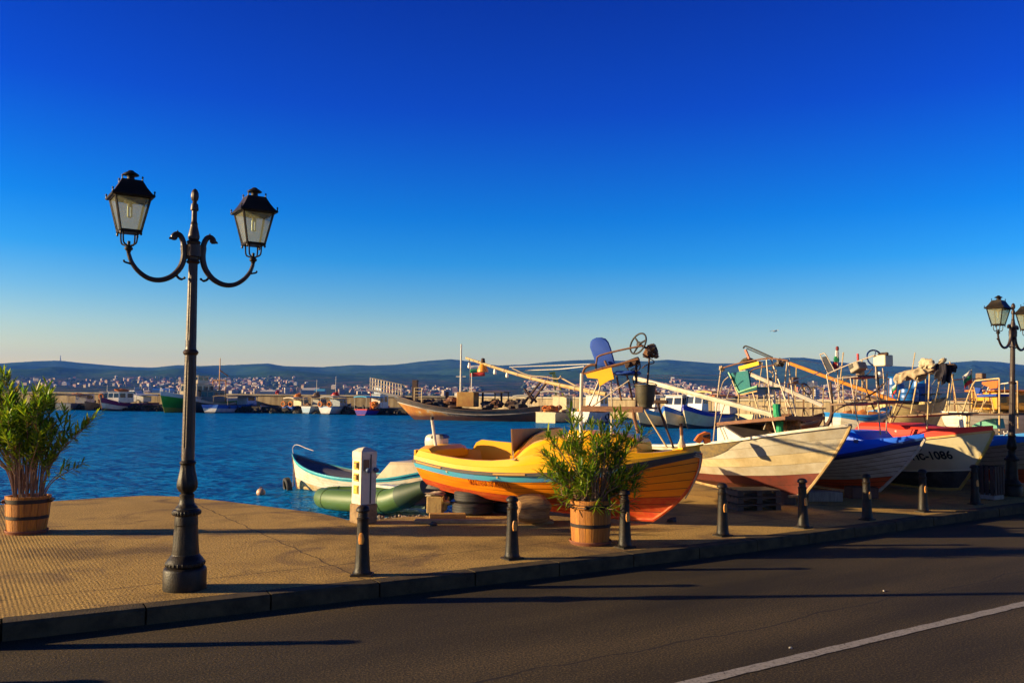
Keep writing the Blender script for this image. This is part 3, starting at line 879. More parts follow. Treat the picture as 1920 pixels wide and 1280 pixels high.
# ---- tub planters
def wood(name, c1, c2, s=(14, 14, 1.2)):
    return mat(name, c1, 0.7, var=0.9, vscale=3.0, col2=c2, stretch=s, bump=0.5, bscale=12)
stave_m = [wood('tub stave honey', (0.50, 0.19, 0.010), (0.29, 0.10, 0.008)), wood('tub stave amber', (0.42, 0.145, 0.008), (0.23, 0.08, 0.006)), wood('tub stave tan', (0.54, 0.24, 0.018), (0.33, 0.125, 0.01))]
hoop_m = mat('hoop iron', (0.016, 0.011, 0.009), 0.7, 0.3, var=0.8, vscale=20, col2=(0.035, 0.02, 0.012))
soil_m = mat('pot soil', (0.035, 0.022, 0.014), 1.0, bump=1.0, bscale=60)
def make_tub(label, loc, r0, r1, hgt, rz, tray):
    root = thing('tub_planter', label, 'planter', loc, rz, 'wooden tub planters')
    n = 20
    k = MB(); q = random.Random(int(r0 * 1000))
    z0 = 0.035
    for i in range(n):
        a0 = 2 * PI * (i + 0.02) / n; a1 = 2 * PI * (i + 0.98) / n
        zt = hgt + q.uniform(-0.004, 0.004); dr = q.uniform(-0.003, 0.003)
        rg = []
        for z, rr in ((z0, r0), (hgt * 0.5, (r0 + r1) / 2 + 0.006), (zt, r1)):
            rr += dr
            am_ = (a0 + a1) / 2
            rg.append([(rr * math.cos(a0), rr * math.sin(a0), z), ((rr + .002) * math.cos(am_), (rr + .002) * math.sin(am_), z), (rr * math.cos(a1), rr * math.sin(a1), z), ((rr - 0.026) * math.cos(a1), (rr - 0.026) * math.sin(a1), z), ((rr - 0.026) * math.cos(a0), (rr - 0.026) * math.sin(a0), z)])
        k.rings(rg, mi=q.choice((0, 0, 1, 2)))
    k.build('staves', stave_m, root, ang=20)
    for zf, hw in ((0.87, 0.046), (0.44, 0.040)):
        k = MB(); z = hgt * zf; rr = lerp(r0, r1, zf) + 0.006
        rg = []
        for i in range(49):
            a = 2 * PI * i / 48
            ca, sa = math.cos(a), math.sin(a)
            rg.append([((rr - .006) * ca, (rr - .006) * sa, z - hw / 2), ((rr + .003) * ca, (rr + .003) * sa, z - hw / 2), ((rr + .005) * ca, (rr + .005) * sa, z + hw / 2), ((rr - .006) * ca, (rr - .006) * sa, z + hw / 2)])
        k.rings(rg)
        k.build('hoop', hoop_m, root, ang=50)
    for s in (-1, 1):
        k = MB(); z = hgt * 0.86; rr = lerp(r0, r1, .86)
        k.bbox((s * (rr + 0.012), 0, z), (0.035, 0.20, 0.042), 0.008)
        k.tube([(s * (rr + 0.0), -0.11, z), (s * (rr + 0.035), -0.115, z), (s * (rr + 0.035), 0.115, z), (s * (rr + 0.0), 0.11, z)], 0.009, n=6, mi=1)
        k.build('handle', [stave_m[0], hoop_m], root, ang=30)
    k = MB(); k.lathe([(r1 - 0.03, hgt - 0.05), (r1 * 0.6, hgt - 0.035), (0.02, hgt - 0.03)], 20)
    k.build('soil', soil_m, root)
    k = MB()
    k.lathe([(r0 * 0.8, 0.0), (r0 * 1.05, 0.0), (r0 * 1.14, 0.035), (r0 * 1.12, 0.045), (r0 * 1.02, 0.02), (r0 * 0.8, 0.036)], 28)
    k.build('saucer', mat('terracotta', (0.22, 0.07, 0.03), 0.85, var=0.6, vscale=14, col2=(0.13, 0.05, 0.03)), root)
    return root
pl = G(50, 998); pmid = G(1107, 1018); pr = Vector((9.75, 15.2, 0))
make_tub('honey coloured wooden tub planter at the far left of the promenade', (pl.x, pl.y, 0), 0.212, 0.25, 0.455, 0.35, True)
make_tub('wooden stave tub planter in front of the yellow boat', (pmid.x, pmid.y, 0), 0.225, 0.243, 0.515, 0.9, True)
make_tub('wooden tub planter behind the farther street lamp at the right edge', (pr.x, pr.y, 0), 0.235, 0.27, 0.49, 0.2, True)

# ---- oleanders
def leafmat(name, c1, c2):
    m = bpy.data.materials.new(name); m.use_nodes = True
    t = m.node_tree; b = t.nodes['Principled BSDF']
    oi = node(t, 'ShaderNodeNewGeometry')
    rr = ramp(t, oi.outputs['Random Per Island'], [(0.0, c1), (1.0, c2)])
    t.links.new(rr.outputs[0], b.inputs['Base Color']); b.inputs['Roughness'].default_value = 0.42
    tl = node(t, 'ShaderNodeBsdfTranslucent'); t.links.new(rr.outputs[0], tl.inputs[0])
    mx = node(t, 'ShaderNodeMixShader', i_Fac=0.5); t.links.new(b.outputs[0], mx.inputs[1]); t.links.new(tl.outputs[0], mx.inputs[2])
    t.links.new(mx.outputs[0], t.nodes['Material Output'].inputs['Surface'])
    return m
leaf_ms = [leafmat('leaf dark', (0.07, 0.16, 0.010), (0.14, 0.26, 0.014)), leafmat('leaf bright', (0.22, 0.34, 0.012), (0.38, 0.46, 0.02)), leafmat('leaf dry', (0.26, 0.17, 0.03), (0.30, 0.24, 0.04))]
stem_ms = [mat('stem tan', (0.26, 0.15, 0.085), 0.8, var=0.6, vscale=20, col2=(0.14, 0.08, 0.05)), mat('stem green', (0.12, 0.13, 0.04), 0.7)]
def leaf(k, p, d, L, W, q, mi):
    d = d.normalized()
    side = d.cross(Vector((q.uniform(-.3, .3), q.uniform(-.3, .3), 1)))
    if side.length < 1e-3: side = Vector((1, 0, 0))
    side.normalize(); up = side.cross(d)
    droop = q.uniform(-0.05, 0.16)
    vs_ = []
    for u, wf in ((0, 0.12), (0.3, 0.85), (0.6, 1.0), (0.85, 0.5), (1.0, 0.04)):
        c_ = p + d * (L * u) - up * (droop * L * u * u)
        wd = W * wf / 2
        vs_ += [c_ - side * wd + up * wd * 0.35, c_, c_ + side * wd + up * wd * 0.35]
    fs = []
    for i in range(4):
        fs += [(3 * i, 3 * i + 1, 3 * i + 4, 3 * i + 3), (3 * i + 1, 3 * i + 2, 3 * i + 5, 3 * i + 4)]
    k.add(vs_, fs, mi)
def oleander(label, loc, zb, tips, seed, ll=0.135, dense=1.0, low=0.35, rb=0.12):
    """tips: local end points of the branches; leaves in whorls of three along the outer part"""
    q = random.Random(seed)
    root = thing('oleander', label, 'shrub', loc, 0, 'oleanders growing in the tubs')
    ks = MB(); kl = MB()
    nb = max(8, len(tips) // 4)
    bases = []
    for i in range(nb):
        a = q.uniform(0, 2 * PI); r = rb * math.sqrt(q.random())
        bases.append(Vector((r * math.cos(a), r * math.sin(a), zb - 0.05)))
    for ti, (tip, nw) in enumerate(tips):
        tip = Vector(tip)
        bs = min(bases, key=lambda b_: (b_.xy.normalized() - tip.xy.normalized()).length + q.uniform(0, 0.9))
        h = tip.z - bs.z
        m1_ = bs.lerp(tip, 0.35) + Vector((q.uniform(-.03, .03), q.uniform(-.03, .03), 0.10 * h)) - Vector((tip.x - bs.x, tip.y - bs.y, 0)) * 0.14
        m2_ = bs.lerp(tip, 0.7) + Vector((q.uniform(-.03, .03), q.uniform(-.03, .03), 0.06 * h)) - Vector((tip.x - bs.x, tip.y - bs.y, 0)) * 0.08
        pts = bez([bs, m1_, m2_, tip], 7)
        L = len(pts); r0_ = q.uniform(0.006, 0.0105)
        ks.tube(pts, [lerp(r0_, 0.0028, i / (L - 1)) for i in range(L)], n=5, mi=0, caps=False)
        # side shoots
        shoots = [(pts, low, nw)]
        for s_ in range(q.choice((0, 1, 1, 2))):
            i0 = q.randrange(int(L * 0.45), L - 4)
            d = (pts[i0 + 1] - pts[i0]).normalized()
            e = pts[i0] + (d + Vector((q.uniform(-.8, .8), q.uniform(-.8, .8), q.uniform(0, .5)))).normalized() * q.uniform(0.12, 0.26)
            sp_ = bez([pts[i0], pts[i0].lerp(e, 0.5) + Vector((0, 0, -0.015)), e], 4)
            ks.tube(sp_, [lerp(0.004, 0.002, i / 8) for i in range(len(sp_))], n=4, mi=0, caps=False)
            shoots.append((sp_, 0.45, max(2, int(nw * 0.6))))
        for sp_, lo, cnt in shoots:
            n = len(sp_)
            for w_ in range(int(cnt * dense)):
                u = lo + (1 - lo) * ((w_ + q.uniform(0, .7)) / (cnt * dense)) ** 0.62
                u = min(u, 0.995)
                i0 = min(n - 2, int(u * (n - 1))); f_ = u * (n - 1) - i0
                p = sp_[i0].lerp(sp_[i0 + 1], f_); d = (sp_[i0 + 1] - sp_[i0]).normalized()
                o1 = d.orthogonal().normalized(); o2 = d.cross(o1)
                ph = q.uniform(0, 6.28)
                op = lerp(1.25, 0.45, max(0, (u - lo) / (1 - lo)))
                for j in range(3):
                    a = ph + j * 2.09 + q.uniform(-.3, .3)
                    dd = d * math.cos(op) + (o1 * math.cos(a) + o2 * math.sin(a)) * math.sin(op)
                    dd += Vector((q.uniform(-.12, .12), q.uniform(-.12, .12), q.uniform(-.12, .12)))
                    x = q.random()
                    leaf(kl, p, dd, ll * q.uniform(0.55, 1.2), ll * q.uniform(0.13, 0.19), q, 2 if x < 0.05 else (1 if x < 0.52 else 0))
    ks.build('stems', stem_ms, root)
    kl.build('leaves', leaf_ms, root, fix=False, ang=60)
    return root
def T(px, py, dy, base):
    """tip for a plant: photo pixel at the plant's distance plus dy, in plant-local coordinates"""
    p = P(px, py, base.y + dy)
    return (p.x - base.x, p.y - base.y, p.z)
q = random.Random(31)
tips = []
for i in range(84):                                   # crown of the left plant
    px = q.uniform(-62, 98); py = lerp(716, 800, q.random() ** 1.0) + (q.random() ** 2) * 60
    if px > 60: py += 10
    tips.append((T(px, py, q.uniform(-.42, .42), pl), q.choice((8, 10, 12))))
tips += [(T(4, 697, 0, pl), 12), (T(12, 706, .05, pl), 10), (T(-8, 700, .05, pl), 10), (T(90, 724, -.05, pl), 12), (T(76, 726, .1, pl), 10), (T(182, 778, -.1, pl), 9), (T(168, 790, -.05, pl), 9), (T(160, 800, 0, pl), 7),
         (T(122, 770, .1, pl), 7), (T(132, 783, .1, pl), 5), (T(97, 796, 0, pl), 5), (T(160, 866, -.1, pl), 3), (T(128, 872, .05, pl), 4), (T(130, 805, 0, pl), 9), (T(118, 830, -.1, pl), 11), (T(105, 842, .1, pl), 10), (T(95, 860, -.1, pl), 9), (T(60, 850, -.2, pl), 7), (T(30, 850, -.2, pl), 7)]
oleander('tall leggy oleander with bare lower stems in the left tub', (pl.x, pl.y, 0), 0.425, tips, 5, ll=0.15, dense=1.0, low=0.60, rb=0.17)
tips = []
for i in range(88):                                    # round bush in the middle tub
    a = q.uniform(0, 2 * PI); r = q.random() ** 0.6
    px = 1108 + 106 * r * math.cos(a); py = 880 + (84 if math.sin(a) < 0 else 68) * r * math.sin(a)
    tips.append((T(px, py, q.uniform(-.42, .42) * (1.1 - 0.6 * r), pmid), q.choice((7, 8, 10))))
tips += [(T(1068, 762, 0, pmid), 12), (T(1068, 775, .06, pmid), 9), (T(1155, 766, 0, pmid), 12), (T(1168, 778, .1, pmid), 10), (T(1106, 789, -.05, pmid), 10), (T(1183, 800, 0, pmid), 9), (T(1222, 806, -.05, pmid), 8), (T(1215, 815, 0, pmid), 6), (T(1022, 814, -.1, pmid), 9), (T(1130, 800, .1, pmid), 9),
         (T(1015, 868, 0, pmid), 8), (T(1008, 885, -.15, pmid), 8), (T(1204, 880, .1, pmid), 10), (T(1205, 910, -.1, pmid), 9), (T(1039, 945, -.25, pmid), 4), (T(1117, 950, -.3, pmid), 6), (T(1155, 955, -.3, pmid), 7), (T(1185, 945, -.25, pmid), 7), (T(1060, 840, -.2, pmid), 9), (T(1080, 865, -.3, pmid), 9), (T(1120, 850, -.3, pmid), 9)]
oleander('bushy oleander spreading over the tub in front of the yellow boat', (pmid.x, pmid.y, 0), 0.48, tips, 6, ll=0.14, dense=.72, low=0.45, rb=0.15)
tips = [((q.uniform(-.45, .5), q.uniform(-.4, .4), q.uniform(.75, 1.45)), q.choice((7, 8, 9))) for i in range(46)]
oleander('oleander at the right edge, partly behind the farther street lamp', (pr.x, pr.y, 0), 0.46, tips, 7, ll=0.15, low=0.4)

# ---- power pedestal on its concrete foot
pc = G(681, 979.5)
ped = thing('power_pedestal', 'white power pedestal with yellow socket panels on a concrete foot', 'pedestal', (pc.x, pc.y, 0), R(40))
white_m = mat('pedestal white', (0.62, 0.56, 0.44), 0.5, var=0.35, vscale=6, col2=(0.40, 0.33, 0.22), bump=0.15, bscale=20)
k = MB(); k.bbox((0, 0, 0.13), (0.275, 0.275, 0.26), 0.012)
k.build('foot', mat('foot concrete', (0.30, 0.20, 0.10), 0.95, var=0.8, vscale=8, col2=(0.17, 0.10, 0.05), bump=0.8, bscale=30), ped, ang=25)
k = MB()
s4 = lambda h, z: [(-h, -h, z), (h, -h, z), (h, h, z), (-h, h, z)]
hw = 0.118
k.rings([s4(hw, 0.262), s4(hw, 0.86), s4(hw + .001, 0.862), s4(hw + .004, 0.90), s4(hw + .002, 0.965), s4(hw - .05, 1.005), s4(0.01, 1.025)])
k.build('cabinet', white_m, ped, ang=25)
ylw = mat('socket yellow', (0.60, 0.42, 0.02), 0.5, var=0.4, vscale=12, col2=(0.42, 0.25, 0.02))
brn = mat('socket flap brown', (0.26, 0.12, 0.02), 0.5)
# panels on the -x face (turned to the sun)
for i, (zz, hh) in enumerate(((0.78, 0.115), (0.62, 0.105), (0.455, 0.115))):
    k = MB(); k.bbox((-hw - 0.006, 0, zz), (0.012, 0.125, hh), 0.004)
    if i < 2:
        k.bbox((-hw - 0.022, -0.008, zz + 0.004), (0.022, 0.088, hh * 0.66), 0.005, mi=1)
        k.box((-hw - 0.034, -0.008, zz + 0.012), (0.004, 0.05, hh * 0.22), mi=0)
        k.box((-hw - 0.034, -0.008, zz - 0.018), (0.004, 0.05, hh * 0.16), mi=0)
    else:
        k.bbox((-hw - 0.016, -0.004, zz), (0.010, 0.095, hh * 0.8), 0.004)
        k.lathe([(0.006, 0), (0.006, 0.006), (0.001, 0.007)], 8, (-hw - 0.021, 0.0, zz), mi=1, axis=(-1, 0, 0))
    k.build('socket_panel', [ylw, brn], ped, ang=25)
# door gap, flap box and the two blue plugs on the -y face
k = MB(); k.box((0.03, -hw - 0.003, 0.60), (0.016, 0.008, 0.66))
k.build('cable', mat('black cable', (0.012, 0.012, 0.014), 0.5), ped)
k = MB(); k.bbox((-0.045, -hw - 0.012, 0.79), (0.085, 0.024, 0.14), 0.006); k.lathe([(0.014, 0), (0.012, 0.01)], 10, (-0.05, -hw - .02, 0.82), axis=(0, -1, 0))
k.build('switch_box', mat('switch box brown', (0.20, 0.11, 0.05), 0.6, var=0.6, vscale=15), ped, ang=25)
for x in (-0.035, 0.10):
    k = MB(); k.lathe([(0.030, 0), (0.034, 0.012), (0.034, 0.045), (0.026, 0.052)], 14, (x, -hw - 0.024 if x < 0 else -hw, 0.725), axis=(0, -1, -0.25))
    k.build('plug', mat('plug blue', (0.06, 0.10, 0.20), 0.4), ped, ang=30)

# ---- slatted litter bin
pb = G(1856, 936)
bn = thing('litter_bin', 'dark brown slatted litter bin with pale base beside the farther street lamp', 'bin', (pb.x, pb.y, 0), LRZ)
dk = wood('bin slat', (0.065, 0.028, 0.016), (0.03, 0.014, 0.01), (10, 10, 1))
k = MB(); k.bbox((0, 0, 0.06), (0.34, 0.34, 0.10), 0.015)
k.build('bin_base', mat('bin base', (0.26, 0.24, 0.21), 0.85, var=0.5, vscale=8), bn, ang=25)
for s in range(4):
    for j in range(4):
        k = MB(); a = s * PI / 2; u = -0.135 + 0.09 * j
        k.bbox((u, -0.175, 0.345), (0.062, 0.018, 0.50), 0.004)
        m_ = Matrix.Rotation(a, 3, 'Z'); k.v = [tuple(m_ @ Vector(p)) for p in k.v]
        k.build('slat', dk, bn, ang=25)
for z in (0.13, 0.56):
    k = MB()
    k.rings([[(-.163, -.163, z), (.163, -.163, z), (.163, .163, z), (-.163, .163, z)], [(-.163, -.163, z + .03), (.163, -.163, z + .03), (.163, .163, z + .03), (-.163, .163, z + .03)]], caps=False)
    k.build('frame', iron, bn, smooth=False)
# ================================================================== BOATS DRAWN UP ON THE PROMENADE
seam_m = mat('plank seam', (.045, .028, .016), .9)
class Hull:
    def __init__(s, L, B, sheer, keel, rake, plan, rstern=0.06, e0=0.42, e1=1.05, rexp=1.2):
        s.rexp = rexp
        s.L, s.B, s.sheer, s.keel, s.rake, s.plan, s.rs, s.e0, s.e1 = L, B, sheer, keel, rake, plan, rstern, e0, e1
    def pt(s, t, v, side, out=0.0):
        zs = sinterp(s.sheer, t); zk = sinterp(s.keel, t)
        vv = max(0.0, v)
        x = t * (s.L - s.rake * (1 - min(1, vv)) ** s.rexp) + s.rs * (1 - vv) * (1 - t) ** 3
        e = lerp(s.e0, s.e1, t ** 2.2)
        y = s.B / 2 * max(0.0, sinterp(s.plan, t)) * min(1, vv) ** e + 0.014 + out * (1 - 0.6 * t ** 4)
        return Vector((x, side * y, zk + vv * (zs - zk)))
PLAN = [(0, 0.78), (0.15, 0.88), (0.4, 1.0), (0.6, 0.93), (0.78, 0.66), (0.9, 0.34), (0.97, 0.11), (1.0, 0.0)]
TS = [0, .06, .13, .2, .27, .34, .41, .48, .55, .62, .68, .74, .8, .85, .89, .925, .955, .98, 1.0]

def rotz(o):
    return Matrix.Translation(o.location) @ o.rotation_euler.to_matrix().to_4x4()
class Boat:
    def __init__(s, name, label, stern, tip, group=None, cat='boat', heel=0.0):
        s.rz = math.atan2(tip.y - stern.y, tip.x - stern.x)
        s.root = thing(name, label, cat, (stern.x, stern.y, stern.z if len(stern) > 2 else 0), s.rz, group)
        s.M = Matrix.Translation(s.root.location) @ Matrix.Rotation(s.rz, 4, 'Z')
        s.Mi = s.M.inverted()
        s.L = math.hypot(tip.x - stern.x, tip.y - stern.y)
    def at(s, px, py, off=0.0):
        """boat-local point on the lengthwise upright plane y=off seen at a photo pixel"""
        o = s.Mi @ CAM; d = s.Mi.to_3x3() @ ray(px, py)
        return o + d * ((off - o.y) / d.y)
    def cross(s, px, py, x):
        """... on the crosswise upright plane x = const"""
        o = s.Mi @ CAM; d = s.Mi.to_3x3() @ ray(px, py)
        return o + d * ((x - o.x) / d.x)
    def hull(s, h, planks, bands, mats, lap=0.009, floor=0.45, thick=0.035, name='hull', inner=None, seam=.0055):
        """clinker planking; bands: list of (v upper limit, material index)"""
        s.h = h
        k = MB()
        rows = []
        for i in range(planks):
            v0, v1 = i / planks, (i + 1) / planks
            mi = next(m for lim, m in bands if (v0 + v1) / 2 <= lim + 1e-6)
            rows.append((v0, lap if i else 0, mi))
            if seam and i < planks - 1:
                g_ = seam / max(.3, h.sheer[len(h.sheer) // 2][1] - h.keel[len(h.keel) // 2][1])
                rows.append((v1 - g_, 0.0, mi)); rows.append((v1, -.003, len(mats)))
            else: rows.append((v1, 0.0, mi))
        for side in (-1, 1):
            vs_ = [h.pt(t, v, side, o) for v, o, m in rows for t in TS]
            n = len(TS)
            base = len(k.v); k.v += [tuple(p) for p in vs_]
            for r in range(len(rows) - 1):
                for j in range(n - 1):
                    f = (base + r * n + j, base + r * n + j + 1, base + (r + 1) * n + j + 1, base + (r + 1) * n + j)
                    k.f.append(f if side < 0 else f[::-1]); k.mi.append(rows[r + 1][2])
        for r in range(len(rows) - 1):                    # transom and stem closure
            a = [h.pt(0, rows[r][0], -1, rows[r][1]), h.pt(0, rows[r][0], 1, rows[r][1]), h.pt(0, rows[r + 1][0], 1, rows[r + 1][1]), h.pt(0, rows[r + 1][0], -1, rows[r + 1][1])]
            k.add(a, [(3, 2, 1, 0)], rows[r + 1][2])
            a = [h.pt(1, rows[r][0], -1, 0), h.pt(1, rows[r][0], 1, 0), h.pt(1, rows[r + 1][0], 1, 0), h.pt(1, rows[r + 1][0], -1, 0)]
            k.add(a, [(0, 1, 2, 3)], rows[r + 1][2])
        k.add([h.pt(t, 0, sd) for t in TS for sd in (-1, 1)], [(2 * j, 2 * j + 1, 2 * j + 3, 2 * j + 2) for j in range(len(TS) - 1)], bands[0][1])
        # keel and stem timber
        o = k.build(name, list(mats) + [seam_m], s.root, fix=False, ang=22)
        s.bvh = BVHTree.FromPolygons([Vector(p) for p in k.v], k.f)
        kk = MB()
        st = [h.pt(1, v, 0) + Vector((0.012, 0, 0)) for v in [i / 10 for i in range(11)]]
        kl = [h.pt(t, 0, 0) - Vector((0, 0, 0.02)) for t in [0.02, 0.2, 0.4, 0.6, 0.8, 0.92]]
        kk.tube(kl + st, 0.028, n=6)
        s.keel = kk
        # liner
        k = MB()
        fl = lambda t: min(0.92, max(floor, floor + 0.3 * t ** 3))
        secs = []
        for t in TS[:-1]:
            w_ = min(thick, h.pt(t, 1, 1).y * 0.5)
            sec = []
            for sd, vs2 in ((-1, (1.0, 0.8, fl(t))), (1, (fl(t), 0.8, 1.0))):
                for v in vs2:
                    p = h.pt(min(0.985, t + (0.012 if t == 0 else 0)), v, sd); p.y = sd * max(0.002, abs(p.y) - w_); sec.append(p)
            secs.append(sec)
        k.rings(secs, closed=False)
        k.add([secs[0][i] for i in range(6)], [(0, 1, 2, 3, 4, 5)])
        k.build('inner_lining', inner or mats[bands[-1][1]], s.root, ang=30)
        return o
    def stem(s, m):
        s.keel.build('keel', m, s.root)
    def rail(s, r, m, v=1.0, out=0.008, name='rub_rail', t0=0.0, t1=1.0, h=None, mi=0):
        k = MB()
        for sd in (-1, 1):
            pts = [s.h.pt(t, v, sd, out) for t in TS if t0 - 1e-6 <= t <= t1 + 1e-6]
            hh = h or r
            rg = []
            for i, p in enumerate(pts):
                rg.append([p + Vector((0, sd * r, -hh)), p + Vector((0, sd * r, hh)), p + Vector((0, -sd * r, hh)), p + Vector((0, -sd * r, -hh))])
            k.rings(rg)
        if t0 == 0:
            a, b_ = s.h.pt(0, v, -1, out), s.h.pt(0, v, 1, out)
            hh = h or r
            k.box((a + b_) / 2 - Vector((0.004, 0, 0)), (2 * r, abs(b_.y - a.y), 2 * hh - 0.004))
        return k.build(name, m, s.root, ang=30)
    def bulwark(s, m, hgt, inset=0.03, thick=0.03, tumble=0.04, name='bulwark', t0=0.0, step=True, t1=1.0):
        """upper strake above the rail with its own height curve, plus a capping ledge"""
        h = s.h
        k = MB()
        ts = [t for t in TS if t0 - 1e-6 <= t <= t1 + 1e-6]
        for sd in (-1, 1):
            rg = []
            for t in ts:
                p = h.pt(t, 1, sd); hh = sinterp(hgt, t)
                ins = min(inset, abs(p.y) * 0.5); th = min(thick, abs(p.y) * 0.4); tb = min(tumble, abs(p.y) * 0.2)
                y0 = abs(p.y) - ins * 0.3
                z = p.z
                rg.append([Vector((p.x, sd * q_[0], q_[1])) for q_ in ((y0, z - .01), (y0 - .004, z + hh * .5), (y0 - .012, z + hh * .53), (y0 - tb, z + hh), (max(.001, y0 - tb - th), z + hh + .004), (max(.001, y0 - tb - th - .01), z - .02))])
            k.rings(rg)
        if t0 == 0:
            p = h.pt(0, 1, 1); hh = sinterp(hgt, 0)
            k.box((p.x + 0.015, 0, p.z + hh / 2 - 0.003), (0.03, 2 * (p.y - 0.012), hh))
        return k.build(name, m, s.root, ang=28)
    def deck(s, m, hgt, t0, t1=1.0, name='foredeck', camber=0.05, inset=0.06):
        k = MB(); rg = []
        ts = sorted(set([t0] + [t for t in TS if t0 < t < t1] + [min(t1, 0.995)]))
        for t in ts:
            p = s.h.pt(t, 1, 1); y = max(0.004, p.y - inset); z = p.z + sinterp(hgt, t) - 0.02
            rg.append([Vector((p.x, y * u, z + camber * (1 - u * u) * min(1, y * 3))) for u in (-1, -.6, -.2, .2, .6, 1)] + [Vector((p.x, y, z - .06)), Vector((p.x, -y, z - .06))])
        k.rings(rg)
        return k.build(name, m, s.root, ang=30)
    def post(s, name, pts, r, m, n=8):
        k = MB(); k.tube(pts, r, n=n); return k.build(name, m, s.root)
    def lettering(s, body, size, px, py, m, name='lettering', slope=0.0, wscale=1.0, on=None, bold=0.0):
        """letters laid on the planking (camera-facing side), starting at a photo pixel"""
        o = s.Mi @ CAM; d = (s.Mi.to_3x3() @ ray(px, py)).normalized()
        bvh = s.bvh
        if on is not None: bvh = BVHTree.FromPolygons([v.co for v in on.data.vertices], [tuple(p.vertices) for p in on.data.polygons])
        hit = bvh.ray_cast(o, d)[0]
        if hit is None: hit = s.at(px, py, -s.h.B * .35)
        me = text_mesh(body, size, 0.0, bold)
        out = MB(); vs_ = []
        for v in me.vertices:
            x = hit.x + v.co.x * wscale; z = hit.z + v.co.y + slope * v.co.x * wscale
            h2 = bvh.ray_cast(Vector((x, -3, z)), Vector((0, 1, 0)))
            y = h2[0].y if h2[0] else hit.y
            vs_.append((x, y - 0.013, z))
        out.add(vs_, [tuple(p.vertices) for p in me.polygons])
        return out.build(name, m, s.root, smooth=False)

def paint(name, c, wear=None, var=0.5, vscale=5, rough=0.42, bump=0.12, stretch=(1, 1, 1)):
    return mat(name, c, rough, var=var, vscale=vscale, col2=wear, bump=bump, bscale=30, stretch=stretch)
steel = mat('galvanised tube', (0.46, 0.38, 0.27), 0.45, 0.35, var=0.6, vscale=14, col2=(0.25, 0.14, 0.07))
rust = mat('rusty tube', (0.20, 0.085, 0.035), 0.75, 0.2, var=0.7, vscale=18, col2=(0.09, 0.04, 0.02))
rustd = mat('dark rusty iron', (0.075, 0.035, 0.02), 0.75, 0.2, var=0.7, vscale=18, col2=(0.03, 0.018, 0.013))
pole_w = mat('pale pole', (0.62, 0.56, 0.44), 0.5, var=0.5, vscale=6, col2=(0.42, 0.30, 0.16))
pole_y = mat('yellowed pole', (0.52, 0.38, 0.17), 0.5, var=0.6, vscale=8, col2=(0.34, 0.19, 0.06))
timber = wood('weathered timber', (0.24, 0.15, 0.08), (0.12, 0.07, 0.04), (2, 14, 14))
board_b = wood('brown board', (0.22, 0.09, 0.035), (0.11, 0.045, 0.02), (2, 14, 14))
rope_w = mat('white rope', (0.66, 0.64, 0.58), 0.8)
rope_t = mat('tan rope', (0.42, 0.32, 0.2), 0.9)
black_r = mat('black rubber', (0.016, 0.015, 0.015), 0.65, var=0.4, vscale=20, col2=(0.035, 0.03, 0.025))

# ------------------------------------------------------------------ the yellow boat
ytip = P(1312, 838, 11.6); ystern = Vector((-1.20, 13.42, 0))
Y = Boat('fishing_boat', 'yellow and orange wooden boat with a light blue stripe and a raised steering seat', ystern, ytip)
orange = paint('orange plank paint', (0.90, 0.265, 0.003), (0.80, 0.19, 0.003), var=0.5, vscale=4, stretch=(1, 1, 3))
redbot = paint('red antifouling', (0.56, 0.042, 0.005), (0.62, 0.14, 0.015), var=0.75, vscale=9, rough=0.65, bump=0.35, stretch=(1, 1, 3))
teal = paint('faded light blue paint', (0.08, 0.50, 0.66), (0.13, 0.38, 0.75), var=0.75, vscale=3)
yel = paint('yellow gelcoat', (0.86, 0.42, 0.002), (0.76, 0.33, 0.004), var=0.3, vscale=3, rough=0.35, bump=0.05)
yh = Hull(Y.L, 1.75, [(0, .76), (.2, .67), (.4, .66), (.6, .71), (.8, .83), (1, 1.0)], [(0, .34), (.15, .25), (.4, .15), (.7, .10), (1, .06)], 0.66, [(0, .66), (.12, .82), (.4, 1.0), (.6, .95), (.78, .7), (.9, .38), (.97, .12), (1, 0)], e0=0.36, e1=0.95, rexp=2.1)
Y.hull(yh, 8, [(3 / 8, 1), (1.0, 0)], [orange, redbot], inner=yel)
for nm_, ta_, tb_, m_ in (('stripe', 0.0, .80, teal), ('bow_stripe', .80, 1.0, paint('dark slate stripe', (.035, .04, .055), (.06, .07, .09)))):  # stripe turns from light blue to dark slate towards the bow
    k = MB(); rg = []
    for i in range(19):
        t_ = lerp(ta_, tb_, i / 18); wd_ = interp([(0, .095), (.3, .11), (.7, .11), (.8, .095), (.9, .065), (1, .05)], t_) / (sinterp(yh.sheer, t_) - sinterp(yh.keel, t_))
        rg.append([yh.pt(t_, 1 - wd_ * j / 3, sd_, .016) for sd_, js in ((-1, (3, 2, 1, 0)), (1, (0, 1, 2, 3))) for j in js])
    for r_ in (0, 4): k.rings([r[r_:r_ + 4] for r in rg], closed=False)
    k.build(nm_, m_, Y.root, ang=60)
Y.stem(redbot)
Y.rail(0.018, mat('tarred rail', (0.045, 0.032, 0.028), 0.6, var=0.5, vscale=10), h=0.022)
YB = [(0, .165), (.2, .165), (.31, .17), (.39, .19), (.46, .24), (.54, .30), (.68, .28), (.8, .17), (.87, .115), (1, .085)]
Y.bulwark(yel, YB, inset=0.02, thick=0.05, tumble=0.05)
Y.deck(yel, [(0, .20), (1, .075)], 0.80, 1.0, inset=0.05)
k = MB()                                              # aft corner hump
k.rings([[Vector((x, y, z)) for y, z in ((-.56, .80), (-.56, .90 + h_), (-.40, .94 + h_), (.40, .94 + h_), (.56, .90 + h_), (.56, .80))] for x, h_ in ((0.04, 0.0), (0.10, 0.045), (0.24, 0.04), (0.30, -0.02))])
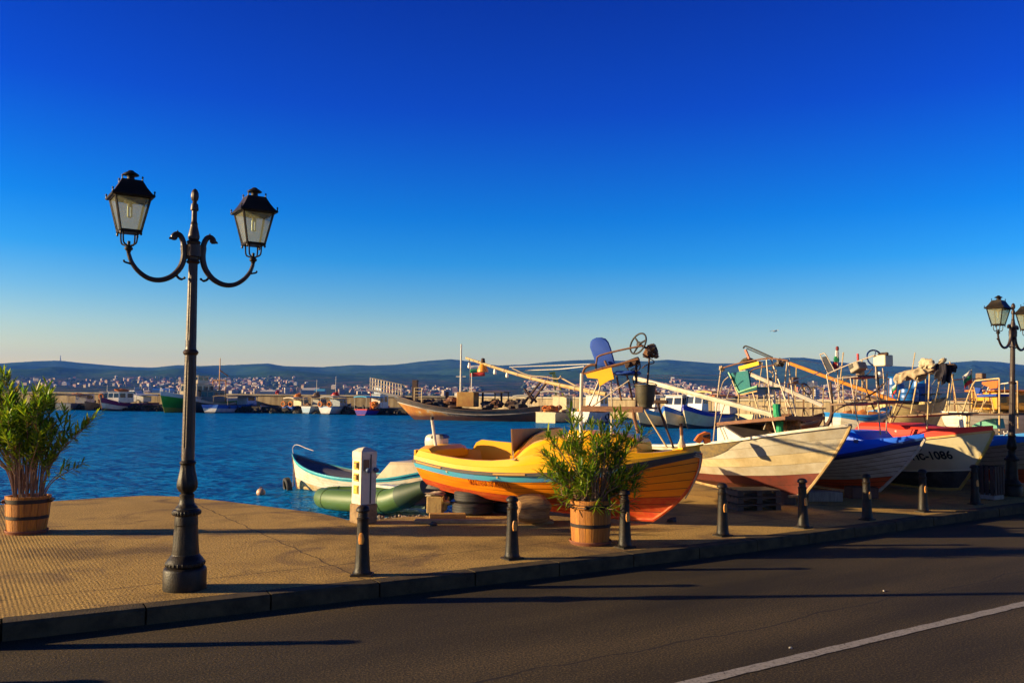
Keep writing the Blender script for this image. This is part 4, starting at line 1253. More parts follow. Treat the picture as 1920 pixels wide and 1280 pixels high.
k.build('stern_seat', yel, Y.root, ang=40)
# far coaming, tall side panel and bench inside
k = MB()
def ypoly(pts, off, th): return [Y.at(px, py, off) for px, py in pts], (0, th, 0)
o_, t_ = ypoly([(884, 862), (886, 842), (893, 829), (903, 824), (930, 827), (962, 830), (962, 862)], 0.62, 0.06); k.prism(o_, t_)
k.build('coaming', yel, Y.root, ang=30)
k = MB()
k.prism([Y.cross(px, py, 1.38) for px, py in ((958, 862), (968, 850), (980, 838), (991, 826), (1003, 816), (1018, 808.5), (1035, 805), (1056, 803), (1056, 866))], (-.035, 0, 0))
k.build('bulkhead', yel, Y.root, ang=30)
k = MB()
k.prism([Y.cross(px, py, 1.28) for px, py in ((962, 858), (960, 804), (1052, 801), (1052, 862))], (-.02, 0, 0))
k.build('bulkhead', mat('interior shade brown', (.16, .085, .02), .5, var=.5, vscale=4), Y.root, ang=30)  # dark brown panel: the deep shade of the interior put into its colour
k = MB(); k.bbox((0.88, 0, 0.66), (0.45, 1.15, 0.06), 0.015)
k.build('bench', orange, Y.root)
# cabin trunk
k = MB()
def trunk(xs): return [[Vector((x - .30, y * w_, z)) for y, z in ((-1, .55), (-1, zt - .09), (-.93, zt - .03), (-.8, zt), (.8, zt), (.93, zt - .03), (1, zt - .09), (1, .55))] for x, w_, zt in xs]
k.rings(trunk([(1.95, .62, .86), (2.10, .64, 1.00), (2.25, .65, 1.10), (2.45, .64, 1.165), (2.8, .60, 1.19), (3.12, .52, 1.17)]))
k.build('cabin', yel, Y.root, ang=30)
k = MB()
k.rings(trunk([(3.10, .50, 1.19), (3.14, .50, 1.235), (3.35, .46, 1.235), (3.66, .37, 1.17), (3.70, .36, 1.12)]))
k.build('hatch', yel, Y.root, ang=30)
k = MB(); k.rings(trunk([(2.62, .20, 1.22), (2.64, .21, 1.265), (2.98, .20, 1.265), (3.0, .19, 1.22)]))
k.build('deck_box', yel, Y.root, ang=30)
# bow cap and stem rope
k = MB()
k.prism([Y.h.pt(.955, 1, -1) + Vector((0, -.02, .09)), Y.h.pt(1, 1, 0) + Vector((0.05, 0, .10)), Y.h.pt(.955, 1, 1) + Vector((0, .02, .09)), Y.h.pt(.90, 1, 0) + Vector((0, 0, .085))], (0, 0, 0.025))
k.build('bow_cap', yel, Y.root)
k = MB()
tp = Y.h.pt(1, 1, 0)
for i in range(3): k.torus(tp + Vector((-0.045, 0, .02 - .035 * i)), 0.055 + .006 * i, 0.012, axis=(.2, .1 * i - .1, 1), n=16, k=6)
k.tube(bez([tp + Vector((.02, -.02, -.02)), tp + Vector((.0, -.04, -.2)), tp + Vector((-.10, -.03, -.45)), tp + Vector((-.2, 0, -.62))], 6), 0.010, n=6)
k.build('bow_rope', rope_t, Y.root)
k = MB()
a = Y.h.pt(.955, 1, 0) + Vector((-.06, 0, .09))
k.lathe([(.05, 0), (.06, .05), (.035, .10), (.022, .14), (.024, .18), (.02, .19)], 10, a)
k.build('samson_post', [mat('rope wrap', (.5, .4, .25), .9)], Y.root)
k = MB(); k.tube([a + Vector((0, 0, .17)), a + Vector((-.01, 0, .34))], .024)
k.build('bow_post', rust, Y.root)
# rail fittings
k = MB()
for t_ in (.16, .37): 
    p = Y.h.pt(t_, .93, -1, .012); k.torus(p, .016, .005, axis=(0, 1, 0), n=12, k=6); k.box(p, (.02, .01, .05))
p = Y.h.pt(.43, 1, -1); k.box(p + Vector((0, .03, .205)), (.07, .04, .012)); k.tube([p + Vector((0, .03, .2)), p + Vector((0, .03, .32))], .006)
k.build('fitting', steel, Y.root)
k = MB()
for t0_, t1_ in ((.36, .48), (.02, .14)):
    pts = [Y.h.pt(lerp(t0_, t1_, i / 5), 1, -1, .026) for i in range(6)]
    k.tube(pts, .014, n=6)
k.build('rail_fender', mat('bare wood fender', (.5, .27, .06), .7), Y.root)
Y.lettering('МАЛКАТА МЕЧТА', 0.125, 882, 908, mat('faded red lettering', (0.40, 0.045, 0.004), 0.6), slope=-0.03, wscale=0.62)
# outboard motor
ob = MB()
c0 = Vector((-0.04, 0.16, 0.98))
ob.rings([[Vector((c0.x + x * sx_, c0.y + y * sx_, z)) for x, y in ((-.17, -.10), (-.12, -.13), (.10, -.13), (.15, -.09), (.15, .09), (.10, .13), (-.12, .13), (-.17, .10))] for z, sx_ in ((.84, .72), (.88, .92), (1.0, 1.0), (1.06, .98), (1.10, .9), (1.125, .7), (1.132, .45))])
mo = ob.build('outboard_motor', mat('cowl white', (.60, .53, .42), .35, var=.2, vscale=5), Y.root, ang=40)
ob = MB(); ob.rings([[Vector((c0.x + .03 + x * s_, c0.y + y * s_, z)) for x, y in ((-.07, -.134), (.14, -.10), (.14, .10), (-.07, .134))] for z, s_ in ((1.068, 1.0), (1.10, .93), (1.128, .7), (1.136, .5))])
ob.build('cowl_top', mat('cowl dark', (.05, .045, .05), .35), mo, ang=40)
ob = MB(); ob.rings([[Vector((c0.x - .02 + x, c0.y + y, z)) for x, y in ((-.05 * w_, -.03), (.05 * w_, -.03), (.06 * w_, .03), (-.06 * w_, .03))] for z, w_ in ((.30, 1.4), (.5, 1), (.86, 1.5))])
ob.rings([[Vector((c0.x + x, c0.y + y, .27)) + Vector((0, 0, z)) for x, y, z in ((-.2, 0, 0), (0, -.05, 0), (.18, 0, 0), (0, .05, 0))], [Vector((c0.x + x, c0.y + y, .33)) for x, y in ((-.16, 0), (0, -.04), (.1, 0), (0, .04))]])
ob.build('leg', black_r, mo, ang=40)
Y.post('tiller_pole', [Y.at(810, 785, -.25), Y.at(818, 843, -.30)], 0.024, pole_w)
k = MB(); k.lathe([(0.028, 0), (0.028, .05)], 10, Y.at(810, 787, -.25)); k.build('pole_cap', black_r, Y.root)
pr_ = MB()
pc_ = Y.at(834, 941, -.45)
for i in range(3):
    a = i * 2.09 + .4
    pr_.rings([[pc_ + Vector((.01 * s_, r_ * math.cos(a + da), r_ * math.sin(a + da))) for r_, da, s_ in ((.02, -.5, 0), (.11, -.42, 1), (.13, .1, 2), (.10, .5, 3), (.02, .5, 3))], [pc_ + Vector((.01 * s_ - .008, r_ * math.cos(a + da), r_ * math.sin(a + da))) for r_, da, s_ in ((.02, -.5, 0), (.11, -.42, 1), (.13, .1, 2), (.10, .5, 3), (.02, .5, 3))]])
pr_.lathe([(.0, -.05), (.03, -.04), (.036, .05), (.01, .09)], 12, pc_, axis=(1, 0, 0))
pr_.build('propeller', mat('brass propeller', (.50, .40, .16), .4, .5), Y.root)
# ---- steering stand: tubes, platform, seat, wheel
N, F_ = -0.42, 0.30
k = MB()
k.tube([Y.at(1089, 826, N), Y.at(1089.5, 762, N), Y.at(1091, 700, N)], .026)
k.build('stand_leg', pole_w, Y.root)
for pts, r, m in (([(1187, 766), (1190, 785), (1197, 812)], .026, rust), ([(1207, 766), (1222, 792), (1251, 839)], .013, pole_y), ([(1233, 756), (1248, 800), (1263, 839)], .016, rustd), ([(1147, 762), (1146, 830)], .012, steel)):
    Y.post('stand_leg', [Y.at(*p, N if r != .016 else F_) for p in pts], r, m)
k = MB()
a, b_ = Y.at(1091, 764, N), Y.at(1204, 765, N)
k.box((a + b_) / 2 + Vector((0, .36, -.0)), ((b_ - a).length, .74, .03))
k.box((a + b_) / 2 + Vector((0, -.012, -.015)), ((b_ - a).length + .03, .02, .075))
k.build('platform', [board_b], Y.root)
k = MB()
k.tube([Y.at(1090, 702, N), Y.at(1130, 690, N), Y.at(1197, 673, N)], .014)
k.tube(bez([Y.at(1117, 694, N + .05), Y.at(1119, 676, N + .05), Y.at(1124, 667, N + .05), Y.at(1160, 657, N + .05), Y.at(1205, 648, N + .05)], 5), .013)
k.tube([Y.at(1089, 702, F_), Y.at(1197, 675, F_)], .014)
k.tube([Y.at(1091, 704, N), Y.at(1091, 700, F_)], .016)
k.tube(bez([Y.at(1092, 702, N), Y.at(1097, 690, N), Y.at(1108, 684, N), Y.at(1117, 684, N)], 4), .018)
k.build('hand_rail', rust, Y.root)
k = MB()
for pts in ([(1110, 762), (1180, 713)], [(1122, 716), (1104, 762)], [(1126, 722), (1118, 758)], [(1146, 706), (1147, 762)]):
    k.tube([Y.at(*p, N + .05) for p in pts], .010, n=6)
k.build('brace', steel, Y.root)
k = MB(); k.prism([Y.at(*p, N - .02) for p in ((1098, 701), (1146, 688.5), (1151, 710), (1142, 713), (1124, 724), (1121, 710), (1101, 708))], (0, .02, 0))
k.build('side_board', yel, Y.root)
sb = paint('blue seat vinyl', (0.002, 0.045, 0.30), (0.002, 0.03, 0.2), var=.4, vscale=4, rough=.8, bump=.1)
k = MB()
out = [(1106, 650), (1107, 641), (1111, 636), (1118, 632.8), (1128, 632.4), (1136, 635), (1141, 641), (1145, 651), (1150, 668), (1153.5, 682), (1133, 690), (1118, 684)]
cx_ = sum(p[0] for p in out) / len(out); cy_ = sum(p[1] for p in out) / len(out)
rg = []
for sc_, dy in ((.86, -.10), (.97, -.085), (1.0, -.06), (1.0, -.03), (.95, -.01), (.86, 0)):
    rg.append([Y.at(cx_ + (x - cx_) * sc_, cy_ + (y - cy_) * sc_, -.02 + dy) for x, y in out])
k.rings(rg)
st_ = k.build('seat_back', sb, Y.root, ang=50)
k = MB()
a, b_ = Y.at(1150, 699, -.25), Y.at(1186, 698, -.25)
k.bbox((a + b_) / 2 + Vector((0, .22, 0)), ((b_ - a).length, .42, .055), .022, rot=(0, -0.03, 0))
k.build('seat', sb, Y.root, ang=50)
for pts in ([(1156, 704), (1161, 730), (1165, 751)], [(1175, 702), (1181, 725), (1186, 750)]):
    for off in (-.22, .15): Y.post('seat_leg', [Y.at(*p, off) for p in pts], .014, rust)
k = MB(); k.tube([Y.at(1134, 676, -.16), Y.at(1140, 690, -.16), Y.at(1152, 704, -.16)], .018)
k.build('seat_frame', rust, Y.root)
# wheel, column, gear
wc = Y.at(1196.5, 644, -.12)
wax = Vector((-.50, -.80, .36)).normalized()
k = MB(); k.torus(wc, .155, .0125, axis=wax, n=36, k=8)
e1 = wax.orthogonal().normalized(); e2 = wax.cross(e1)
for a in (0.5, 2.6, 4.7): k.tube([wc - wax * .02, wc + (e1 * math.cos(a) + e2 * math.sin(a)) * .155], [.018, .010], n=6)
k.lathe([(.0, .01), (.035, .0), (.038, -.02), (.02, -.05)], 12, wc, axis=wax)
k.tube([wc - wax * .03, wc - wax * .17], .018)
k.build('steering_wheel', black_r, Y.root)
g0 = wc - wax * .20
k = MB(); k.bbox(g0 + Vector((0, 0, -.03)), (.09, .10, .17), .012, rot=(0, .5, 0)); k.build('gear_box', rust, Y.root)
k = MB()
for i in range(9):
    q = random.Random(i); k.blob(g0 + Vector((.05 + q.uniform(-.04, .05), q.uniform(-.07, .07), q.uniform(-.09, .07))), (.04, .035, .04), seed=i, nu=7, nv=5, rough=.5)
k.lathe([(.05, -.03), (.055, 0), (.05, .03)], 12, g0 + Vector((.07, -.03, .02)), axis=(1, .3, 0))
k.build('winch_head', mat('greasy metal', (.10, .06, .04), .5, .4, var=.7, vscale=25, col2=(.25, .18, .12)), Y.root)
k = MB()
k.tube([g0 + Vector((.02, 0, -.05)), Y.at(1213.5, 724, -.12)], .014)
k.tube([Y.at(1193, 674, -.12), Y.at(1193, 764, -.12)], .018)
for pts in ([(1198, 672), (1200, 690), (1190, 700), (1194, 715)], [(1205, 668), (1222, 674), (1226, 680), (1212, 684), (1204, 690)], [(1176, 690), (1182, 700), (1190, 694), (1196, 704)], [(1186, 708), (1190, 722), (1194, 716), (1197, 728)], [(1182, 694), (1194, 688), (1200, 680)]):
    k.tube(bez([Y.at(*p, -.12 + .03 * i) for i, p in enumerate(pts)], 5), .008, n=6)
k.build('column', rustd, Y.root)
k = MB()
a, b_ = Y.at(1172, 684, -.2), Y.at(1199, 675, -.2)
k.bbox((a + b_) / 2, ((b_ - a).length, .05, .10), .01, rot=(0, -.33, 0))
for f_ in (.25, .7): k.lathe([(.03, 0), (.034, .02), (.03, .03)], 12, a.lerp(b_, f_) + Vector((0, -.025, 0)), axis=(0, -1, 0))
k.build('instrument_panel', rustd, Y.root)
k = MB(); c_ = Y.at(1237, 753, F_); k.bbox(c_, (.24, .05, .05), .012); k.build('cross_head', rustd, Y.root)
# bucket
bk = thing('bucket', 'dark olive ribbed bucket hanging from the yellow boat\'s steering stand', 'bucket', Y.M @ Y.at(1210.5, 764, -.32), 0)
k = MB(); k.lathe([(.085, 0), (.10, .07), (.105, .072), (.118, .16), (.123, .163), (.135, .24), (.142, .29), (.150, .295), (.150, .31), (.138, .31), (.12, .1), (.08, .012), (.01, .01)], 28)
k.build('pail', mat('olive bucket', (.055, .045, .022), .6, var=.4, vscale=10), bk)
k = MB(); k.torus((0, 0, .30), .15, .006, axis=(.0, 0.25, 1)); k.build('bail', rustd, bk)
# boom with lamps
k = MB()
b0, b1_ = Y.at(874, 671, .75), Y.at(1136, 739, .15)
bp_ = [b0.lerp(b1_, i / 10) + Vector((0, 0, -.05 * math.sin(PI * i / 10))) for i in range(11)]
k.tube(bp_, [lerp(.020, .032, i / 10) for i in range(11)])
for i in range(9): k.lathe([(.022 + .0013 * i, -.02), (.029 + .0013 * i, 0), (.022 + .0013 * i, .02)], 8, bp_[i + 1], axis=bp_[-1] - bp_[0], mi=1)
k.build('boom', [pole_y, rope_t], Y.root)
k = MB(); k.tube(bez([Y.at(960, 690, .6), Y.at(990, 703, .55), Y.at(1020, 706, .5), Y.at(1045, 710, .45), Y.at(1052, 704, .4)], 5), .008); k.tube([Y.at(1052, 708, .4), Y.at(1108, 739, .2)], .012)
k.build('boom_cable', rope_t, Y.root)
lp = Y.at(905.5, 678, .68)
k = MB(); k.lathe([(.008, .06), (.03, .05), (.036, .0), (.04, -.02)], 14, lp, mi=1)
k.lathe([(.04, -.015), (.06, -.05), (.085, -.10), (.093, -.145), (.088, -.145), (.055, -.06), (.03, -.03)], 20, lp + Vector((0, 0, -.02)), caps=False)
k.build('boom_lamp', [mat('orange lamp shade', (.66, .26, .02), .4), rustd], Y.root)
for px, py in ((880, 673), (928, 684), (951, 690)):
    k = MB(); p = Y.at(px, py, .66)
    k.tube([p, p + Vector((0, 0, -.06))], .006, n=5, mi=1); k.lathe([(.016, -.06), (.018, -.09), (.026, -.12), (.022, -.145), (.004, -.155)], 10, p)
    k.build('bulb', [bulb_m, rustd], Y.root)

# ---- what lies under and before the yellow boat
def tyre(label, loc, r=0.31, rz=0.0, tilt=(0, 0), w=0.17, group=None, inner=.6):
    o = thing('tyre', label, 'tyre', loc, rz, group)
    o.rotation_euler = (tilt[0], tilt[1], rz)
    k = MB(); k.lathe([(r * inner, -w * .35), (r * .75, -w * .5), (r * .93, -w * .46), (r, -w * .3), (r, -w * .12), (r * .985, -w * .1), (r * .985, -w * .05), (r, -w * .03), (r, w * .1), (r * .985, w * .12), (r * .985, w * .16), (r, w * .18), (r, w * .3), (r * .93, w * .46), (r * .75, w * .5), (r * inner, w * .35), (r * inner * .97, 0)], 40, caps=False, flute=lambda a, z: 1 + (.008 if int(a * 22) % 2 else 0))
    k.build('rubber', black_r, o, ang=30)
    return o
g1 = G(885, 966); g2 = G(948, 966)
tyre('worn tyre lying flat under the yellow boat, lower of two', (g1.x, g1.y + .25, .085), group='tyres under the yellow boat')
tyre('worn tyre lying flat under the yellow boat, upper of two', (g1.x + .03, g1.y + .27, .255), rz=.7, group='tyres under the yellow boat')
tyre('dark tyre under the yellow boat, right of the stacked tyres', (g2.x + .10, g2.y + .45, .085), rz=.4, group='tyres under the yellow boat')
g3 = G(999, 984)
o = thing('log', 'short split log chock lying in front of the yellow boat', 'log', (g3.x, g3.y + .12, 0), R(8))
k = MB()
rg = []
for i, x in enumerate([-.21, -.20, -.10, .02, .12, .19, .22]):
    q = random.Random(i)
    rr = [.14, .165, .19, .195, .19, .17, .14][i]
    rg.append([Vector((x + .02 * math.sin(a * 3), rr * (1 + .08 * math.sin(a * 5 + 1) + .05 * math.sin(a * 9 + i * .3)) * math.cos(a), .19 + rr * (1 + .08 * math.sin(a * 5 + 1) + .05 * math.sin(a * 9 + i * .3)) * math.sin(a))) for a in [2 * PI * j / 26 for j in range(26)]])
k.rings(rg)
k.build('wood', mat('split log wood', (.40, .22, .075), .85, var=.9, vscale=5, col2=(.17, .08, .03), bump=1.0, bscale=14, stretch=(1, 6, 6)), o, ang=30)
g4 = G(815, 963)
o = thing('chock_block', 'upright yellowish concrete block beside the propeller under the stern of the yellow boat', 'block', (g4.x, g4.y + .15, 0), R(-8))
k = MB(); k.bbox((0, 0, .12), (.235, .2, .25), .012)
k.build('block', mat('yellowed concrete', (.42, .28, .10), .9, var=.6, vscale=9, col2=(.28, .17, .07), bump=.5, bscale=30), o, ang=25)
k = MB(); k.blob((0.0, .02, .275), (.16, .11, .035), seed=4, rough=.4)
k.build('rag', mat('grey rag', (.36, .30, .22), .9, var=.7, vscale=14), o)
g5 = G(838, 972)
k = MB(); k.bbox((0, 0, .035), (.52, .13, .065), .008, rot=(0, 0, .10))
o = k.build('timber_plank', wood('yellow plank', (.48, .27, .06), (.3, .15, .04), (2, 12, 12)), loc=(g5.x, g5.y + .08, 0), ang=25)
tag(o, 'short yellowish timber plank lying on the ground in front of the stacked tyres', 'plank')
k = MB(); k.bbox((0, 0, .03), (1.9, .16, .05), .01)
g6 = G(900, 986)
o = k.build('kerb_slab', mat('low slab', (.36, .24, .12), .9, var=.8, vscale=7, col2=(.2, .13, .07), bump=.6, bscale=30), loc=(g6.x + .05, g6.y + .28, -.005), ang=25); o.rotation_euler.z = .05
tag(o, 'low concrete edging slab along the gravel before the yellow boat', 'slab')
for i, (px, py, s_) in enumerate(((812, 985, .05), (1260, 978, .06))):
    k = MB(); k.blob((0, 0, s_ * .4), (s_ * 1.3, s_, s_ * .6), seed=i + 3, nu=8, nv=6, rough=.5)
    p = G(px, py)
    o = k.build('stone', mat('dark stone', (.06, .05, .05), .9), loc=(p.x, p.y, 0))
    tag(o, ('small dark stone lying on the promenade near the white power pedestal', 'small reddish stone lying on the promenade below the bow of the yellow boat')[i], 'stone')
# ------------------------------------------------------------------ the row of boats pointing at the street
AX2 = Vector((0.40, -0.917, 0)).normalized()
def rowboat_spot(px, py, D, L):
    tp_ = P(px, py, D)
    return tp_ - AX2 * L - Vector((0, 0, tp_.z)), Vector((tp_.x, tp_.y, 0)), tp_.z
def tubes(b, name, m, lst, r=.012, n=7):
    """each tube of a frame: a part of its own; lst of (pixels, offset or offsets[, radius])"""
    for it in lst:
        pts, off = it[0], it[1]; rr = it[2] if len(it) > 2 else r
        offs = off if isinstance(off, (list, tuple)) else [off] * len(pts)
        P_ = [b.at(*p, o_) for p, o_ in zip(pts, offs)]
        if len(P_) > 2: P_ = bez(P_, 5)
        b.post(name, P_, rr, m, n)
def plate(b, name, m, pts, off, th, ang=30):
    k = MB(); k.prism([b.at(*p, off) for p in pts], (0, th, 0)); return k.build(name, m, b.root, ang=ang)
def slab(b, name, m, p0, p1, o0, o1, th):
    """thin board running along the boat from pixel p0 to p1, between offsets o0 and o1"""
    k = MB(); a, e = b.at(*p0, o0), b.at(*p1, o0)
    k.prism([a, e, Vector((e.x, o1, e.z)), Vector((a.x, o1, a.z))], (0, 0, -th)); return k.build(name, m, b.root, ang=30)

greyw = paint('weathered white paint', (0.52, 0.47, 0.36), (0.36, 0.29, 0.18), var=.75, vscale=2.2, rough=.6, bump=.25)
worn = paint('scraped putty', (0.26, 0.175, 0.055), (0.13, 0.10, 0.06), var=.95, vscale=11, rough=.8, bump=.5)
dred = paint('dark red antifouling', (0.15, 0.025, 0.012), (0.08, 0.02, 0.012), var=.7, vscale=5, rough=.75, bump=.3)
st2, tp2, z2 = rowboat_spot(1594, 797, 13.0, 4.7)
W = Boat('fishing_boat', 'pale weathered boat with scraped hull and a green chair on its pipe stand', st2, tp2)
wh = Hull(W.L, 1.62, [(0, .80), (.3, .88), (.6, 1.03), (.85, 1.23), (1, z2)], [(0, .26), (.2, .16), (.5, .12), (.8, .13), (1, .20)], 1.0, [(0, .70), (.1, .84), (.4, 1.0), (.62, .95), (.8, .68), (.92, .34), (.98, .1), (1, 0)], e0=.34, e1=.85)
W.hull(wh, 6, [(2 / 6, 1), (3 / 6, 0), (4 / 6, 2), (1.0, 0)], [greyw, dred, paint('cream strake', (.60, .48, .27), (.42, .31, .15), var=.6, vscale=4)], lap=.007, seam=.003)
W.stem(paint('bare stem', (.48, .33, .15), (.3, .19, .08), var=.8, vscale=8))
W.rail(.02, paint('white gunwale', (.62, .58, .48), (.45, .36, .22), var=.6, vscale=7), name='gunwale')
k = MB()                                                                  # scraped patch of bare putty under the gunwale
rg = []
for i in range(13):
    u = i / 12; t_ = lerp(.22, .66, u)
    lo = 1 - .30 * math.sin(PI * min(1, u * 1.05)) ** .7 - .02
    rg.append([W.h.pt(t_, lerp(lo, .965, j / 4), -1, .017) for j in range(5)])
k.rings(rg, closed=False)
k.build('scraped_patch', worn, W.root, ang=60)
# cuddy: white side, dark sloping roof
k = MB()
a = [W.at(*p, -.50) for p in ((1345, 843), (1345, 802), (1358, 800), (1403, 829), (1400, 836))]
k.prism(a, (0, .95, 0))
k.build('cuddy', paint('cuddy white', (.62, .58, .50), (.45, .38, .28), var=.4, vscale=3), W.root, ang=25)
k = MB()
a = [W.at(1357, 799, -.53), W.at(1404, 829, -.53)]
k.prism([a[0], a[1], Vector((a[1].x + .42, .40, a[1].z + .02)), Vector((a[0].x + .3, .50, a[0].z + .02))], (0, 0, .022))
k.build('cuddy_roof', paint('slate roof felt', (.07, .055, .05), (.11, .085, .07), var=.6, vscale=6), W.root)
tubes(W, 'stand_leg', steel, [([(1352, 691), (1347, 730), (1341, 790), (1336, 843)], -.5), ([(1437, 671), (1441, 720), (1446, 776), (1458, 822)], -.45), ([(1445, 672), (1458, 708), (1470, 742), (1476, 770)], .1),
                              ([(1478, 676), (1484, 725), (1492, 781)], .25), ([(1476, 678), (1472, 715), (1470, 742)], .25), ([(1448, 672), (1449, 700), (1450, 760)], .3, .010)], .013)
tubes(W, 'brace', steel, [([(1350, 738), (1356, 716), (1366, 706)], -.5, .009), ([(1372, 720), (1358, 760), (1346, 800)], -.3, .008), ([(1365, 838), (1352, 806), (1349, 800)], -.56, .010), ([(1446, 778), (1438, 790), (1432, 805)], -.3, .011), ([(1470, 742), (1484, 770), (1490, 800)], .1, .009),
                          ([(1492, 781), (1500, 792)], .2, .01), ([(1442, 695), (1450, 702), (1448, 712)], .3, .009)])
tubes(W, 'hand_rail', rust, [([(1354, 690), (1385, 681), (1428, 673), (1448, 672), (1478, 676)], -.48, .014), ([(1406, 702), (1409, 695), (1420, 690), (1452, 684)], -.1, .011), ([(1406, 702), (1406, 724)], -.1, .011), ([(1426, 683), (1446, 697), (1449, 704)], .2, .008)])
tubes(W, 'roll_bar', black_r, [([(1394, 653), (1396, 649.5), (1404, 650.5), (1448, 670)], -.3, .014), ([(1400, 653), (1447, 673)], -.22, .010)])
tubes(W, 'lever', paint('red lever', (.52, .09, .02)), [([(1398, 656), (1405, 673)], -.3, .024)])
k = MB(); p = W.at(1353, 691, -.48); k.blob(p, (.05, .05, .05), seed=2, rough=.3); k.build('rail_knot', rope_t, W.root)
plate(W, 'side_box', yel, [(1384, 687), (1422, 677), (1423, 684), (1386, 694)], -.5, .06)
k = MB(); p = W.at(1402, 676, -.2); k.blob(p, (.16, .1, .05), seed=7, rough=.3); k.build('net_heap', mat('olive net', (.10, .075, .03), .9, var=.8, vscale=30), W.root)
plate(W, 'seat_back', paint('teal chair plastic', (.0, .12, .12), (.0, .07, .08), var=.4, vscale=5), [(1368, 700), (1402, 694), (1407, 727), (1386, 735)], -.25, .03)
k = MB(); k.tube([W.at(*p, -.27) for p in ((1366, 698), (1385.5, 735), (1406, 728), (1420, 724))], .017); k.build('chair_trim', paint('pale green trim', (.22, .48, .27)), W.root)
k = MB(); a = W.at(1386, 736, -.25); e = W.at(1419, 725, -.25); k.prism([a, e, Vector((e.x + .06, .25, e.z)), Vector((a.x + .06, .25, a.z))], (0, 0, -.035)); k.build('seat', MATS['teal chair plastic'], W.root)
tubes(W, 'chair_frame', pole_y, [([(1370, 705), (1378, 726), (1384, 740)], -.29, .013), ([(1384, 741), (1420, 733)], -.25, .014), ([(1385, 741), (1385, 784)], -.25, .011), ([(1411, 734), (1418, 757), (1426, 782)], -.25, .013), ([(1405, 736), (1406, 776)], .1, .011), ([(1436, 733), (1443, 772)], .15, .011)])
slab(W, 'platform', board_b, (1341, 792), (1472, 780), -.48, .35, .055)
slab(W, 'platform_edge', mat('dark plank', (.045, .028, .02), .8), (1341, 796), (1505, 790), .36, .42, .03)
k = MB(); k.tube(bez([W.at(*p, -.15) for p in ((1456, 757), (1457, 775), (1461, 790), (1462, 806), (1463, 819))], 5), [.06, .065, .06, .055, .06, .065, .065, .06, .06, .065, .065, .065, .06, .055, .055, .06, .065, .065, .06, .055, .05], n=10)
k.build('net_bag', paint('green net cloth', (.0, .30, .11), (.0, .16, .07), var=.7, vscale=9, rough=.7, bump=.6), W.root)
tubes(W, 'spar', pole_w, [([(1450, 730), (1451, 752), (1455, 775)], .1, .028)])
tubes(W, 'boom', pole_w, [([(1190, 708.5), (1300, 738), (1446, 777)], [-1.2, -.8, -.15], .046)])
k = MB()
for u in (.1, .23, .36, .5, .62): 
    p = W.at(lerp(1190, 1446, u), lerp(708.5, 777, u) + .3, lerp(-1.2, -.15, u)); k.lathe([(.05, -.01), (.05, .01)], 10, p, axis=(W.at(1446, 777, -.15) - W.at(1190, 708.5, -1.2)))
k.build('boom_band', rope_t, W.root)
k = MB(); c_ = W.at(1461, 679, 0)
for i in range(7):
    q = random.Random(i + 40); k.blob(c_ + Vector((q.uniform(-.10, .14), q.uniform(-.06, .06), q.uniform(-.04, .04))), (.05, .04, .035), seed=i, nu=7, nv=5, rough=.5)
k.build('winch_head', mat('worn winch metal', (.22, .17, .12), .5, .3, var=.8, vscale=25, col2=(.05, .035, .03)), W.root)
k = MB()
for i, (px, py) in enumerate(((1478, 800), (1485, 805), (1492, 797), (1440, 806), (1447, 799))):
    k.blob(W.at(px, py, .1), (.10, .08, .12), seed=i + 60, rough=.4)
k.build('gear_heap', mat('tangled gear', (.30, .15, .06), .9, var=.9, vscale=16, col2=(.10, .05, .03)), W.root)
for px0, py0, px1, py1, lab in ((1366, 962, 1432, 929, 'dark timber pallets stacked under the pale weathered boat'),):
    p = G(1398, 958)
    o = thing('pallet_stack', lab, 'pallets', (p.x + .2, p.y + .35, 0), R(12))
    for z in (0.0, .11, .22):
        k = MB()
        for x in (-.32, 0, .32): k.box((x, 0, z + .035), (.09, .5, .07))
        for y in (-.2, -.07, .07, .2): k.box((0, y, z + .086), (.8 - z * .4, .1, .02))
        k.build('pallet', wood('dark pallet', (.09, .05, .028), (.05, .03, .02)), o, ang=20)
p = G(1472, 949)
k = MB(); k.bbox((0, 0, .1), (.5, .3, .2), .012)
o = k.build('keel_block', wood('keel block dark', (.08, .05, .03), (.05, .03, .02)), loc=(p.x, p.y + .35, 0), ang=25); tag(o, 'dark timber block under the keel of the pale weathered boat', 'block')

# ---- blue decked boat
st3, tp3, z3 = rowboat_spot(1733, 813, 14.4, 4.8)
Bb = Boat('fishing_boat', 'white planked boat with bright blue deck and orange red bottom', st3, tp3)
whp = paint('white planking', (0.50, 0.46, 0.40), (0.34, 0.28, 0.20), var=.55, vscale=3.5, rough=.55, bump=.2, stretch=(1, 1, 3))
blue = paint('royal blue paint', (0.008, 0.12, 0.72), (0.006, 0.08, 0.50), var=.5, vscale=3, rough=.35)
bluedk = paint('dark blue band', (0.004, 0.022, 0.14), (0.01, 0.06, 0.2), var=.6, vscale=4)
orbot = paint('orange red bottom', (0.55, 0.075, 0.012), (0.40, 0.05, 0.01), var=.5, vscale=4, rough=.6)
bh = Hull(Bb.L, 1.62, [(0, .52), (.3, .53), (.6, .63), (.82, .84), (1, z3 - .08)], [(0, .28), (.2, .16), (.5, .10), (.8, .08), (1, .14)], .98, [(0, .70), (.1, .84), (.4, 1.0), (.62, .95), (.8, .68), (.92, .34), (.98, .1), (1, 0)], e0=.34, e1=.85)
Bb.hull(bh, 10, [(3 / 10, 1), (9 / 10, 0), (1.0, 2)], [whp, orbot, bluedk], lap=.010, inner=blue)
Bb.stem(whp)
Bb.rail(.016, bluedk, h=.02)
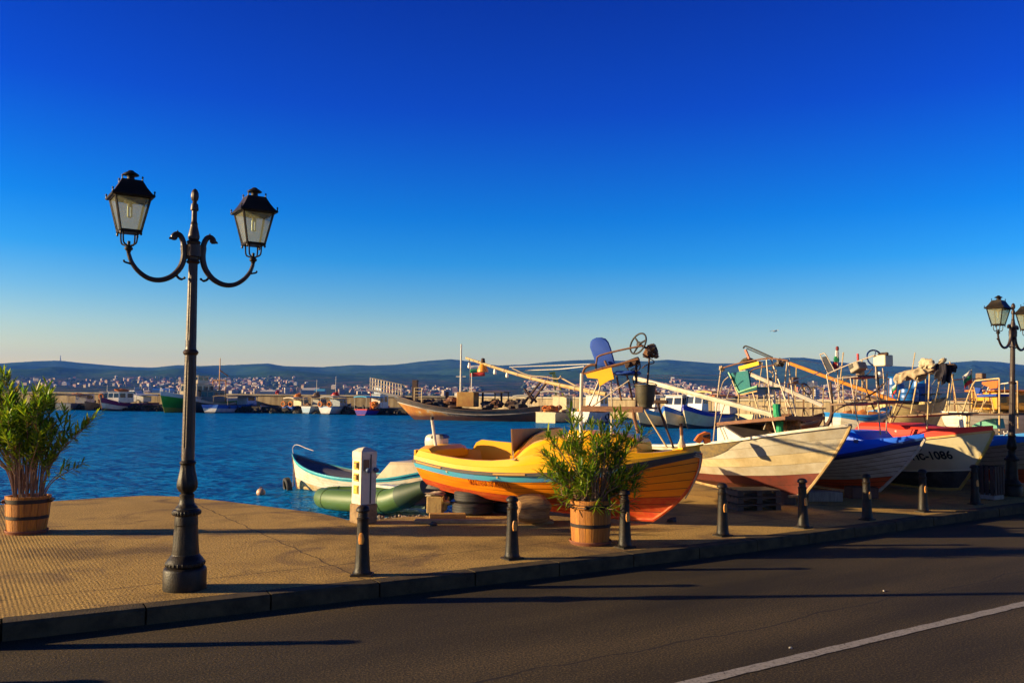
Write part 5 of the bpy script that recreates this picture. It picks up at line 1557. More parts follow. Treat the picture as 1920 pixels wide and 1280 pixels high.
Bb.bulwark(blue, [(0, .28), (.3, .34), (.55, .36), (.75, .27), (.9, .14), (1, .085)], inset=.02, thick=.05)
Bb.deck(blue, [(0, .3), (.7, .28), (.85, .18), (1, .06)], .66, 1.0, inset=.04)
k = MB()
k.rings([[Vector((x, y * w_, z)) for y, z in ((-1, .82), (-1, zt - .07), (-.88, zt), (.88, zt), (1, zt - .07), (1, .82))] for x, w_, zt in ((2.4, .60, 1.0), (2.6, .61, 1.15), (3.0, .58, 1.19), (3.65, .47, 1.19), (3.85, .42, 1.05))])
k.build('cuddy', blue, Bb.root, ang=30)
k = MB(); k.bbox(Bb.at(1605, 827, -.64), (.10, .03, .06), .008); k.build('hawse_plate', bluedk, Bb.root)
tubes(Bb, 'stand_leg', steel, [([(1550, 702), (1554, 726), (1559, 755)], -.4, .012), ([(1565, 712), (1572, 735), (1577, 755)], .2, .010), ([(1609, 707), (1606, 730), (1603, 755)], .2, .012), ([(1594, 706), (1598, 730), (1611, 806)], -.35, .012),
                               ([(1642, 686), (1645, 740), (1651, 815)], -.3, .014), ([(1663, 700), (1663, 750), (1662, 812)], .25, .013), ([(1655, 690), (1657, 712), (1657, 748)], .0, .011), ([(1560, 760), (1560, 800), (1559, 830)], -.2, .010)])
tubes(Bb, 'brace', rustd, [([(1608, 692), (1622, 725), (1640, 770)], -.2, .011), ([(1640, 670), (1645, 700), (1650, 750)], .1, .012), ([(1553, 738), (1575, 722), (1592, 708)], .1, .007), ([(1636, 690), (1628, 700), (1616, 708)], .1, .009), ([(1558, 742), (1582, 730), (1600, 757)], -.3, .007)])
tubes(Bb, 'hand_rail', steel, [([(1551, 703), (1553, 700), (1590, 684), (1640, 666)], -.38, .011), ([(1551, 697), (1566, 690), (1583, 685)], .2, .009), ([(1557, 711), (1580, 708), (1609, 706)], -.38, .010)])
plate(Bb, 'seat_back', mat('black mesh', (.016, .018, .03), .8), [(1541, 669), (1548, 668), (1565, 695), (1553, 701)], -.15, .025)
tubes(Bb, 'chair_frame', steel, [([(1554, 703), (1538.5, 667), (1541, 664), (1548, 664.5), (1566, 697)], -.16, .010)])
slab(Bb, 'seat', mat('dark blue board', (.02, .03, .07), .6), (1582, 707), (1607, 703), -.3, .2, .03)
slab(Bb, 'platform', timber, (1557, 757), (1652, 750), -.4, .35, .03)
k = MB(); a = Bb.at(1609, 689, -.3); k.bbox(a, (.22, .22, .14), .012, rot=(0, -.42, 0)); k.build('echo_sounder', mat('sounder case', (.30, .25, .17), .5, var=.4, vscale=10), Bb.root)
k = MB(); k.bbox(a + Vector((-.06, -.115, .02)), (.10, .01, .08), .003, rot=(0, -.42, 0)); k.build('sounder_face', mat('sounder face', (.07, .065, .05), .3), Bb.root)
k = MB(); a = Bb.at(1656, 676, -.25); k.bbox(a, (.26, .20, .19), .012); k.build('control_box', paint('control box white', (.64, .55, .38), (.5, .4, .25), var=.4), Bb.root, ang=25)
k = MB()
for i in range(6):
    q = random.Random(i + 9); k.blob(a + Vector((-.08 + .04 * i, q.uniform(-.05, .05), .11)), (.028, .03, .03), seed=i, nu=7, nv=5, rough=.4)
k.build('switches', rustd, Bb.root)
k = MB(); a = Bb.at(1640, 671, -.2); k.torus(a, .145, .015, axis=(.93, -.25, .25), n=28, k=8); k.tube([a, a + Vector((.10, 0, 0))], .015)
for s_ in (-1, 1): k.tube([a, a + Vector((.0, .03, .14 * s_))], .009, n=5)
k.build('steering_wheel', bluedk, Bb.root)
tubes(Bb, 'flare', paint('red flare', (.55, .02, .015)), [([(1608.5, 663), (1609, 677)], -.1, .022)])
tubes(Bb, 'flag_pole', steel, [([(1570, 655), (1571, 700), (1573, 756)], .0, .013)])
k = MB(); a = Bb.at(1569.5, 662, 0)
for i, (z0, z1, r_, mi) in enumerate(((.05, -.06, .03, 0), (-.06, -.17, .045, 1), (-.17, -.30, .055, 2))):
    k.lathe([(r_ * .8, z0), (r_ * 1.05, (z0 + z1) / 2), (r_ * .95, z1)], 10, a + Vector((-.02 * i, 0, 0)), mi=mi, flute=lambda an, z: 1 + .18 * math.sin(an * 4))
k.build('furled_flag', [mat('flag white', (.62, .58, .5), .8), mat('flag green', (.01, .22, .08), .8), mat('flag red', (.55, .03, .02), .8)], Bb.root)
k = MB(); k.lathe([(.02, 0), (.03, .02), (.03, .06), (.015, .08)], 10, Bb.at(1570, 657, 0)); k.build('pole_lamp', paint('dark red lamp', (.2, .02, .02)), Bb.root)
k = MB(); pts = bez([Bb.at(*p, -.25) for p in ((1557, 715), (1559, 745), (1560, 770), (1556, 788), (1546, 802))], 5); k.tube(pts, [.018 + .0014 * i for i in range(len(pts))], n=8)
k.tube(bez([Bb.at(*p, -.25) for p in ((1558, 778), (1575, 764), (1610, 751), (1640, 735), (1657, 719))], 5), .014, n=7); k.build('curved_spar', mat('dark branch wood', (.10, .05, .03), .8, var=.7, vscale=15), Bb.root)
tubes(Bb, 'boom', pole_w, [([(1388, 693), (1460, 724), (1542, 760)], [-1.1, -.7, -.2], .044)])
k = MB(); k.blob(Bb.at(1420, 708, -.9), (.05, .05, .05)); k.build('boom_band', rope_t, Bb.root)
k = MB(); p = Bb.at(1460, 735, .5)
k.torus(Bb.at(1512, 729, .3), .13, .014, axis=(.8, .2, .5), n=24, k=6); k.tube([Bb.at(1514, 737, .3), Bb.at(1522, 752, .3)], .02); k.build('rear_wheel', black_r, Bb.root)
for i, (px, py, sx_, sz_, lab) in enumerate(((1551, 942, .62, .17, 'pale timber chock beneath the blue decked boat'), (1626, 936, .5, .2, 'reddish brown chock beneath the bow of the blue decked boat'))):
    p = G(px, py)
    k = MB(); k.bbox((0, 0, sz_ / 2), (sx_, .3, sz_), .012)
    o = k.build('keel_block', [wood('pale chock', (.26, .22, .17), (.17, .13, .1)), wood('red chock', (.12, .04, .02), (.07, .03, .02))][i], loc=(p.x, p.y + .25, 0), ang=25); o.rotation_euler.z = .1
    tag(o, lab, 'block')

# ---- red decked boat with the number
st4, tp4, z4 = rowboat_spot(1862, 803, 15.3, 5.0)
Rb = Boat('fishing_boat', 'cream hulled boat with red deck and black number on its bow', st4, tp4)
cream = paint('cream hull paint', (0.60, 0.52, 0.32), (0.50, 0.42, 0.24), var=.35, vscale=2, rough=.5, bump=.06)
redd = paint('bright red deck', (0.72, 0.022, 0.002), (0.52, 0.02, 0.003), var=.35, vscale=3, rough=.65)
blackb = paint('black bottom', (0.02, 0.02, 0.022), (0.07, 0.065, 0.06), var=.7, vscale=6, rough=.7)
rh = Hull(Rb.L, 1.62, [(0, .72), (.3, .76), (.6, .90), (.82, 1.05), (1, z4 - .05)], [(0, .26), (.2, .16), (.5, .10), (.8, .08), (1, .12)], .72, [(0, .70), (.1, .84), (.4, 1.0), (.62, .95), (.8, .68), (.92, .34), (.98, .1), (1, 0)], e0=.34, e1=.85)
Rb.hull(rh, 6, [(2 / 6, 1), (1.0, 0)], [cream, blackb], lap=.004, inner=redd, seam=0)
Rb.stem(paint('ochre stem', (.50, .34, .08)))
Rb.rail(.016, paint('ochre rail', (.58, .33, .09), (.4, .2, .05), var=.5), h=.018)
Rb.rail(.012, cream, v=2 / 6 + .005, name='chine_strake', out=.008, t0=.2)
Rb.bulwark(redd, [(0, .24), (.3, .28), (.55, .28), (.75, .20), (1, .10)], inset=.02, thick=.05)
Rb.deck(redd, [(0, .2), (.7, .2), (1, .06)], .70, 1.0, inset=.04)
k = MB()
k.rings([[Vector((x, y * w_, z)) for y, z in ((-1, 1.0), (-1, zt - .07), (-.88, zt), (.88, zt), (1, zt - .07), (1, 1.0))] for x, w_, zt in ((2.3, .64, 1.12), (2.5, .65, 1.29), (3.0, .62, 1.30), (3.5, .53, 1.25), (3.95, .40, 1.22), (4.1, .35, 1.10))])
k.build('cuddy', redd, Rb.root, ang=30)
k = MB(); k.bbox(Rb.at(1676, 809, -.66), (.16, .04, .07), .01); k.build('vent_box', paint('pale vent', (.6, .45, .36)), Rb.root)
Rb.lettering('Нс-1086', .21, 1712, 862, mat('black lettering', (.012, .012, .012), .5), slope=.10, wscale=.92, bold=.006)
k = MB(); k.torus(Rb.at(1724, 839, -.80), .06, .007, axis=(.3, 1, 0), n=16, k=6); k.build('mooring_ring', black_r, Rb.root)
tubes(Rb, 'stand_leg', pole_y, [([(1721, 707), (1715, 738), (1708, 775)], -.2, .016), ([(1743, 701), (1741, 750), (1738, 807)], -.4, .015), ([(1763, 706), (1757, 735), (1748, 775)], .2, .014), ([(1784, 696), (1779, 730), (1773, 772)], .1, .014), ([(1788, 700), (1783, 735), (1778, 774)], .25, .010),
                                ([(1688, 731), (1682, 755), (1668, 795)], -.3, .018)])
tubes(Rb, 'brace', rustd, [([(1712, 712), (1700, 740), (1672, 795)], 0, .013), ([(1731, 776), (1735, 790), (1738, 800)], .2, .008), ([(1600, 735), (1650, 750), (1740, 776)], .4, .020)])
tubes(Rb, 'hand_rail', rustd, [([(1684, 706), (1720, 695), (1757, 684), (1790, 683)], -.1, .012)])
slab(Rb, 'platform', timber, (1664, 780), (1778, 773), -.4, .4, .025)
tubes(Rb, 'boom', paint('orange boom', (.58, .22, .02), (.4, .14, .02), var=.6, vscale=8), [([(1481, 681), (1560, 710), (1680, 752)], [-.9, -.6, -.1], .040)])
# clothes hung to dry on its rail: they rest there, so things of their own
def cloth(name, label, cat, b, pts, off, m, seed, th=.05, group=None):
    """folded cloth draped over a rail: lumpy tube through photo points with a width each"""
    q = random.Random(seed)
    k = MB()
    P_ = [b.M @ b.at(px, py, off) for px, py, r in pts]; R_ = [r for px, py, r in pts]
    cs = bez(P_, 6); n_ = len(cs); rg = []
    tdir = (P_[-1] - P_[0]).normalized()
    for i, c_ in enumerate(cs):
        u = i / 6; j = min(len(R_) - 2, int(u)); r = lerp(R_[j], R_[j + 1], u - j)
        t_ = (cs[min(i + 1, n_ - 1)] - cs[max(i - 1, 0)]).normalized()
        a = t_.cross(Vector((0.3, 1, 0))).normalized(); b2 = t_.cross(a)
        rg.append([c_ + (a * math.cos(x) + b2 * math.sin(x) * .7) * r * (1 + .22 * math.sin(3 * x + i * .9 + seed) + .15 * math.sin(7 * x - i * 1.7)) for x in [2 * PI * z / 18 for z in range(18)]])
    k.rings(rg)
    o0 = P_[0]
    k.v = [tuple(Vector(p) - o0) for p in k.v]
    o = k.build(name, m, loc=o0, ang=50)
    tag(o, label, cat, group); return o
beige = mat('beige canvas', (.40, .31, .19), .9, var=.6, vscale=7, col2=(.24, .18, .11), bump=.4, bscale=25)
darkc = mat('dark cloth', (.022, .018, .026), .95, var=.4, vscale=12, bump=.4, bscale=30)
def drape(name, label, cat, b, pts, off, m, seed, front, backl, wid=.06):
    """cloth hung over a rail through photo points: falls front and back with folds"""
    P_ = [b.M @ b.at(px, py, off) for px, py in pts]
    cs = bez(P_, 8); n_ = len(cs); rg = []
    ax = (P_[-1] - P_[0]); ax.z = 0; ax.normalize(); nn = Vector((ax.y, -ax.x, 0))
    if nn.y > 0: nn = -nn
    for i, c_ in enumerate(cs):
        u = i / (n_ - 1); row = []
        hf = interp(front, u); hb = interp(backl, u)
        for j in range(-6, 7):
            v = j / 6; s_ = 1 if v < 0 else -1
            dn = (hf if v < 0 else hb) * max(0, abs(v) - .18) / .82
            fo = .030 * math.sin(9 * u * 2.2 + seed + 1.3 * v) * abs(v) + .016 * math.sin(31 * u + seed * 2 - v * 3)
            bulge = wid * min(1, abs(v) / .25) + .03 * math.sin(v * 5 + seed) * abs(v)
            row.append(c_ + nn * (s_ * bulge + fo) + Vector((0, 0, .022 * math.cos(min(1, abs(v) / .25) * 1.57) - dn + .025 * math.sin(14 * u + seed) * abs(v))) + ax * (.02 * math.sin(7 * v + seed)))
        rg.append(row)
    k = MB(); o0 = P_[0]
    k.rings([[p - o0 for p in r] for r in rg], closed=False)
    o = k.build(name, m, loc=o0, ang=60); sm = o.modifiers.new('thickness', 'SOLIDIFY'); sm.thickness = .014; sm.offset = 0
    return tag(o, label, cat)
drape('jacket', 'crumpled beige jacket draped over the rail above the red decked boat', 'jacket', Rb, [(1684, 702), (1700, 697), (1716, 694), (1732, 688), (1757, 684)], -.15, beige, 3, [(0, .20), (.15, .16), (.35, .11), (.5, .20), (.62, .12), (.8, .17), (1, .06)], [(0, .1), (.5, .22), (1, .1)], .085)
cloth('cap', 'pale rumpled cloth cap on top of the beige jacket', 'cap', Rb, [(1727, 689, .05), (1733, 681, .085), (1743, 682, .085), (1750, 688, .05)], -.26, mat('pale canvas', (.50, .40, .25), .9, var=.5, vscale=9), 9)
drape('black_jacket', 'black jacket hanging over the pipe rail beside the beige jacket', 'jacket', Rb, [(1757, 684), (1766, 683), (1777, 684)], -.1, darkc, 5, [(0, .26), (.5, .30), (.8, .38), (1, .30)], [(0, .3), (1, .32)], .06)
for px_, rr_ in ((1783, .045), (1788, .04)):
    cloth('glove', 'black glove pulled over the end of an upright pole, right of the black jacket', 'glove', Rb, [(px_, 682, rr_ * .7), (px_ + 1, 689, rr_ * 1.3), (px_ - 1, 697, rr_)], .05, darkc, int(px_), group='black gloves on the poles')
cloth('hat', 'small pale hat on the pole above the black jacket', 'hat', Rb, [(1763, 675, .03), (1766, 677, .075), (1768, 680, .06)], -.1, MATS['pale canvas'], 2)
def flag(name, label, pw, ww, hh, seed, lean, top, rz=0.0, pole=1.0, bars=None, droop=0.0):
    """flag of three bands on a thin staff; pw = foot of the staff"""
    o = thing(name, label, 'flag', pw, rz)
    k = MB(); k.tube([(0, 0, 0), (lean, 0, top)], .010, n=6); k.build('staff', pole_y, o)
    k = MB(); n_ = 12
    for b_ in range(3):
        vs_ = []
        for i in range(n_ + 1):
            u = i / n_
            for j in range(3):
                v = (b_ + j / 2) / 3
                x = lean * (1 - v * hh / top) - u * ww * math.cos(droop); z = top - v * hh - u * ww * math.sin(droop) + .02 * math.sin(u * 5)
                y = .05 * math.sin(u * 7 + v * 1.5 + seed) * u
                vs_.append((x, y, z))
        k.add(vs_, [(3 * i + j, 3 * i + 3 + j, 3 * i + 4 + j, 3 * i + 1 + j) for i in range(n_) for j in range(2)], b_)
    f_ = k.mesh('cloth', [MATS['flag white'], MATS['flag green'], MATS['flag red']], fix=False)
    c_ = bpy.data.objects.new('cloth', f_); COL.objects.link(c_); c_.parent = o
    sm = c_.modifiers.new('thickness', 'SOLIDIFY'); sm.thickness = .006
    return o
p = Rb.M @ Rb.at(1680, 745, -.35)
flag('flag', 'faded white green and red flag drooping from the beige jacket rail', p, .16, .22, 1, .04, .36, rz=.4, droop=1.0)

# ---- light blue decked boat behind the lamp
tp5 = Vector((10.95, 16.2, 0)); st5 = tp5 - AX2 * 5.2
Lb = Boat('fishing_boat', 'light blue decked boat with tan planks behind the farther street lamp', st5, tp5)
sky_b = paint('light blue deck', (0.015, 0.19, 0.50), (0.02, 0.13, 0.36), var=.5, vscale=3, rough=.4)
tanp = paint('tan planking', (0.52, 0.42, 0.28), (0.36, 0.26, 0.15), var=.6, vscale=4, stretch=(1, 1, 3))
lh = Hull(Lb.L, 1.7, [(0, .62), (.3, .66), (.6, .80), (.82, 1.0), (1, 1.2)], [(0, .26), (.2, .14), (.5, .08), (.8, .08), (1, .14)], .8, PLAN, e0=.34, e1=.85)
Lb.hull(lh, 9, [(3 / 9, 1), (1.0, 0)], [tanp, orbot], lap=.012, inner=sky_b)
Lb.stem(tanp)
Lb.rail(.02, sky_b, h=.045, out=.012)
lbw = Lb.bulwark(sky_b, [(0, .2), (.3, .24), (.6, .2), (.8, .14), (1, .08)], inset=.05, thick=.06)
Lb.deck(sky_b, [(0, .16), (1, .05)], .55, 1.0, inset=.06)
Lb.lettering('Н', .13, 1881, 817, mat('white lettering', (.6, .58, .52), .5), slope=.1, wscale=1.3, on=lbw)
tubes(Lb, 'stand_leg', pole_y, [([(1805, 773), (1818, 735), (1827, 716), (1835, 713), (1874, 709)], -.3, .016), ([(1874, 709), (1874, 760), (1874, 815)], -.3, .019), ([(1813, 775), (1813, 803)], -.2, .02), ([(1908, 714), (1908, 760), (1909, 803)], -.2, .014), ([(1884, 718), (1884, 736)], .2, .010), ([(1816, 803), (1818, 778)], .2, .02)])
tubes(Lb, 'hand_rail', pole_w, [([(1840, 733), (1862, 730)], .1, .012), ([(1875, 720), (1895, 717), (1908, 715)], .1, .014), ([(1849, 736), (1854, 725)], .0, .012), ([(1874, 738), (1905, 737)], .1, .010)])
plate(Lb, 'wind_cloth', paint('orange cloth', (.55, .12, .015), (.42, .09, .01), var=.4, rough=.8), [(1841, 716), (1871, 713), (1870, 727), (1857, 729), (1852, 725), (1841, 720)], .2, .02)
plate(Lb, 'seat_back', sb, [(1828, 726), (1838, 727), (1841, 739), (1828, 738)], -.1, .04)
slab(Lb, 'seat', sb, (1831, 740), (1868, 738), -.3, .2, .05)
tubes(Lb, 'chair_frame', pole_y, [([(1826, 725), (1830, 742)], -.28, .012), ([(1832, 746), (1826, 770)], -.28, .012), ([(1846, 748), (1839, 772)], -.28, .012), ([(1858, 745), (1864, 772)], -.28, .012), ([(1851, 748), (1834, 773)], .15, .011)])
slab(Lb, 'platform', rustd, (1802, 776), (1911, 774), -.35, .4, .035)
plate(Lb, 'tarp', paint('sea green tarp', (.06, .26, .16), (.04, .17, .12), var=.4, vscale=3, rough=.5), [(1818, 803), (1826, 795), (1846, 786), (1866, 784), (1870, 803)], .1, .25)

# ------------------------------------------------------------------ more boats of the yard, farther back
def yard_boat(label, px0, px1, pytop, D, hmats, bands, planks=7, hgt=.95, B=1.9, off=(0, 0), rail=None, ang=0.0, inner=None):
    """boat set on chocks, seen roughly side on between two photo columns"""
    a, e = P(px0, pytop, D), P(px1, pytop, D)
    d = Vector((math.cos(ang), math.sin(ang), 0)) * (e.x - a.x)
    s_ = Vector((a.x, a.y, 0))
    b = Boat('yard_boat', label, s_, s_ + d, 'boats behind the front row')
    zt = a.z
    h = Hull(b.L, B, [(0, zt - .05), (.4, zt - .1), (.75, zt), (1, zt + .18)], [(0, zt - hgt * .75), (.3, zt - hgt), (.7, zt - hgt), (1, zt - hgt * .8)], .6, PLAN)
    b.hull(h, planks, bands, hmats, lap=.01, inner=inner)
    b.stem(hmats[0])
    if rail: b.rail(.02, rail, h=.035)
    for u in (.25, .68):
        p = b.M @ Vector((b.L * u, 0, 0)); z = zt - hgt
        k = MB(); k.bbox((0, 0, z / 2 - .01), (.35, .9, z - .02), .02)
        k.build('chock', wood('yard chock', (.10, .06, .04), (.06, .04, .03)), b.root, loc=(b.L * u, 0, 0))
    return b
white = paint('hull white', (.66, .60, .48), (.46, .38, .26), var=.5, vscale=2)
rustred = paint('rust red hull', (.22, .05, .025), (.12, .035, .02), var=.7, vscale=4)
y1 = yard_boat('long white hull with light blue gunwale behind the blue decked boat', 1560, 1672, 772, 27, [white, rustred, sky_b], [(3 / 7, 1), (6 / 7, 0), (1, 2)], rail=sky_b, hgt=1.1)
k = MB(); k.bbox((y1.L * .5, 0, .28), (y1.L * .8, 1.2, .2), .03)
y2 = yard_boat('cream work boat with blue barrels aboard, behind the red decked boat', 1640, 1775, 752, 31, [paint('cream work paint', (.60, .46, .20), (.44, .30, .12), var=.6, vscale=3), rustred], [(2 / 7, 1), (1, 0)], hgt=1.5, B=2.2)
barrel_m = paint('blue barrel plastic', (.004, .10, .34), (.004, .07, .26), var=.4, rough=.35)
def barrel(label, px, pyb, pyt, D, r, tilt, rz=0.0):
    a, e = P(px, pyb, D), P(px, pyt, D); hgt = e.z - a.z
    o = thing('barrel', label, 'barrel', a, rz, 'blue barrels on the cream work boat'); o.rotation_euler = (tilt, 0, rz)
    k = MB(); k.lathe([(r * .86, 0), (r * .97, hgt * .03), (r, hgt * .2), (r * 1.02, hgt * .3), (r, hgt * .33), (r, hgt * .63), (r * 1.02, hgt * .66), (r, hgt * .7), (r * .97, hgt * .93), (r * .8, hgt), (r * .05, hgt * 1.0)], 24, flute=lambda a_, z: 1 + .012 * math.sin(a_ * 12))
    k.build('drum', barrel_m, o)
    for q_ in (.3, .65):
        k = MB(); k.torus((0, 0, hgt * q_), r * 1.01, .012, n=24, k=6); k.build('hoop', mat('barrel hoop', (.01, .05, .16), .5), o)
    return o
barrel('tall blue barrel at the left of the cream work boat', 1679, 752, 706, 30.4, .30, 0)
barrel('blue barrel standing in the middle of the cream work boat', 1703, 753, 728, 30.2, .34, 0)
barrel('blue barrel at the right, behind the beige jacket', 1727, 753, 712, 31.0, .36, 0)
y3 = yard_boat('rust brown boat lying low behind the pale weathered boat', 1440, 1545, 786, 25, [rustred, paint('ochre hull', (.40, .20, .04), (.25, .10, .03), var=.7, vscale=4)], [(4 / 7, 1), (1, 0)], hgt=1.0, rail=timber)
y4 = yard_boat('white boat with orange cabin at the right edge behind the lamp', 1788, 1990, 768, 26, [white, rustred, paint('amber top', (.60, .28, .02))], [(3 / 7, 1), (1, 0)], hgt=1.15, B=2.1)
amber = paint('amber cabin paint', (.62, .30, .025), (.48, .20, .02), var=.4, vscale=2)
a, e = y4.at(1868, 768, -.7), y4.at(1960, 735, -.7)
k = MB(); k.bbox(((a.x + e.x) / 2, 0, (a.z + e.z) / 2), (e.x - a.x, 1.4, e.z - a.z), .03)
cb = k.build('cabin', amber, y4.root, ang=25)
k = MB(); k.bbox(((a.x + e.x) / 2, 0, e.z + .03), (e.x - a.x + .25, 1.65, .055), .012); k.build('cabin_roof', paint('orange roof', (.55, .16, .02)), y4.root, ang=25)
for px in (1881, 1915):
    k = MB(); c_ = y4.at(px, 748, -.705); k.bbox(c_, (.26, .03, .30), .01, mi=0); k.bbox(c_ + Vector((0, -.012, 0)), (.19, .02, .23), .004, mi=1)
    k.build('window', [amber, mat('dark glass', (.02, .025, .03), .1)], cb)
k = MB(); k.tube([y4.at(1790, 757, -.5), y4.at(1866, 757, -.5)], .02); k.tube([y4.at(1790, 748, .4), y4.at(1866, 746, .4)], .02); k.build('guard_rail', pole_y, y4.root)
p = P(1823, 745, 24)
flag('flag', 'small white green and red flag flying before the hills beside the farther lamp', p, .34, .38, 2, .0, .78, rz=.3, droop=.55)
y5 = yard_boat('teal trimmed white skiff seen between the frames left of the blue decked boat', 1400, 1475, 796, 30, [white, rustred, teal], [(2 / 7, 1), (6 / 7, 0), (1, 2)], hgt=.9)
def stand(b, x0, x1, w_, z0, z1, z2, seed, m=None):
    """pipe steering stand in boat-local coordinates: four legs, platform, rails, box and a spar"""
    q = random.Random(seed); m = m or pole_y
    for x in (x0, x1):
        for y in (-w_, w_): b.post('stand_leg', [(x + q.uniform(-.08, .08), y * 1.05, z0), (x, y, z1), (x + q.uniform(-.03, .03), y, z2)], .017, m, 6)
    k = MB(); k.box(((x0 + x1) / 2, 0, z1), (x1 - x0 + .15, 2 * w_ + .1, .04)); k.build('platform', timber, b.root)
    for y in (-w_, w_): b.post('hand_rail', [(x0, y, z2), ((x0 + x1) / 2, y, z2 + .04), (x1, y, z2 - .05)], .015, m, 6)
    b.post('brace', [(x0, -w_, z1), (x1, -w_, z2)], .010, steel, 5); b.post('brace', [(x1, w_, z0), (x0, w_, z1)], .010, steel, 5)
    k = MB(); k.bbox((x1 - .1, q.uniform(-.2, .2), z2 + .1), (.2, .22, .2), .015, rot=(0, 0, q.random())); k.build('control_box', [rustd, timber, white][seed % 3], b.root)
    b.post('spar', [(x0 - .3, q.uniform(-.4, .4), z0), (x0 - .1 + q.uniform(-.3, .3), 0, z2 + q.uniform(.3, .9))], .018, pole_y, 6)
stand(y1, y1.L * .28, y1.L * .50, .42, 1.2, 1.75, 2.5, 1); stand(y1, y1.L * .68, y1.L * .86, .40, 1.25, 1.8, 2.45, 2, rust)
stand(y2, y2.L * .62, y2.L * .80, .50, 1.5, 2.0, 2.7, 3); stand(y3, y3.L * .30, y3.L * .55, .40, .95, 1.5, 2.2, 4, rust); stand(y3, y3.L * .72, y3.L * .9, .36, 1.0, 1.5, 2.1, 5)
stand(y5, y5.L * .35, y5.L * .6, .40, .85, 1.5, 2.3, 6); stand(y4, y4.L * .08, y4.L * .26, .45, 1.3, 1.75, 2.4, 7, rust)
for b_, x, z, s_, m_, sd_ in ((y1, .58, 1.1, (.8, .5, .28), orangec_ := mat('orange net', (.52, .17, .03), .9, var=.8, vscale=9, col2=(.25, .08, .02)), 3), (y3, .2, .95, (.7, .5, .3), MATS['tangled gear'], 4), (y2, .3, 1.5, (.9, .6, .3), mat('tan net', (.34, .23, .10), .9, var=.8, vscale=9), 5), (y5, .75, .8, (.6, .4, .25), orangec_, 6), (y4, .45, 1.25, (.9, .5, .25), MATS['tan net'], 7)):
    k = MB(); q = random.Random(sd_); c0_ = Vector((b_.L * x, 0, z))
    k.blob(c0_, s_, seed=sd_, rough=.4)
    for i in range(7): k.blob(c0_ + Vector((q.uniform(-.8, .8) * s_[0], q.uniform(-.8, .8) * s_[1], q.uniform(0, .8) * s_[2])), (s_[0] * .35, s_[1] * .4, s_[2] * .5), seed=i, rough=.4, nu=8, nv=6)
    k.build('net_heap', m_, b_.root)
# orange inflatable ring box seen between the yellow bow and the pale boat
p = P(1318, 830, 13.9)
o = thing('life_vest', 'folded orange life vest hung between the yellow bow and the pale boat', 'life vest', p, 0)
k = MB(); k.prism([P(*q_, 13.9) - p for q_ in ((1303, 826), (1311, 815), (1324, 809), (1332, 811), (1333, 829), (1323, 832), (1320, 822), (1312, 831))], (0, .12, 0))
k.build('vest', paint('life vest orange', (.62, .14, .01), (.5, .10, .01), rough=.8), o, ang=25)
k = MB(); k.prism([P(*q_, 13.88) - p for q_ in ((1318, 816), (1330, 813), (1331, 817), (1319, 820))], (0, .03, 0)); k.build('strap', MATS['dark cloth'], o)
# light lines strung between the stands
def line(label, pts, r=.006):
    k = MB(); P_ = [P(*p) for p in pts]; cs = bez(P_, 8)
    o0 = P_[0]; k.tube([c_ - o0 for c_ in cs], r, n=5)
    o = k.build('rope', rope_w, loc=o0); tag(o, label, 'rope', 'white ropes strung between the boats')
line('upper white rope strung left of the blue seat, from the lamp boom', [(955, 688, 12.9), (1035, 685, 12.6), (1118, 682, 12.2)])
line('lower white rope strung left of the blue seat, from the lamp boom', [(985, 694, 12.9), (1045, 692, 12.6), (1095, 687, 12.2)])
line('upper white rope from the yellow boat\'s column to the pale boat\'s stand', [(1192, 703, 12.1), (1280, 703.5, 13), (1365, 703, 14)])
line('lower white rope from the yellow boat\'s column to the pale boat\'s stand', [(1192, 706, 12.1), (1270, 710, 13), (1347, 713, 14)])
line('white rope climbing from the pale boat\'s stand to the blue boat\'s seat', [(1462, 722, 14.4), (1510, 707, 14.8), (1552, 693, 15.2)], .009)
line('thin white rope from the pale boat\'s rail to the black mesh seat', [(1480, 673, 14.4), (1520, 678, 14.8), (1545, 683, 15.2)])
line('thin white rope between the control box and the beige jacket', [(1625, 692, 15), (1655, 696, 15.4), (1688, 701, 15.8)])
line('white rope below the small flag at the right', [(1752, 735, 17), (1790, 732, 18), (1822, 727, 19)])
# ================================================================== BOATS AFLOAT ACROSS THE HARBOUR
def wl(px, py):
    """point of the water surface at a photo pixel"""
    return G(px, py, WZ)
dglass = mat('cabin glass', (.02, .03, .04), .12)
canv_b = paint('brown canopy', (.20, .13, .08), (.12, .08, .05), var=.6, vscale=1, rough=.9)
canv_g = paint('grey canopy', (.34, .32, .28), (.2, .18, .16), var=.6, vscale=1, rough=.9)
canv_bl = paint('light blue canopy', (.05, .34, .52), (.03, .22, .4), var=.4, vscale=1, rough=.8)
orangec = paint('orange cover', (.62, .17, .015), (.42, .10, .01), var=.5, vscale=2, rough=.8)
darkhull = paint('dark hull', (.035, .032, .035), (.07, .055, .045), var=.6, vscale=2)
navy = paint('navy hull', (.008, .018, .10), (.02, .03, .08), var=.6, vscale=2)
whitef = paint('far white hull', (.62, .58, .52), (.42, .36, .28), var=.5, vscale=1)
creamf = paint('far cream hull', (.62, .50, .30), (.45, .33, .18), var=.5, vscale=1)
midblue = paint('mid blue band', (.015, .11, .42), (.01, .07, .28), var=.4, vscale=1)
paleb = paint('pale blue hull', (.34, .45, .52), (.22, .30, .36), var=.4, vscale=1)
purple = paint('plum band', (.16, .010, .09), (.10, .008, .06), var=.4, vscale=1)
greenh = paint('bright green hull', (.04, .30, .012), (.03, .22, .01), var=.4, vscale=1)
redtrim = paint('red trim', (.55, .03, .015), var=.3)
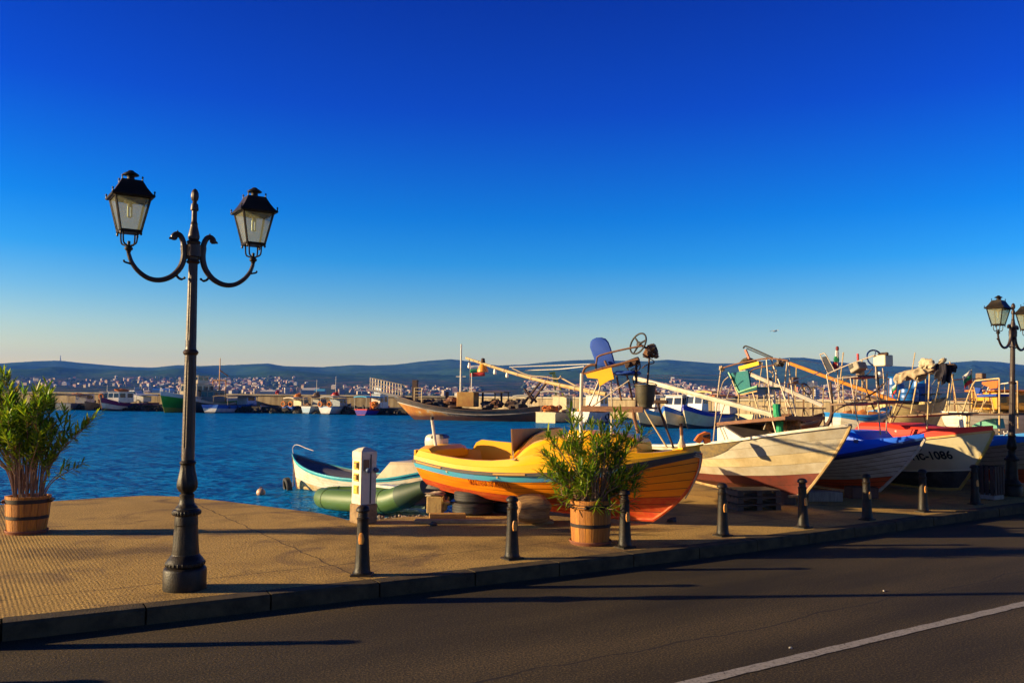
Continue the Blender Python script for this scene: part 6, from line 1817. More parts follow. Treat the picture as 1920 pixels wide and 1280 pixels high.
def moored(label, a, b_, B, free, mats, bands, draft=.35, rake=.5, sheerbow=.35, planks=6, rail=None, inner=None, name='moored_boat', plan=PLAN, group='boats moored in the harbour', lap=.004):
    """hull afloat from stern point a to bow tip b_ (both on the water plan); local z=0 is the water"""
    s_ = Vector((a.x, a.y, WZ)); e_ = Vector((b_.x, b_.y, WZ))
    b = Boat(name, label, s_, e_, group)
    h = Hull(b.L, B, [(0, free), (.35, free * .92), (.7, free * 1.05), (1, free + sheerbow)], [(0, -draft * .8), (.4, -draft), (1, -draft * .8)], rake, plan)
    b.hull(h, planks, bands, mats, lap=lap, inner=inner or timber, floor=.55, seam=0)
    if rail: b.rail(.03, rail, h=.05)
    return b
def cabin(b, x0, x1, w, z0, z1, m, roof=None, wins=2, rake=.12, front=True, rm=None):
    k = MB()
    k.rings([[Vector(p) for p in ((x0, -w, z0), (x1, -w, z0), (x1, w, z0), (x0, w, z0))], [Vector(p) for p in ((x0 + .03, -w + .04, z1), (x1 - rake, -w + .04, z1), (x1 - rake, w - .04, z1), (x0 + .03, w - .04, z1))]])
    c = k.build('cabin', m, b.root, ang=20)
    k = MB(); k.bbox(((x0 + x1 - rake) / 2, 0, z1 + .035), (x1 - x0 - rake + .25, 2 * w + .14, .06), .02); k.build('cabin_roof', roof or m, b.root, ang=25)
    hh = (z1 - z0); n = wins
    for i in range(n):
        for sd in (-1, 1):
            xa = lerp(x0, x1 - rake, (i + .14) / n); xb = lerp(x0, x1 - rake, (i + .86) / n)
            k = MB(); y = sd * (w - .018); yy = sd * (w - .036)
            za, zb = z0 + hh * .48, z0 + hh * .88
            k.prism([(xa, sd * (w - .02 + .012), za), (xb, sd * (w - .02 + .012), za), (xb, sd * (w - .036 + .012), zb), (xa, sd * (w - .036 + .012), zb)], (0, -sd * .03, 0))
            k.build('window', dglass, c, smooth=False)
    for sd in (-.5, .5):
        if not front: break
        k = MB(); ww = w * .40
        f_ = lambda z: lerp(x1, x1 - rake, (z - z0) / hh) + .012
        za, zb = z0 + hh * .48, z0 + hh * .88
        k.prism([(f_(za), sd * w - ww, za), (f_(za), sd * w + ww, za), (f_(zb), sd * w * .96 + ww, zb), (f_(zb), sd * w * .96 - ww, zb)], (-.03, 0, 0))
        k.build('window', dglass, c, smooth=False)
    return c
def canopy(b, x0, x1, w, z, m, zdeck=.6, sag=.05, post=white):
    k = MB()
    rg = [[Vector((x, y * w, z - .10 * y * y + .06 * (1 - abs(2 * u - 1)) + dz)) for dz in (0, .13) for y in ((-1, -.5, 0, .5, 1) if dz == 0 else (1, .5, 0, -.5, -1))] for u in (0, .25, .5, .75, 1) for x in (lerp(x0, x1, u),)]
    k.rings(rg); k.build('canopy', m, b.root, ang=40)
    for x in (x0 + .1, x1 - .1):
        for sd in (-1, 1):
            k = MB(); k.tube([(x, sd * (w - .08), zdeck), (x, sd * (w - .06), z - .09)], .03, n=6); k.build('canopy_post', steel, b.root)
def ring(b, p, axis=(1, 0, 0), m=None, r=.3):
    k = MB(); k.torus(p, r, r * .24, axis=axis, n=20, k=8); k.build('lifebuoy', m or orangec, b.root)
def mast(b, x, z0, z1, r=.035, m=None, yard=0):
    k = MB(); k.tube([(x, 0, z0), (x, 0, z1)], [r, r * .5], n=8)
    if yard: k.tube([(x, -yard, z1 - .5), (x, yard, z1 - .5)], r * .5, n=6)
    k.build('mast', m or pole_w, b.root)
def heap(b, p, s, m, seed=1, name='gear_heap', n=5):
    k = MB(); q = random.Random(seed)
    k.blob(p, s, seed=seed, rough=.4)
    for i in range(n):
        k.blob(Vector(p) + Vector((q.uniform(-1, 1) * s[0] * .7, q.uniform(-1, 1) * s[1] * .7, q.uniform(0, 1) * s[2] * .7)), (s[0] * .4, s[1] * .4, s[2] * .5), seed=i, rough=.4, nu=8, nv=6)
    k.build(name, m, b.root)
def WB(px, py, dD=0.0, dx=0.0):
    p = wl(px, py); return Vector((p.x + dx, p.y + dD, 0))
PUN = [(0, .92), (.15, .97), (.4, 1.0), (.6, .93), (.78, .68), (.9, .36), (.97, .12), (1, 0)]

# left to right along the quay
b = moored('small boat with cream stern, brown canopy and orange bundle, behind the left oleander', WB(118, 768.5), WB(166, 767, 2.2), 2.3, .95, [paint('grey hull', (.22, .20, .20), (.12, .1, .1), var=.5, vscale=1), darkhull], [(.34, 1), (1, 0)], plan=PUN)
k = MB(); k.box((-.0, 0, .42), (.05, 2.0, .85)); k.build('transom', creamf, b.root)
canopy(b, -.8, b.L * .62, 1.0, 2.0, canv_b, .9); cabin(b, b.L * .5, b.L * .78, .75, .9, 2.1, whitef, wins=1)
heap(b, (b.L * .42, 0, 2.1), (1.1, .6, .2), orangec, 3, 'cover_bundle'); ring(b, (b.L * .2, -.9, 1.7), (0, 1, 0), whitef, .28)
b = moored('small dark boat with orange gear and a pale wheelhouse next to the plum banded boat', WB(186, 768.5, 3), WB(168, 769, -1.5), 1.9, .9, [paint('mud hull', (.13, .10, .07), (.06, .05, .04), var=.7, vscale=2), darkhull], [(.34, 1), (1, 0)])
cabin(b, .5, 1.9, .6, .9, 2.5, whitef, wins=1); heap(b, (2.2, 0, 1.3), (.7, .5, .35), orangec, 5); ring(b, (2.0, -.3, 1.9), (1, 0, 0), orangec, .3); mast(b, .9, 2.5, 3.5)
b = moored('white boat with plum band, white cabin and orange raft on its roof', WB(262, 769, 4.5), WB(190, 770.5, -.5), 2.3, 1.05, [whitef, purple, darkhull], [(.30, 2), (.72, 0), (1, 1)], sheerbow=.75, rake=.8)
k = MB(); k.tube([b.h.pt(1, v, 0) + Vector((.03, 0, 0)) for v in (.3, .5, .75, 1.0)], .07, n=6); k.build('stem_post', paint('red and white stem', (.62, .12, .05), (.66, .6, .3), var=.8, vscale=1.4), b.root)
cabin(b, b.L * .50, b.L * .78, .8, 1.1, 2.5, whitef, wins=2); heap(b, (b.L * .62, 0, 2.72), (1.2, .6, .22), orangec, 8, 'life_raft')
canopy(b, .3, b.L * .46, .9, 2.1, whitef, 1.0)
b = moored('long low navy open boat lying astern of the plum banded boat', WB(278, 768.5, 4), WB(232, 770, 1), 1.8, .75, [navy, whitef], [(.5, 1), (1, 0)]); heap(b, (b.L * .5, 0, .85), (1.1, .5, .2), canv_g, 4)
b = moored('green trawler with white bulwark and cream wheelhouse behind the big street lamp', WB(398, 772, 9), WB(311, 773, -2.0), 3.6, 1.9, [greenh, paint('yellow boot', (.55, .42, .03)), whitef], [(.30, 1), (.86, 0), (1, 2)], sheerbow=.7, rake=1.2, rail=whitef)
cabin(b, b.L * .42, b.L * .66, 1.2, 1.9, 3.6, creamf, wins=3); cabin(b, b.L * .47, b.L * .62, .9, 3.7, 4.7, creamf, wins=2)
k = MB()
for u in (.72, .79, .86, .93, .99):
    for sd in (-1, 1):
        p = b.h.pt(u, 1, sd); k.tube([p, p + Vector((0, 0, .5))], .03, n=5)
k.build('stanchions', whitef, b.root)
b = moored('dark fishing boat with orange mast and gantry right of the big street lamp', WB(395, 772.5, 7), WB(362, 773.5, -1), 2.8, 1.3, [darkhull, paint('black boot', (.015, .012, .012)), whitef], [(.3, 1), (.9, 0), (1, 2)], sheerbow=.6)
cabin(b, b.L * .3, b.L * .6, .9, 1.3, 2.8, mat('dull green cabin', (.16, .19, .17), .6), wins=2); mast(b, b.L * .28, 1.3, 7.2, .11, paint('orange mast', (.58, .24, .03), (.4, .15, .02), var=.5))
k = MB(); k.tube([(b.L * .28, 0, 5.6), (b.L * .05, 0, 4.9)], .09, n=6); k.tube([(b.L * .28, -.9, 4.2), (b.L * .28, .9, 4.2)], .09, n=6)
for s_ in (-1, 1): k.tube([(b.L * .28, s_ * .9, 4.2), (b.L * .28, s_ * .9, 1.3)], .08, n=6)
k.build('gantry', MATS['orange mast'], b.root)
b = moored('blue and white boat with dark awning right of the big street lamp', WB(398, 774, -1), WB(462, 772.5, 4.5), 2.4, 1.05, [whitef, darkhull, midblue], [(.28, 1), (.68, 0), (1, 2)], plan=PUN)
canopy(b, b.L * .2, b.L * .86, 1.05, 2.1, canv_b, 1.0); cabin(b, b.L * .66, b.L * .88, .7, 1.0, 2.1, paint('blue white cabin', (.3, .42, .6)), wins=1)
for i in range(4):
    k = MB(); p = b.h.pt(.22 + .17 * i, .8, -1, .12); k.lathe([(.02, .2), (.11, .12), (.13, 0), (.11, -.14), (.02, -.2)], 10, p); k.build('fender', navy, b.root)
b = moored('small white boat with dark wheelhouse and red lamp, bow to the camera', WB(503, 770, 5), WB(493, 773.5, -1.2), 1.9, .95, [whitef, darkhull, darkhull], [(.2, 1), (.85, 0), (1, 2)], sheerbow=.3); cabin(b, .5, 1.9, .7, 1.0, 2.4, paint('dark brown cabin', (.11, .06, .04)), wins=2); heap(b, (1.0, 0, 2.65), (.3, .25, .3), redtrim, 2, 'red_lamp', 0)
def sternboat(label, pxa, pxb, py, free, mats, bands, can=None, L=5.0, buoys=0, cab=None, top=None, mst=0, z=1.95):
    a = WB((pxa + pxb) / 2, py); wd = WB(pxb, py).x - WB(pxa, py).x
    b = moored(label, a, a + Vector((2.3, L, 0)), wd * 1.03, free, mats, bands, plan=PUN)
    if can: canopy(b, .2, L * .62, wd * .46, z, can, free)
    if cab: cabin(b, L * .40, L * .72, wd * .36, free, z - .25, cab, wins=2)
    for i in range(buoys): ring(b, (-.06, lerp(-.33, .33, i / max(1, buoys - 1)) * wd if buoys > 1 else 0, free + .25), (1, 0, 0), orangec, .30)
    if top: heap(b, (L * .42, 0, z + .28), (.55, .45, .3), top, 4, 'roof_bundle')
    if mst: mast(b, L * .42, z, z + mst, .04)
    heap(b, (.5, .1, free + .1), (.35, wd * .35, .25), MATS['tangled gear'], int(pxa))
    return b
sternboat('blue and white boat with pale roof, two left of the red topped one', 523, 553, 774.8, .95, [whitef, darkhull, midblue], [(.3, 1), (.62, 0), (1, 2)], can=creamf, cab=creamf, buoys=2, top=orangec)
sternboat('pale blue boat with tan canopy left of the boat with orange lifebuoys', 560, 586, 775.6, .95, [paleb, darkhull, whitef], [(.3, 1), (.85, 0), (1, 2)], can=canv_b, cab=canv_g, top=canv_b, mst=2.2, z=2.1)
sternboat('white boat with two orange lifebuoys and red cover on its roof', 591, 627, 776.6, 1.0, [whitef, darkhull, paleb], [(.3, 1), (.85, 0), (1, 2)], can=canv_g, cab=paint('grey blue cabin', (.2, .25, .3)), buoys=2, top=redtrim, mst=2.6, z=2.15)
b = moored('blue hulled boat with red trim, light blue canopy and white wheelhouse', WB(676, 778), WB(727, 777, 1.5), 2.0, .75, [paint('violet blue hull', (.06, .03, .30)), redtrim, redtrim], [(.40, 1), (.86, 0), (1, 2)], plan=PUN)
canopy(b, -.2, b.L * .55, .9, 2.2, canv_bl, .7); cabin(b, b.L * .5, b.L * .8, .65, .75, 2.5, whitef, wins=2); cabin(b, b.L * .55, b.L * .75, .5, 2.6, 3.5, paint('blue white top', (.45, .52, .6)), wins=2)
heap(b, (b.L * .42, 0, 1.2), (.4, .5, .4), orangec, 7); k = MB(); k.tube([(.9, -.8, .7), (.9, -.8, 2.7)], .05); k.build('mast', redtrim, b.root)

# ---- the rusty hulk
s_, e_ = WB(1018, 790, 0), WB(735, 785.5, 0)
S = Boat('rusty_ship', 'old rusty wooden trawler with long railed bowsprit lying by the breakwater', Vector((s_.x, s_.y, WZ)), Vector((e_.x, e_.y, WZ)), None, 'ship')
rm_, t, bb = newmat('rust streaked hull')
c = node(t, 'ShaderNodeTexCoord')
m_ = node(t, 'ShaderNodeMapping'); m_.inputs['Scale'].default_value = (.35, .35, .16); t.links.new(c.outputs['Object'], m_.inputs[0])
n1 = node(t, 'ShaderNodeTexNoise', i_Scale=1.5, i_Detail=7.0, i_Roughness=.7); t.links.new(m_.outputs[0], n1.inputs['Vector'])
sx = node(t, 'ShaderNodeSeparateXYZ'); t.links.new(c.outputs['Object'], sx.inputs[0])
f_ = math_(t, 'ADD', n1.outputs[0], math_(t, 'MULTIPLY', math_(t, 'SUBTRACT', sx.outputs[0], S.L * .60), .05))
cr = ramp(t, f_, [(.30, (.04, .033, .03)), (.40, (.30, .26, .20)), (.47, (.10, .05, .03)), (.53, (.50, .40, .28)), (.56, (.55, .24, .03)), (.66, (.44, .14, .02)), (.78, (.55, .28, .06)), (.90, (.40, .36, .31))])
low = math_(t, 'MULTIPLY', math_(t, 'SUBTRACT', math_(t, 'ADD', .55, math_(t, 'MULTIPLY', n1.outputs[0], .5)), sx.outputs[2]), 2.2, clamp=True)
t.links.new(mixc(t, cr.outputs[0], (.07, .018, .010), low), bb.inputs['Base Color']); bb.inputs['Roughness'].default_value = .85
zb = S.at(735, 755, 0).z
sh = Hull(S.L, 4.6, [(0, 1.5), (.2, 1.15), (.45, 1.05), (.7, 1.45), (.88, 2.05), (1, 2.5)], [(0, -.6), (.5, -.8), (1, -.7)], 3.2, [(0, .72), (.15, .9), (.4, 1), (.65, .95), (.82, .7), (.92, .38), (.98, .1), (1, 0)], rstern=.8)
dkr = paint('dark bulwark', (.05, .045, .045), (.14, .09, .06), var=.7, vscale=1.2, rough=.85)
S.hull(sh, 8, [(6 / 8, 0), (1, 1)], [rm_, dkr], lap=.012, inner=rustd)
S.stem(rustd); S.rail(.05, paint('grey rubbing strake', (.28, .24, .19), (.14, .09, .05), var=.7, vscale=1), v=.76, name='rubbing_strake', out=.03); S.rail(.06, rustd, name='cap_rail')
# railed bowsprit
k = MB(); A_ = S.h.pt(.93, 1, 0) + Vector((0, 0, .0)); Z_ = S.at(696, 731, 0); Z_.y = 0
d_ = Z_ - A_
for y in (-.5, .5): k.tube([A_ + Vector((0, y, 0)), Z_ + Vector((0, y * .6, 0))], [.16, .09], n=6)
for i in range(9): k.box(A_ + d_ * (i / 8.5), (.5, .9, .05), rot=(0, -math.atan2(d_.z, d_.x), 0))
k.build('bowsprit', paint('grey bowsprit', (.30, .27, .24), (.17, .12, .09), var=.6, vscale=1), S.root)
for y in (-.5, .5):
    k = MB()
    for i in range(12): p = A_ + d_ * (i / 11) + Vector((0, y * lerp(1, .6, i / 11), 0)); k.tube([p, p + Vector((0, 0, 1.25))], .035, n=5)
    for h_ in (.45, .85, 1.25): k.tube([A_ + Vector((0, y, h_)), Z_ + Vector((0, y * .6, h_))], .03, n=5)
    k.build('bow_railing', steel, S.root)
# mast, deckhouse, stern gallows
k = MB(); a = S.at(865, 645, 0); k.tube([(a.x, 0, 1.4), (a.x, 0, a.z)], [.12, .07], n=10); z_ = S.at(865, 706, 0).z; k.tube([(a.x - .5, 0, z_), (a.x + .5, 0, z_)], .05, n=6); k.build('mast', pole_w, S.root)
k = MB(); a = S.at(886, 699, 0); k.tube([(a.x, .3, 1.4), (a.x, .3, a.z)], .05, n=8); k.build('mast', pole_w, S.root)
k = MB(); a0 = S.at(866, 762, -1); a1 = S.at(898, 735, -1); k.bbox(((a0.x + a1.x) / 2, 0, (a0.z + a1.z) / 2), (abs(a1.x - a0.x), 2.2, a1.z - a0.z), .05); dh = k.build('deckhouse', paint('rust yellow house', (.46, .25, .05), (.30, .10, .02), var=.8, vscale=1.2, rough=.8), S.root, ang=25)
for u in (.25, .7):
    k = MB(); k.box((lerp(a0.x, a1.x, u), -1.11, lerp(a0.z, a1.z, .66)), (abs(a1.x - a0.x) * .25, .05, .5)); k.build('window', dglass, dh)
for px, w_ in ((838, .5), (905, .3), (928, .16), (940, .3), (953, .14)):
    k = MB(); a0 = S.at(px, 764, -1.2); a1 = S.at(px, 734, -1.2); k.box(((a0.x), -1.2, (a0.z + a1.z) / 2), (w_ * .6, w_ * .6, a1.z - a0.z)); k.build('deck_post', rustd, S.root)
k = MB(); a0 = S.at(898, 735, -1.2); a1 = S.at(955, 736, -1.2); k.box(((a0.x + a1.x) / 2, 0, a0.z), (abs(a1.x - a0.x), 2.6, .12)); k.build('shelter_roof', dkr, S.root)
k = MB(); a0 = S.at(778, 752, 0); a1 = S.at(790, 727, 0)
k.box((a0.x, 0, (a0.z + a1.z) / 2), (.5, .5, a1.z - a0.z + 1.6)); k.build('winch_post', rustd, S.root)
for i, (px, py) in enumerate(((805, 756), (825, 757), (846, 752), (855, 760), (915, 760), (930, 757), (960, 758), (975, 757))):
    heap(S, S.at(px, py, 0), (.7, .8, .4), [rustd, dkr, rust][i % 3], i + 20, 'deck_gear', 4)
k = MB()
for px in (780, 790, 800): pass
a0 = S.at(777, 745, .8); a1 = S.at(791, 727, .8)
for z in (0, .33, .66, 1): k.tube([Vector((a0.x, .8, lerp(a0.z, a1.z, z))), Vector((a1.x, .8, lerp(a0.z, a1.z, z)))], .04, n=5)
for x in (a0.x, a1.x): k.tube([Vector((x, .8, a0.z - 1)), Vector((x, .8, a1.z))], .05, n=5)
k.build('ladder_frame', pole_y, S.root)
for (p0, p1) in (((985, 752), (1018, 710)), ((995, 756), (1029, 711)), ((1000, 752), (983, 728)), ((1006, 754), (990, 733))):
    k = MB(); k.tube([S.at(*p0, -.4), S.at(*p1, -.4)], .13, n=6); k.build('gallows_arm', rustd, S.root)
p = S.M @ S.at(884, 705, .3)
flag('flag', 'white green and red flag flying from the small mast of the rusty trawler', Vector((p.x, p.y, p.z - 3.0)), 1.5, 1.1, 1, .2, 4.0, rz=PI, droop=-.1)

# ---- boats afloat before the right part of the breakwater
b = moored('open blue and white boat with seat rails beside the rusty trawler', WB(962, 786.5), WB(1020, 785.5, 3), 2.2, 1.0, [whitef, darkhull, midblue], [(.3, 1), (.6, 0), (.78, 2), (1, 0)], plan=PUN, rail=whitef)
k = MB(); k.box((-.02, 0, .42), (.05, 1.9, .8)); k.build('transom', creamf, b.root)
for i in range(5):
    k = MB(); x = .4 + .75 * i
    for sd in (-.8, .8): k.tube([(x, sd, .9), (x + .12, sd, 1.5)], .03, n=5)
    k.tube([(x + .12, -.8, 1.5), (x + .12, .8, 1.5)], .03, n=5); k.build('seat_rail', white, b.root)
canopy(b, 1.8, 5.4, 1.0, 2.5, canv_g, .9)
b = moored('cream boat with square stern and heaped orange nets right of the open boat', WB(1023, 792.5), WB(1085, 792, 4.0), 2.3, 1.0, [creamf, darkhull], [(.3, 1), (1, 0)], plan=PUN)
k = MB(); k.box((-.02, 0, .42), (.05, 2.0, .84)); k.build('transom', paint('cream transom', (.64, .52, .28), (.5, .38, .18), var=.4), b.root)
heap(b, (1.2, 0, 1.2), (1.4, .7, .4), MATS['orange cover'], 12, 'net_heap', 8); canopy(b, .8, 4.6, 1.0, 2.9, canv_g, 1.0); cabin(b, 3.0, 4.6, .75, 1.0, 2.5, creamf, wins=2)
b = moored('white boat with black tyre fender behind the yellow boat\'s steering stand', WB(1088, 795, 1), WB(1152, 794, 3), 2.3, 1.1, [whitef, darkhull], [(.3, 1), (1, 0)], plan=PUN); cabin(b, 2.4, 4.0, .8, 1.1, 2.6, whitef, wins=2); ring(b, b.h.pt(.6, .7, -1, .1), (0, 1, 0), black_r, .3); heap(b, (1.2, 0, 1.2), (.8, .6, .35), MATS['orange cover'], 15)
def bowboat(label, pxbow, pxst, py, top, cab, roof=None, free=1.2, L=6.4, hull=creamf, ls=None):
    """bow towards the camera at left, hull running back to the right"""
    bow = WB(pxbow, py, 0); st = WB(pxst, py, 0); st = Vector((st.x, bow.y + 3.0, 0))
    b = moored(label, st, bow, 2.2, free, [hull, darkhull, top], [(.28, 1), (.78, 0), (1, 2)], sheerbow=.5, rake=.7, rail=top)
    cabin(b, b.L * .40, b.L * .66, .78, free, free + 1.35, cab, roof, wins=2, rake=.3)
    b.deck(top, [(0, .06), (1, .05)], .66, 1.0)
    return b
b = bowboat('white boat with light blue deck, left of the three moored beyond the yellow bow', 1194, 1252, 800.5, paint('bright blue deck', (.02, .20, .46)), whitef); heap(b, (b.L * .50, 0, 2.85), (.9, .6, .2), orangec, 5, 'cover_bundle')
b = bowboat('white boat with blue deck, middle of the three moored beyond the yellow bow', 1245, 1300, 803, midblue, whitef, free=1.25); mast(b, b.L * .42, 2.6, 3.6)
b = bowboat('cream boat with royal blue band, right of the three beyond the yellow bow', 1281, 1345, 804, paint('royal band', (.015, .02, .30)), whitef, free=1.35)
canopy(b, .1, b.L * .36, .95, 2.9, paint('amber canopy', (.60, .27, .02)), 1.3)
b = moored('boat with long orange canopy moored behind the pale boat\'s stand', WB(1332, 803, 3), WB(1410, 801, 5), 2.3, 1.1, [whitef, darkhull, midblue], [(.3, 1), (.8, 0), (1, 2)]); canopy(b, .3, b.L * .8, 1.0, 2.6, orangec, 1.1); cabin(b, b.L * .55, b.L * .78, .75, 1.1, 2.3, whitef, wins=2)
b = moored('pale boat with brown awning moored behind the green net bag', WB(1420, 803, 4), WB(1500, 802, 6), 2.2, 1.1, [creamf, darkhull], [(.3, 1), (1, 0)]); canopy(b, .3, b.L * .7, 1.0, 2.5, canv_b, 1.1)
# yellow ladder gantry on the cream boat's neighbour
p = WB(1047, 790, 2)
o = thing('ladder_gantry', 'tall yellow green ladder gantry rising above the cream boat', 'gantry', (p.x, p.y, WZ))
def gp(px, py, dy=0): return P(px, py, p.y + dy) - Vector((p.x, p.y, WZ))
for a_, e_ in (((1037, 702), (1047, 770)), ((1040, 702), (1071, 776))):
    k = MB(); k.tube([gp(*a_), gp(*e_)], .10, n=6); k.build('leg', paint('yellow green ladder', (.34, .34, .03), (.22, .20, .03), var=.5), o)
for u in (.15, .3, .45, .6):
    k = MB(); k.tube([gp(lerp(1037, 1047, u), lerp(702, 770, u)), gp(lerp(1040, 1071, u), lerp(702, 776, u))], .06, n=6); k.build('rung', MATS['yellow green ladder'], o)
k = MB(); k.tube([gp(1030, 700), gp(1041, 699)], .12, n=6); k.tube([gp(1047, 765), gp(1047, 800)], .1, n=6); k.build('head', MATS['yellow green ladder'], o)
k = MB(); k.tube(bez([gp(1052, 785), gp(1054, 765), gp(1062, 752), gp(1072, 760), gp(1074, 785)], 5), .12, n=6); k.build('hoop_frame', paint('orange hoop', (.56, .24, .03)), o)

# ---- van on the quay, timber piles, buoy, gull
p = P(249, 751, 122.6); zq = .22
v = thing('parked_van', 'white van parked on the quay below the breakwater wall', 'van', (p.x, 122.6, zq), R(-11))
k = MB(); k.rings([[Vector((x, y * w_, z)) for y in (-1, 1) for x, z in ([(-2.2, z_), (2.3, z_)] if y < 0 else [(2.3, z_), (-2.2, z_)])] for z_, w_ in ((.35, .9), (.5, .95), (1.15, .95))])
k.rings([[Vector(q_) for q_ in ((-2.15, -.92, 1.152), (1.5, -.92, 1.152), (1.5, .92, 1.152), (-2.15, .92, 1.152))], [Vector(q_) for q_ in ((-2.05, -.82, 1.95), (.7, -.82, 1.95), (.7, .82, 1.95), (-2.05, .82, 1.95))]])
k.build('body', paint('van white', (.68, .66, .62)), v, ang=25)
for x0, x1 in ((-1.9, -1.0), (-.9, .0), (.1, .85)):
    k = MB(); k.prism([(x0, -.93, 1.25), (x1 + (.35 if x1 > .5 else 0), -.93, 1.25), (x1, -.85, 1.82), (x0, -.85, 1.82)], (0, .03, 0)); k.build('window', dglass, v)
for x in (-1.4, 1.5):
    for y in (-.88, .88):
        k = MB(); k.lathe([(.33, -.1), (.34, 0), (.33, .1)], 18, (x, y, .33), axis=(0, 1, 0)); k.lathe([(.19, -.115), (.19, .115)], 12, (x, y, .33), axis=(0, 1, 0), mi=1); k.build('wheel', [black_r, steel], v)
for i, (px0, py0, px1, py1) in enumerate(((293, 752, 286, 766), (295, 750, 297, 762), (316, 757, 305, 770), (473, 757, 478, 769), (476, 753, 470, 765), (648, 760, 650, 776), (655, 757, 652, 775))):
    pa = WB(px1, py1, .0); pa.y -= 0.3
    a_ = Vector((pa.x, pa.y, WZ - .4)); e_ = P(px0, py0, pa.y + .9)
    k = MB(); k.tube([Vector((0, 0, 0)), e_ - a_], .10, n=7)
    o = k.build('timber_pile', timber, loc=a_); tag(o, 'pale slanting timber pile leaning against the dark quay', 'pile', 'timber piles along the quay')
p = wl(489, 927)
o = thing('mooring_buoy', 'small round pinkish mooring buoy floating alone on the water', 'buoy', (p.x, p.y, WZ))
k = MB(); k.blob((0, 0, .055), (.105, .10, .095), seed=2, rough=.05, nu=16, nv=12); k.build('float', paint('salmon buoy', (.62, .36, .20), (.42, .18, .08), var=.6, vscale=6), o)
k = MB(); k.torus((0, 0, .16), .025, .008, axis=(0, 1, 0), n=12, k=6); k.build('eye', rust, o)
p = P(1453, 621, 70)
o = thing('gull', 'white gull gliding high above the pale boat', 'gull', p, R(20))
k = MB(); k.tube([(-.20, 0, 0), (-.10, 0, .0), (.05, 0, .01), (.16, 0, .03), (.22, 0, .03)], [.01, .05, .06, .04, .012], n=10)
for s_ in (-1, 1):
    rg = []
    for y, z, c0, c1 in ((.03, .02, .09, -.07), (.22, .10, .10, -.04), (.42, .08, .05, -.06), (.60, .02, -.04, -.09)): rg.append([Vector((c0, s_ * y, z)), Vector(((c0 + c1) / 2, s_ * y, z + .015)), Vector((c1, s_ * y, z)), Vector(((c0 + c1) / 2, s_ * y, z - .004))])
    k.rings(rg)
k.prism([(-.18, -.02, 0), (-.18, .02, 0), (-.30, .05, 0), (-.30, -.05, 0)], (0, 0, .01))
k.build('body', mat('gull white', (.75, .72, .66), .8), o)

# ---- rowing boat and rubber dinghy by the slip
s_, e_ = WB(812, 938, 0), WB(548, 914, 0)
Rw = Boat('rowing_boat', 'white rowing boat with turquoise gunwale afloat behind the white pedestal', Vector((s_.x, s_.y, WZ)), Vector((e_.x, e_.y, WZ)))
rwh = Hull(Rw.L, 1.35, [(0, .66), (.2, .48), (.45, .42), (.7, .50), (.88, .66), (1, .84)], [(0, -.08), (.5, -.12), (1, -.08)], .22, [(0, .5), (.12, .75), (.4, 1.0), (.62, .95), (.8, .70), (.92, .36), (.98, .1), (1, 0)], e0=.36, e1=.7)
tqs = paint('turquoise gunwale', (.03, .36, .40), (.05, .25, .32), var=.5)
stain = paint('algae stained white', (.42, .25, .06), (.62, .54, .36), var=.8, vscale=4, rough=.6)
Rw.hull(rwh, 8, [(3 / 8, 1), (7 / 8, 0), (1, 2)], [paint('row white', (.68, .62, .46), (.5, .36, .16), var=.45, vscale=2.5), stain, tqs], lap=.008, inner=mat('grey thwart', (.13, .12, .13), .8, var=.6, vscale=8))
Rw.stem(rust); Rw.rail(.022, tqs, h=.018, name='gunwale')
Rw.deck(MATS['grey thwart'], [(0, -.03), (1, -.03)], .50, .97, camber=.03, inset=.07, name='cover_boards')
k = MB(); k.rings([[Vector((x, y * w_, z)) for y, z in ((-1, .40), (-1, zt - .06), (-.85, zt), (.85, zt), (1, zt - .06), (1, .40))] for x, w_, zt in ((.05, .34, .80), (.25, .42, .86), (.9, .50, .84), (1.25, .52, .50))]); k.build('stern_locker', paint('cream locker', (.62, .50, .32), (.48, .36, .2), var=.4), Rw.root, ang=30)
k = MB(); p0 = rwh.pt(1, 1, 0)
k.tube(bez([p0 + Vector((-.02, 0, -.05)), p0 + Vector((.02, 0, .15)), p0 + Vector((-.12, 0, .24)), p0 + Vector((-.5, .05, .17)), p0 + Vector((-.75, .05, .12))], 6), .008, n=6); k.build('bow_rod', pole_w, Rw.root)
k = MB(); k.tube([p0 + Vector((0, -.03, -.02)), p0 + Vector((.28, -.3, -1.0))], .012, n=6); k.build('mooring_rope', rope_t, Rw.root)
for t_ in (.80, .76):
    k = MB(); k.tube([rwh.pt(t_, v, -1, .02) for v in (1, .8, .6, .4, .2)], .008, n=5); k.build('hull_rope', rope_t, Rw.root)
k = MB(); p0 = Vector((.15, -.3, .78)); k.tube([p0 + Vector((0, 0, -.1)), p0 + Vector((0, 0, .16))], .02); k.tube([p0 + Vector((0, 0, .12)), p0 + Vector((.5, .1, .12))], .015); k.tube([p0 + Vector((-.4, .2, 0)), p0 + Vector((-.55, .2, .3))], .03); k.build('locker_rail', tqs, Rw.root)
heap(Rw, Rw.at(648, 905, 0), (.35, .3, .14), paint('dark bundle', (.05, .03, .03), (.12, .06, .05), var=.8, vscale=14), 5, 'net_bundle', 8)
for i, (a_, e_) in enumerate((((640, 908), (652, 898)), ((648, 905), (658, 913)), ((652, 907), (640, 896)))):
    k = MB(); k.tube([Rw.at(*a_, -.1), Rw.at(*e_, -.1)], .018, n=6); k.build('oar', pole_w, Rw.root)
p = wl(540, 917)
tyre('dark tyre hanging in the water at the bow of the rowing boat', (p.x, p.y - .05, WZ + .08), r=.22, tilt=(0, R(80)), rz=.5, w=.14)
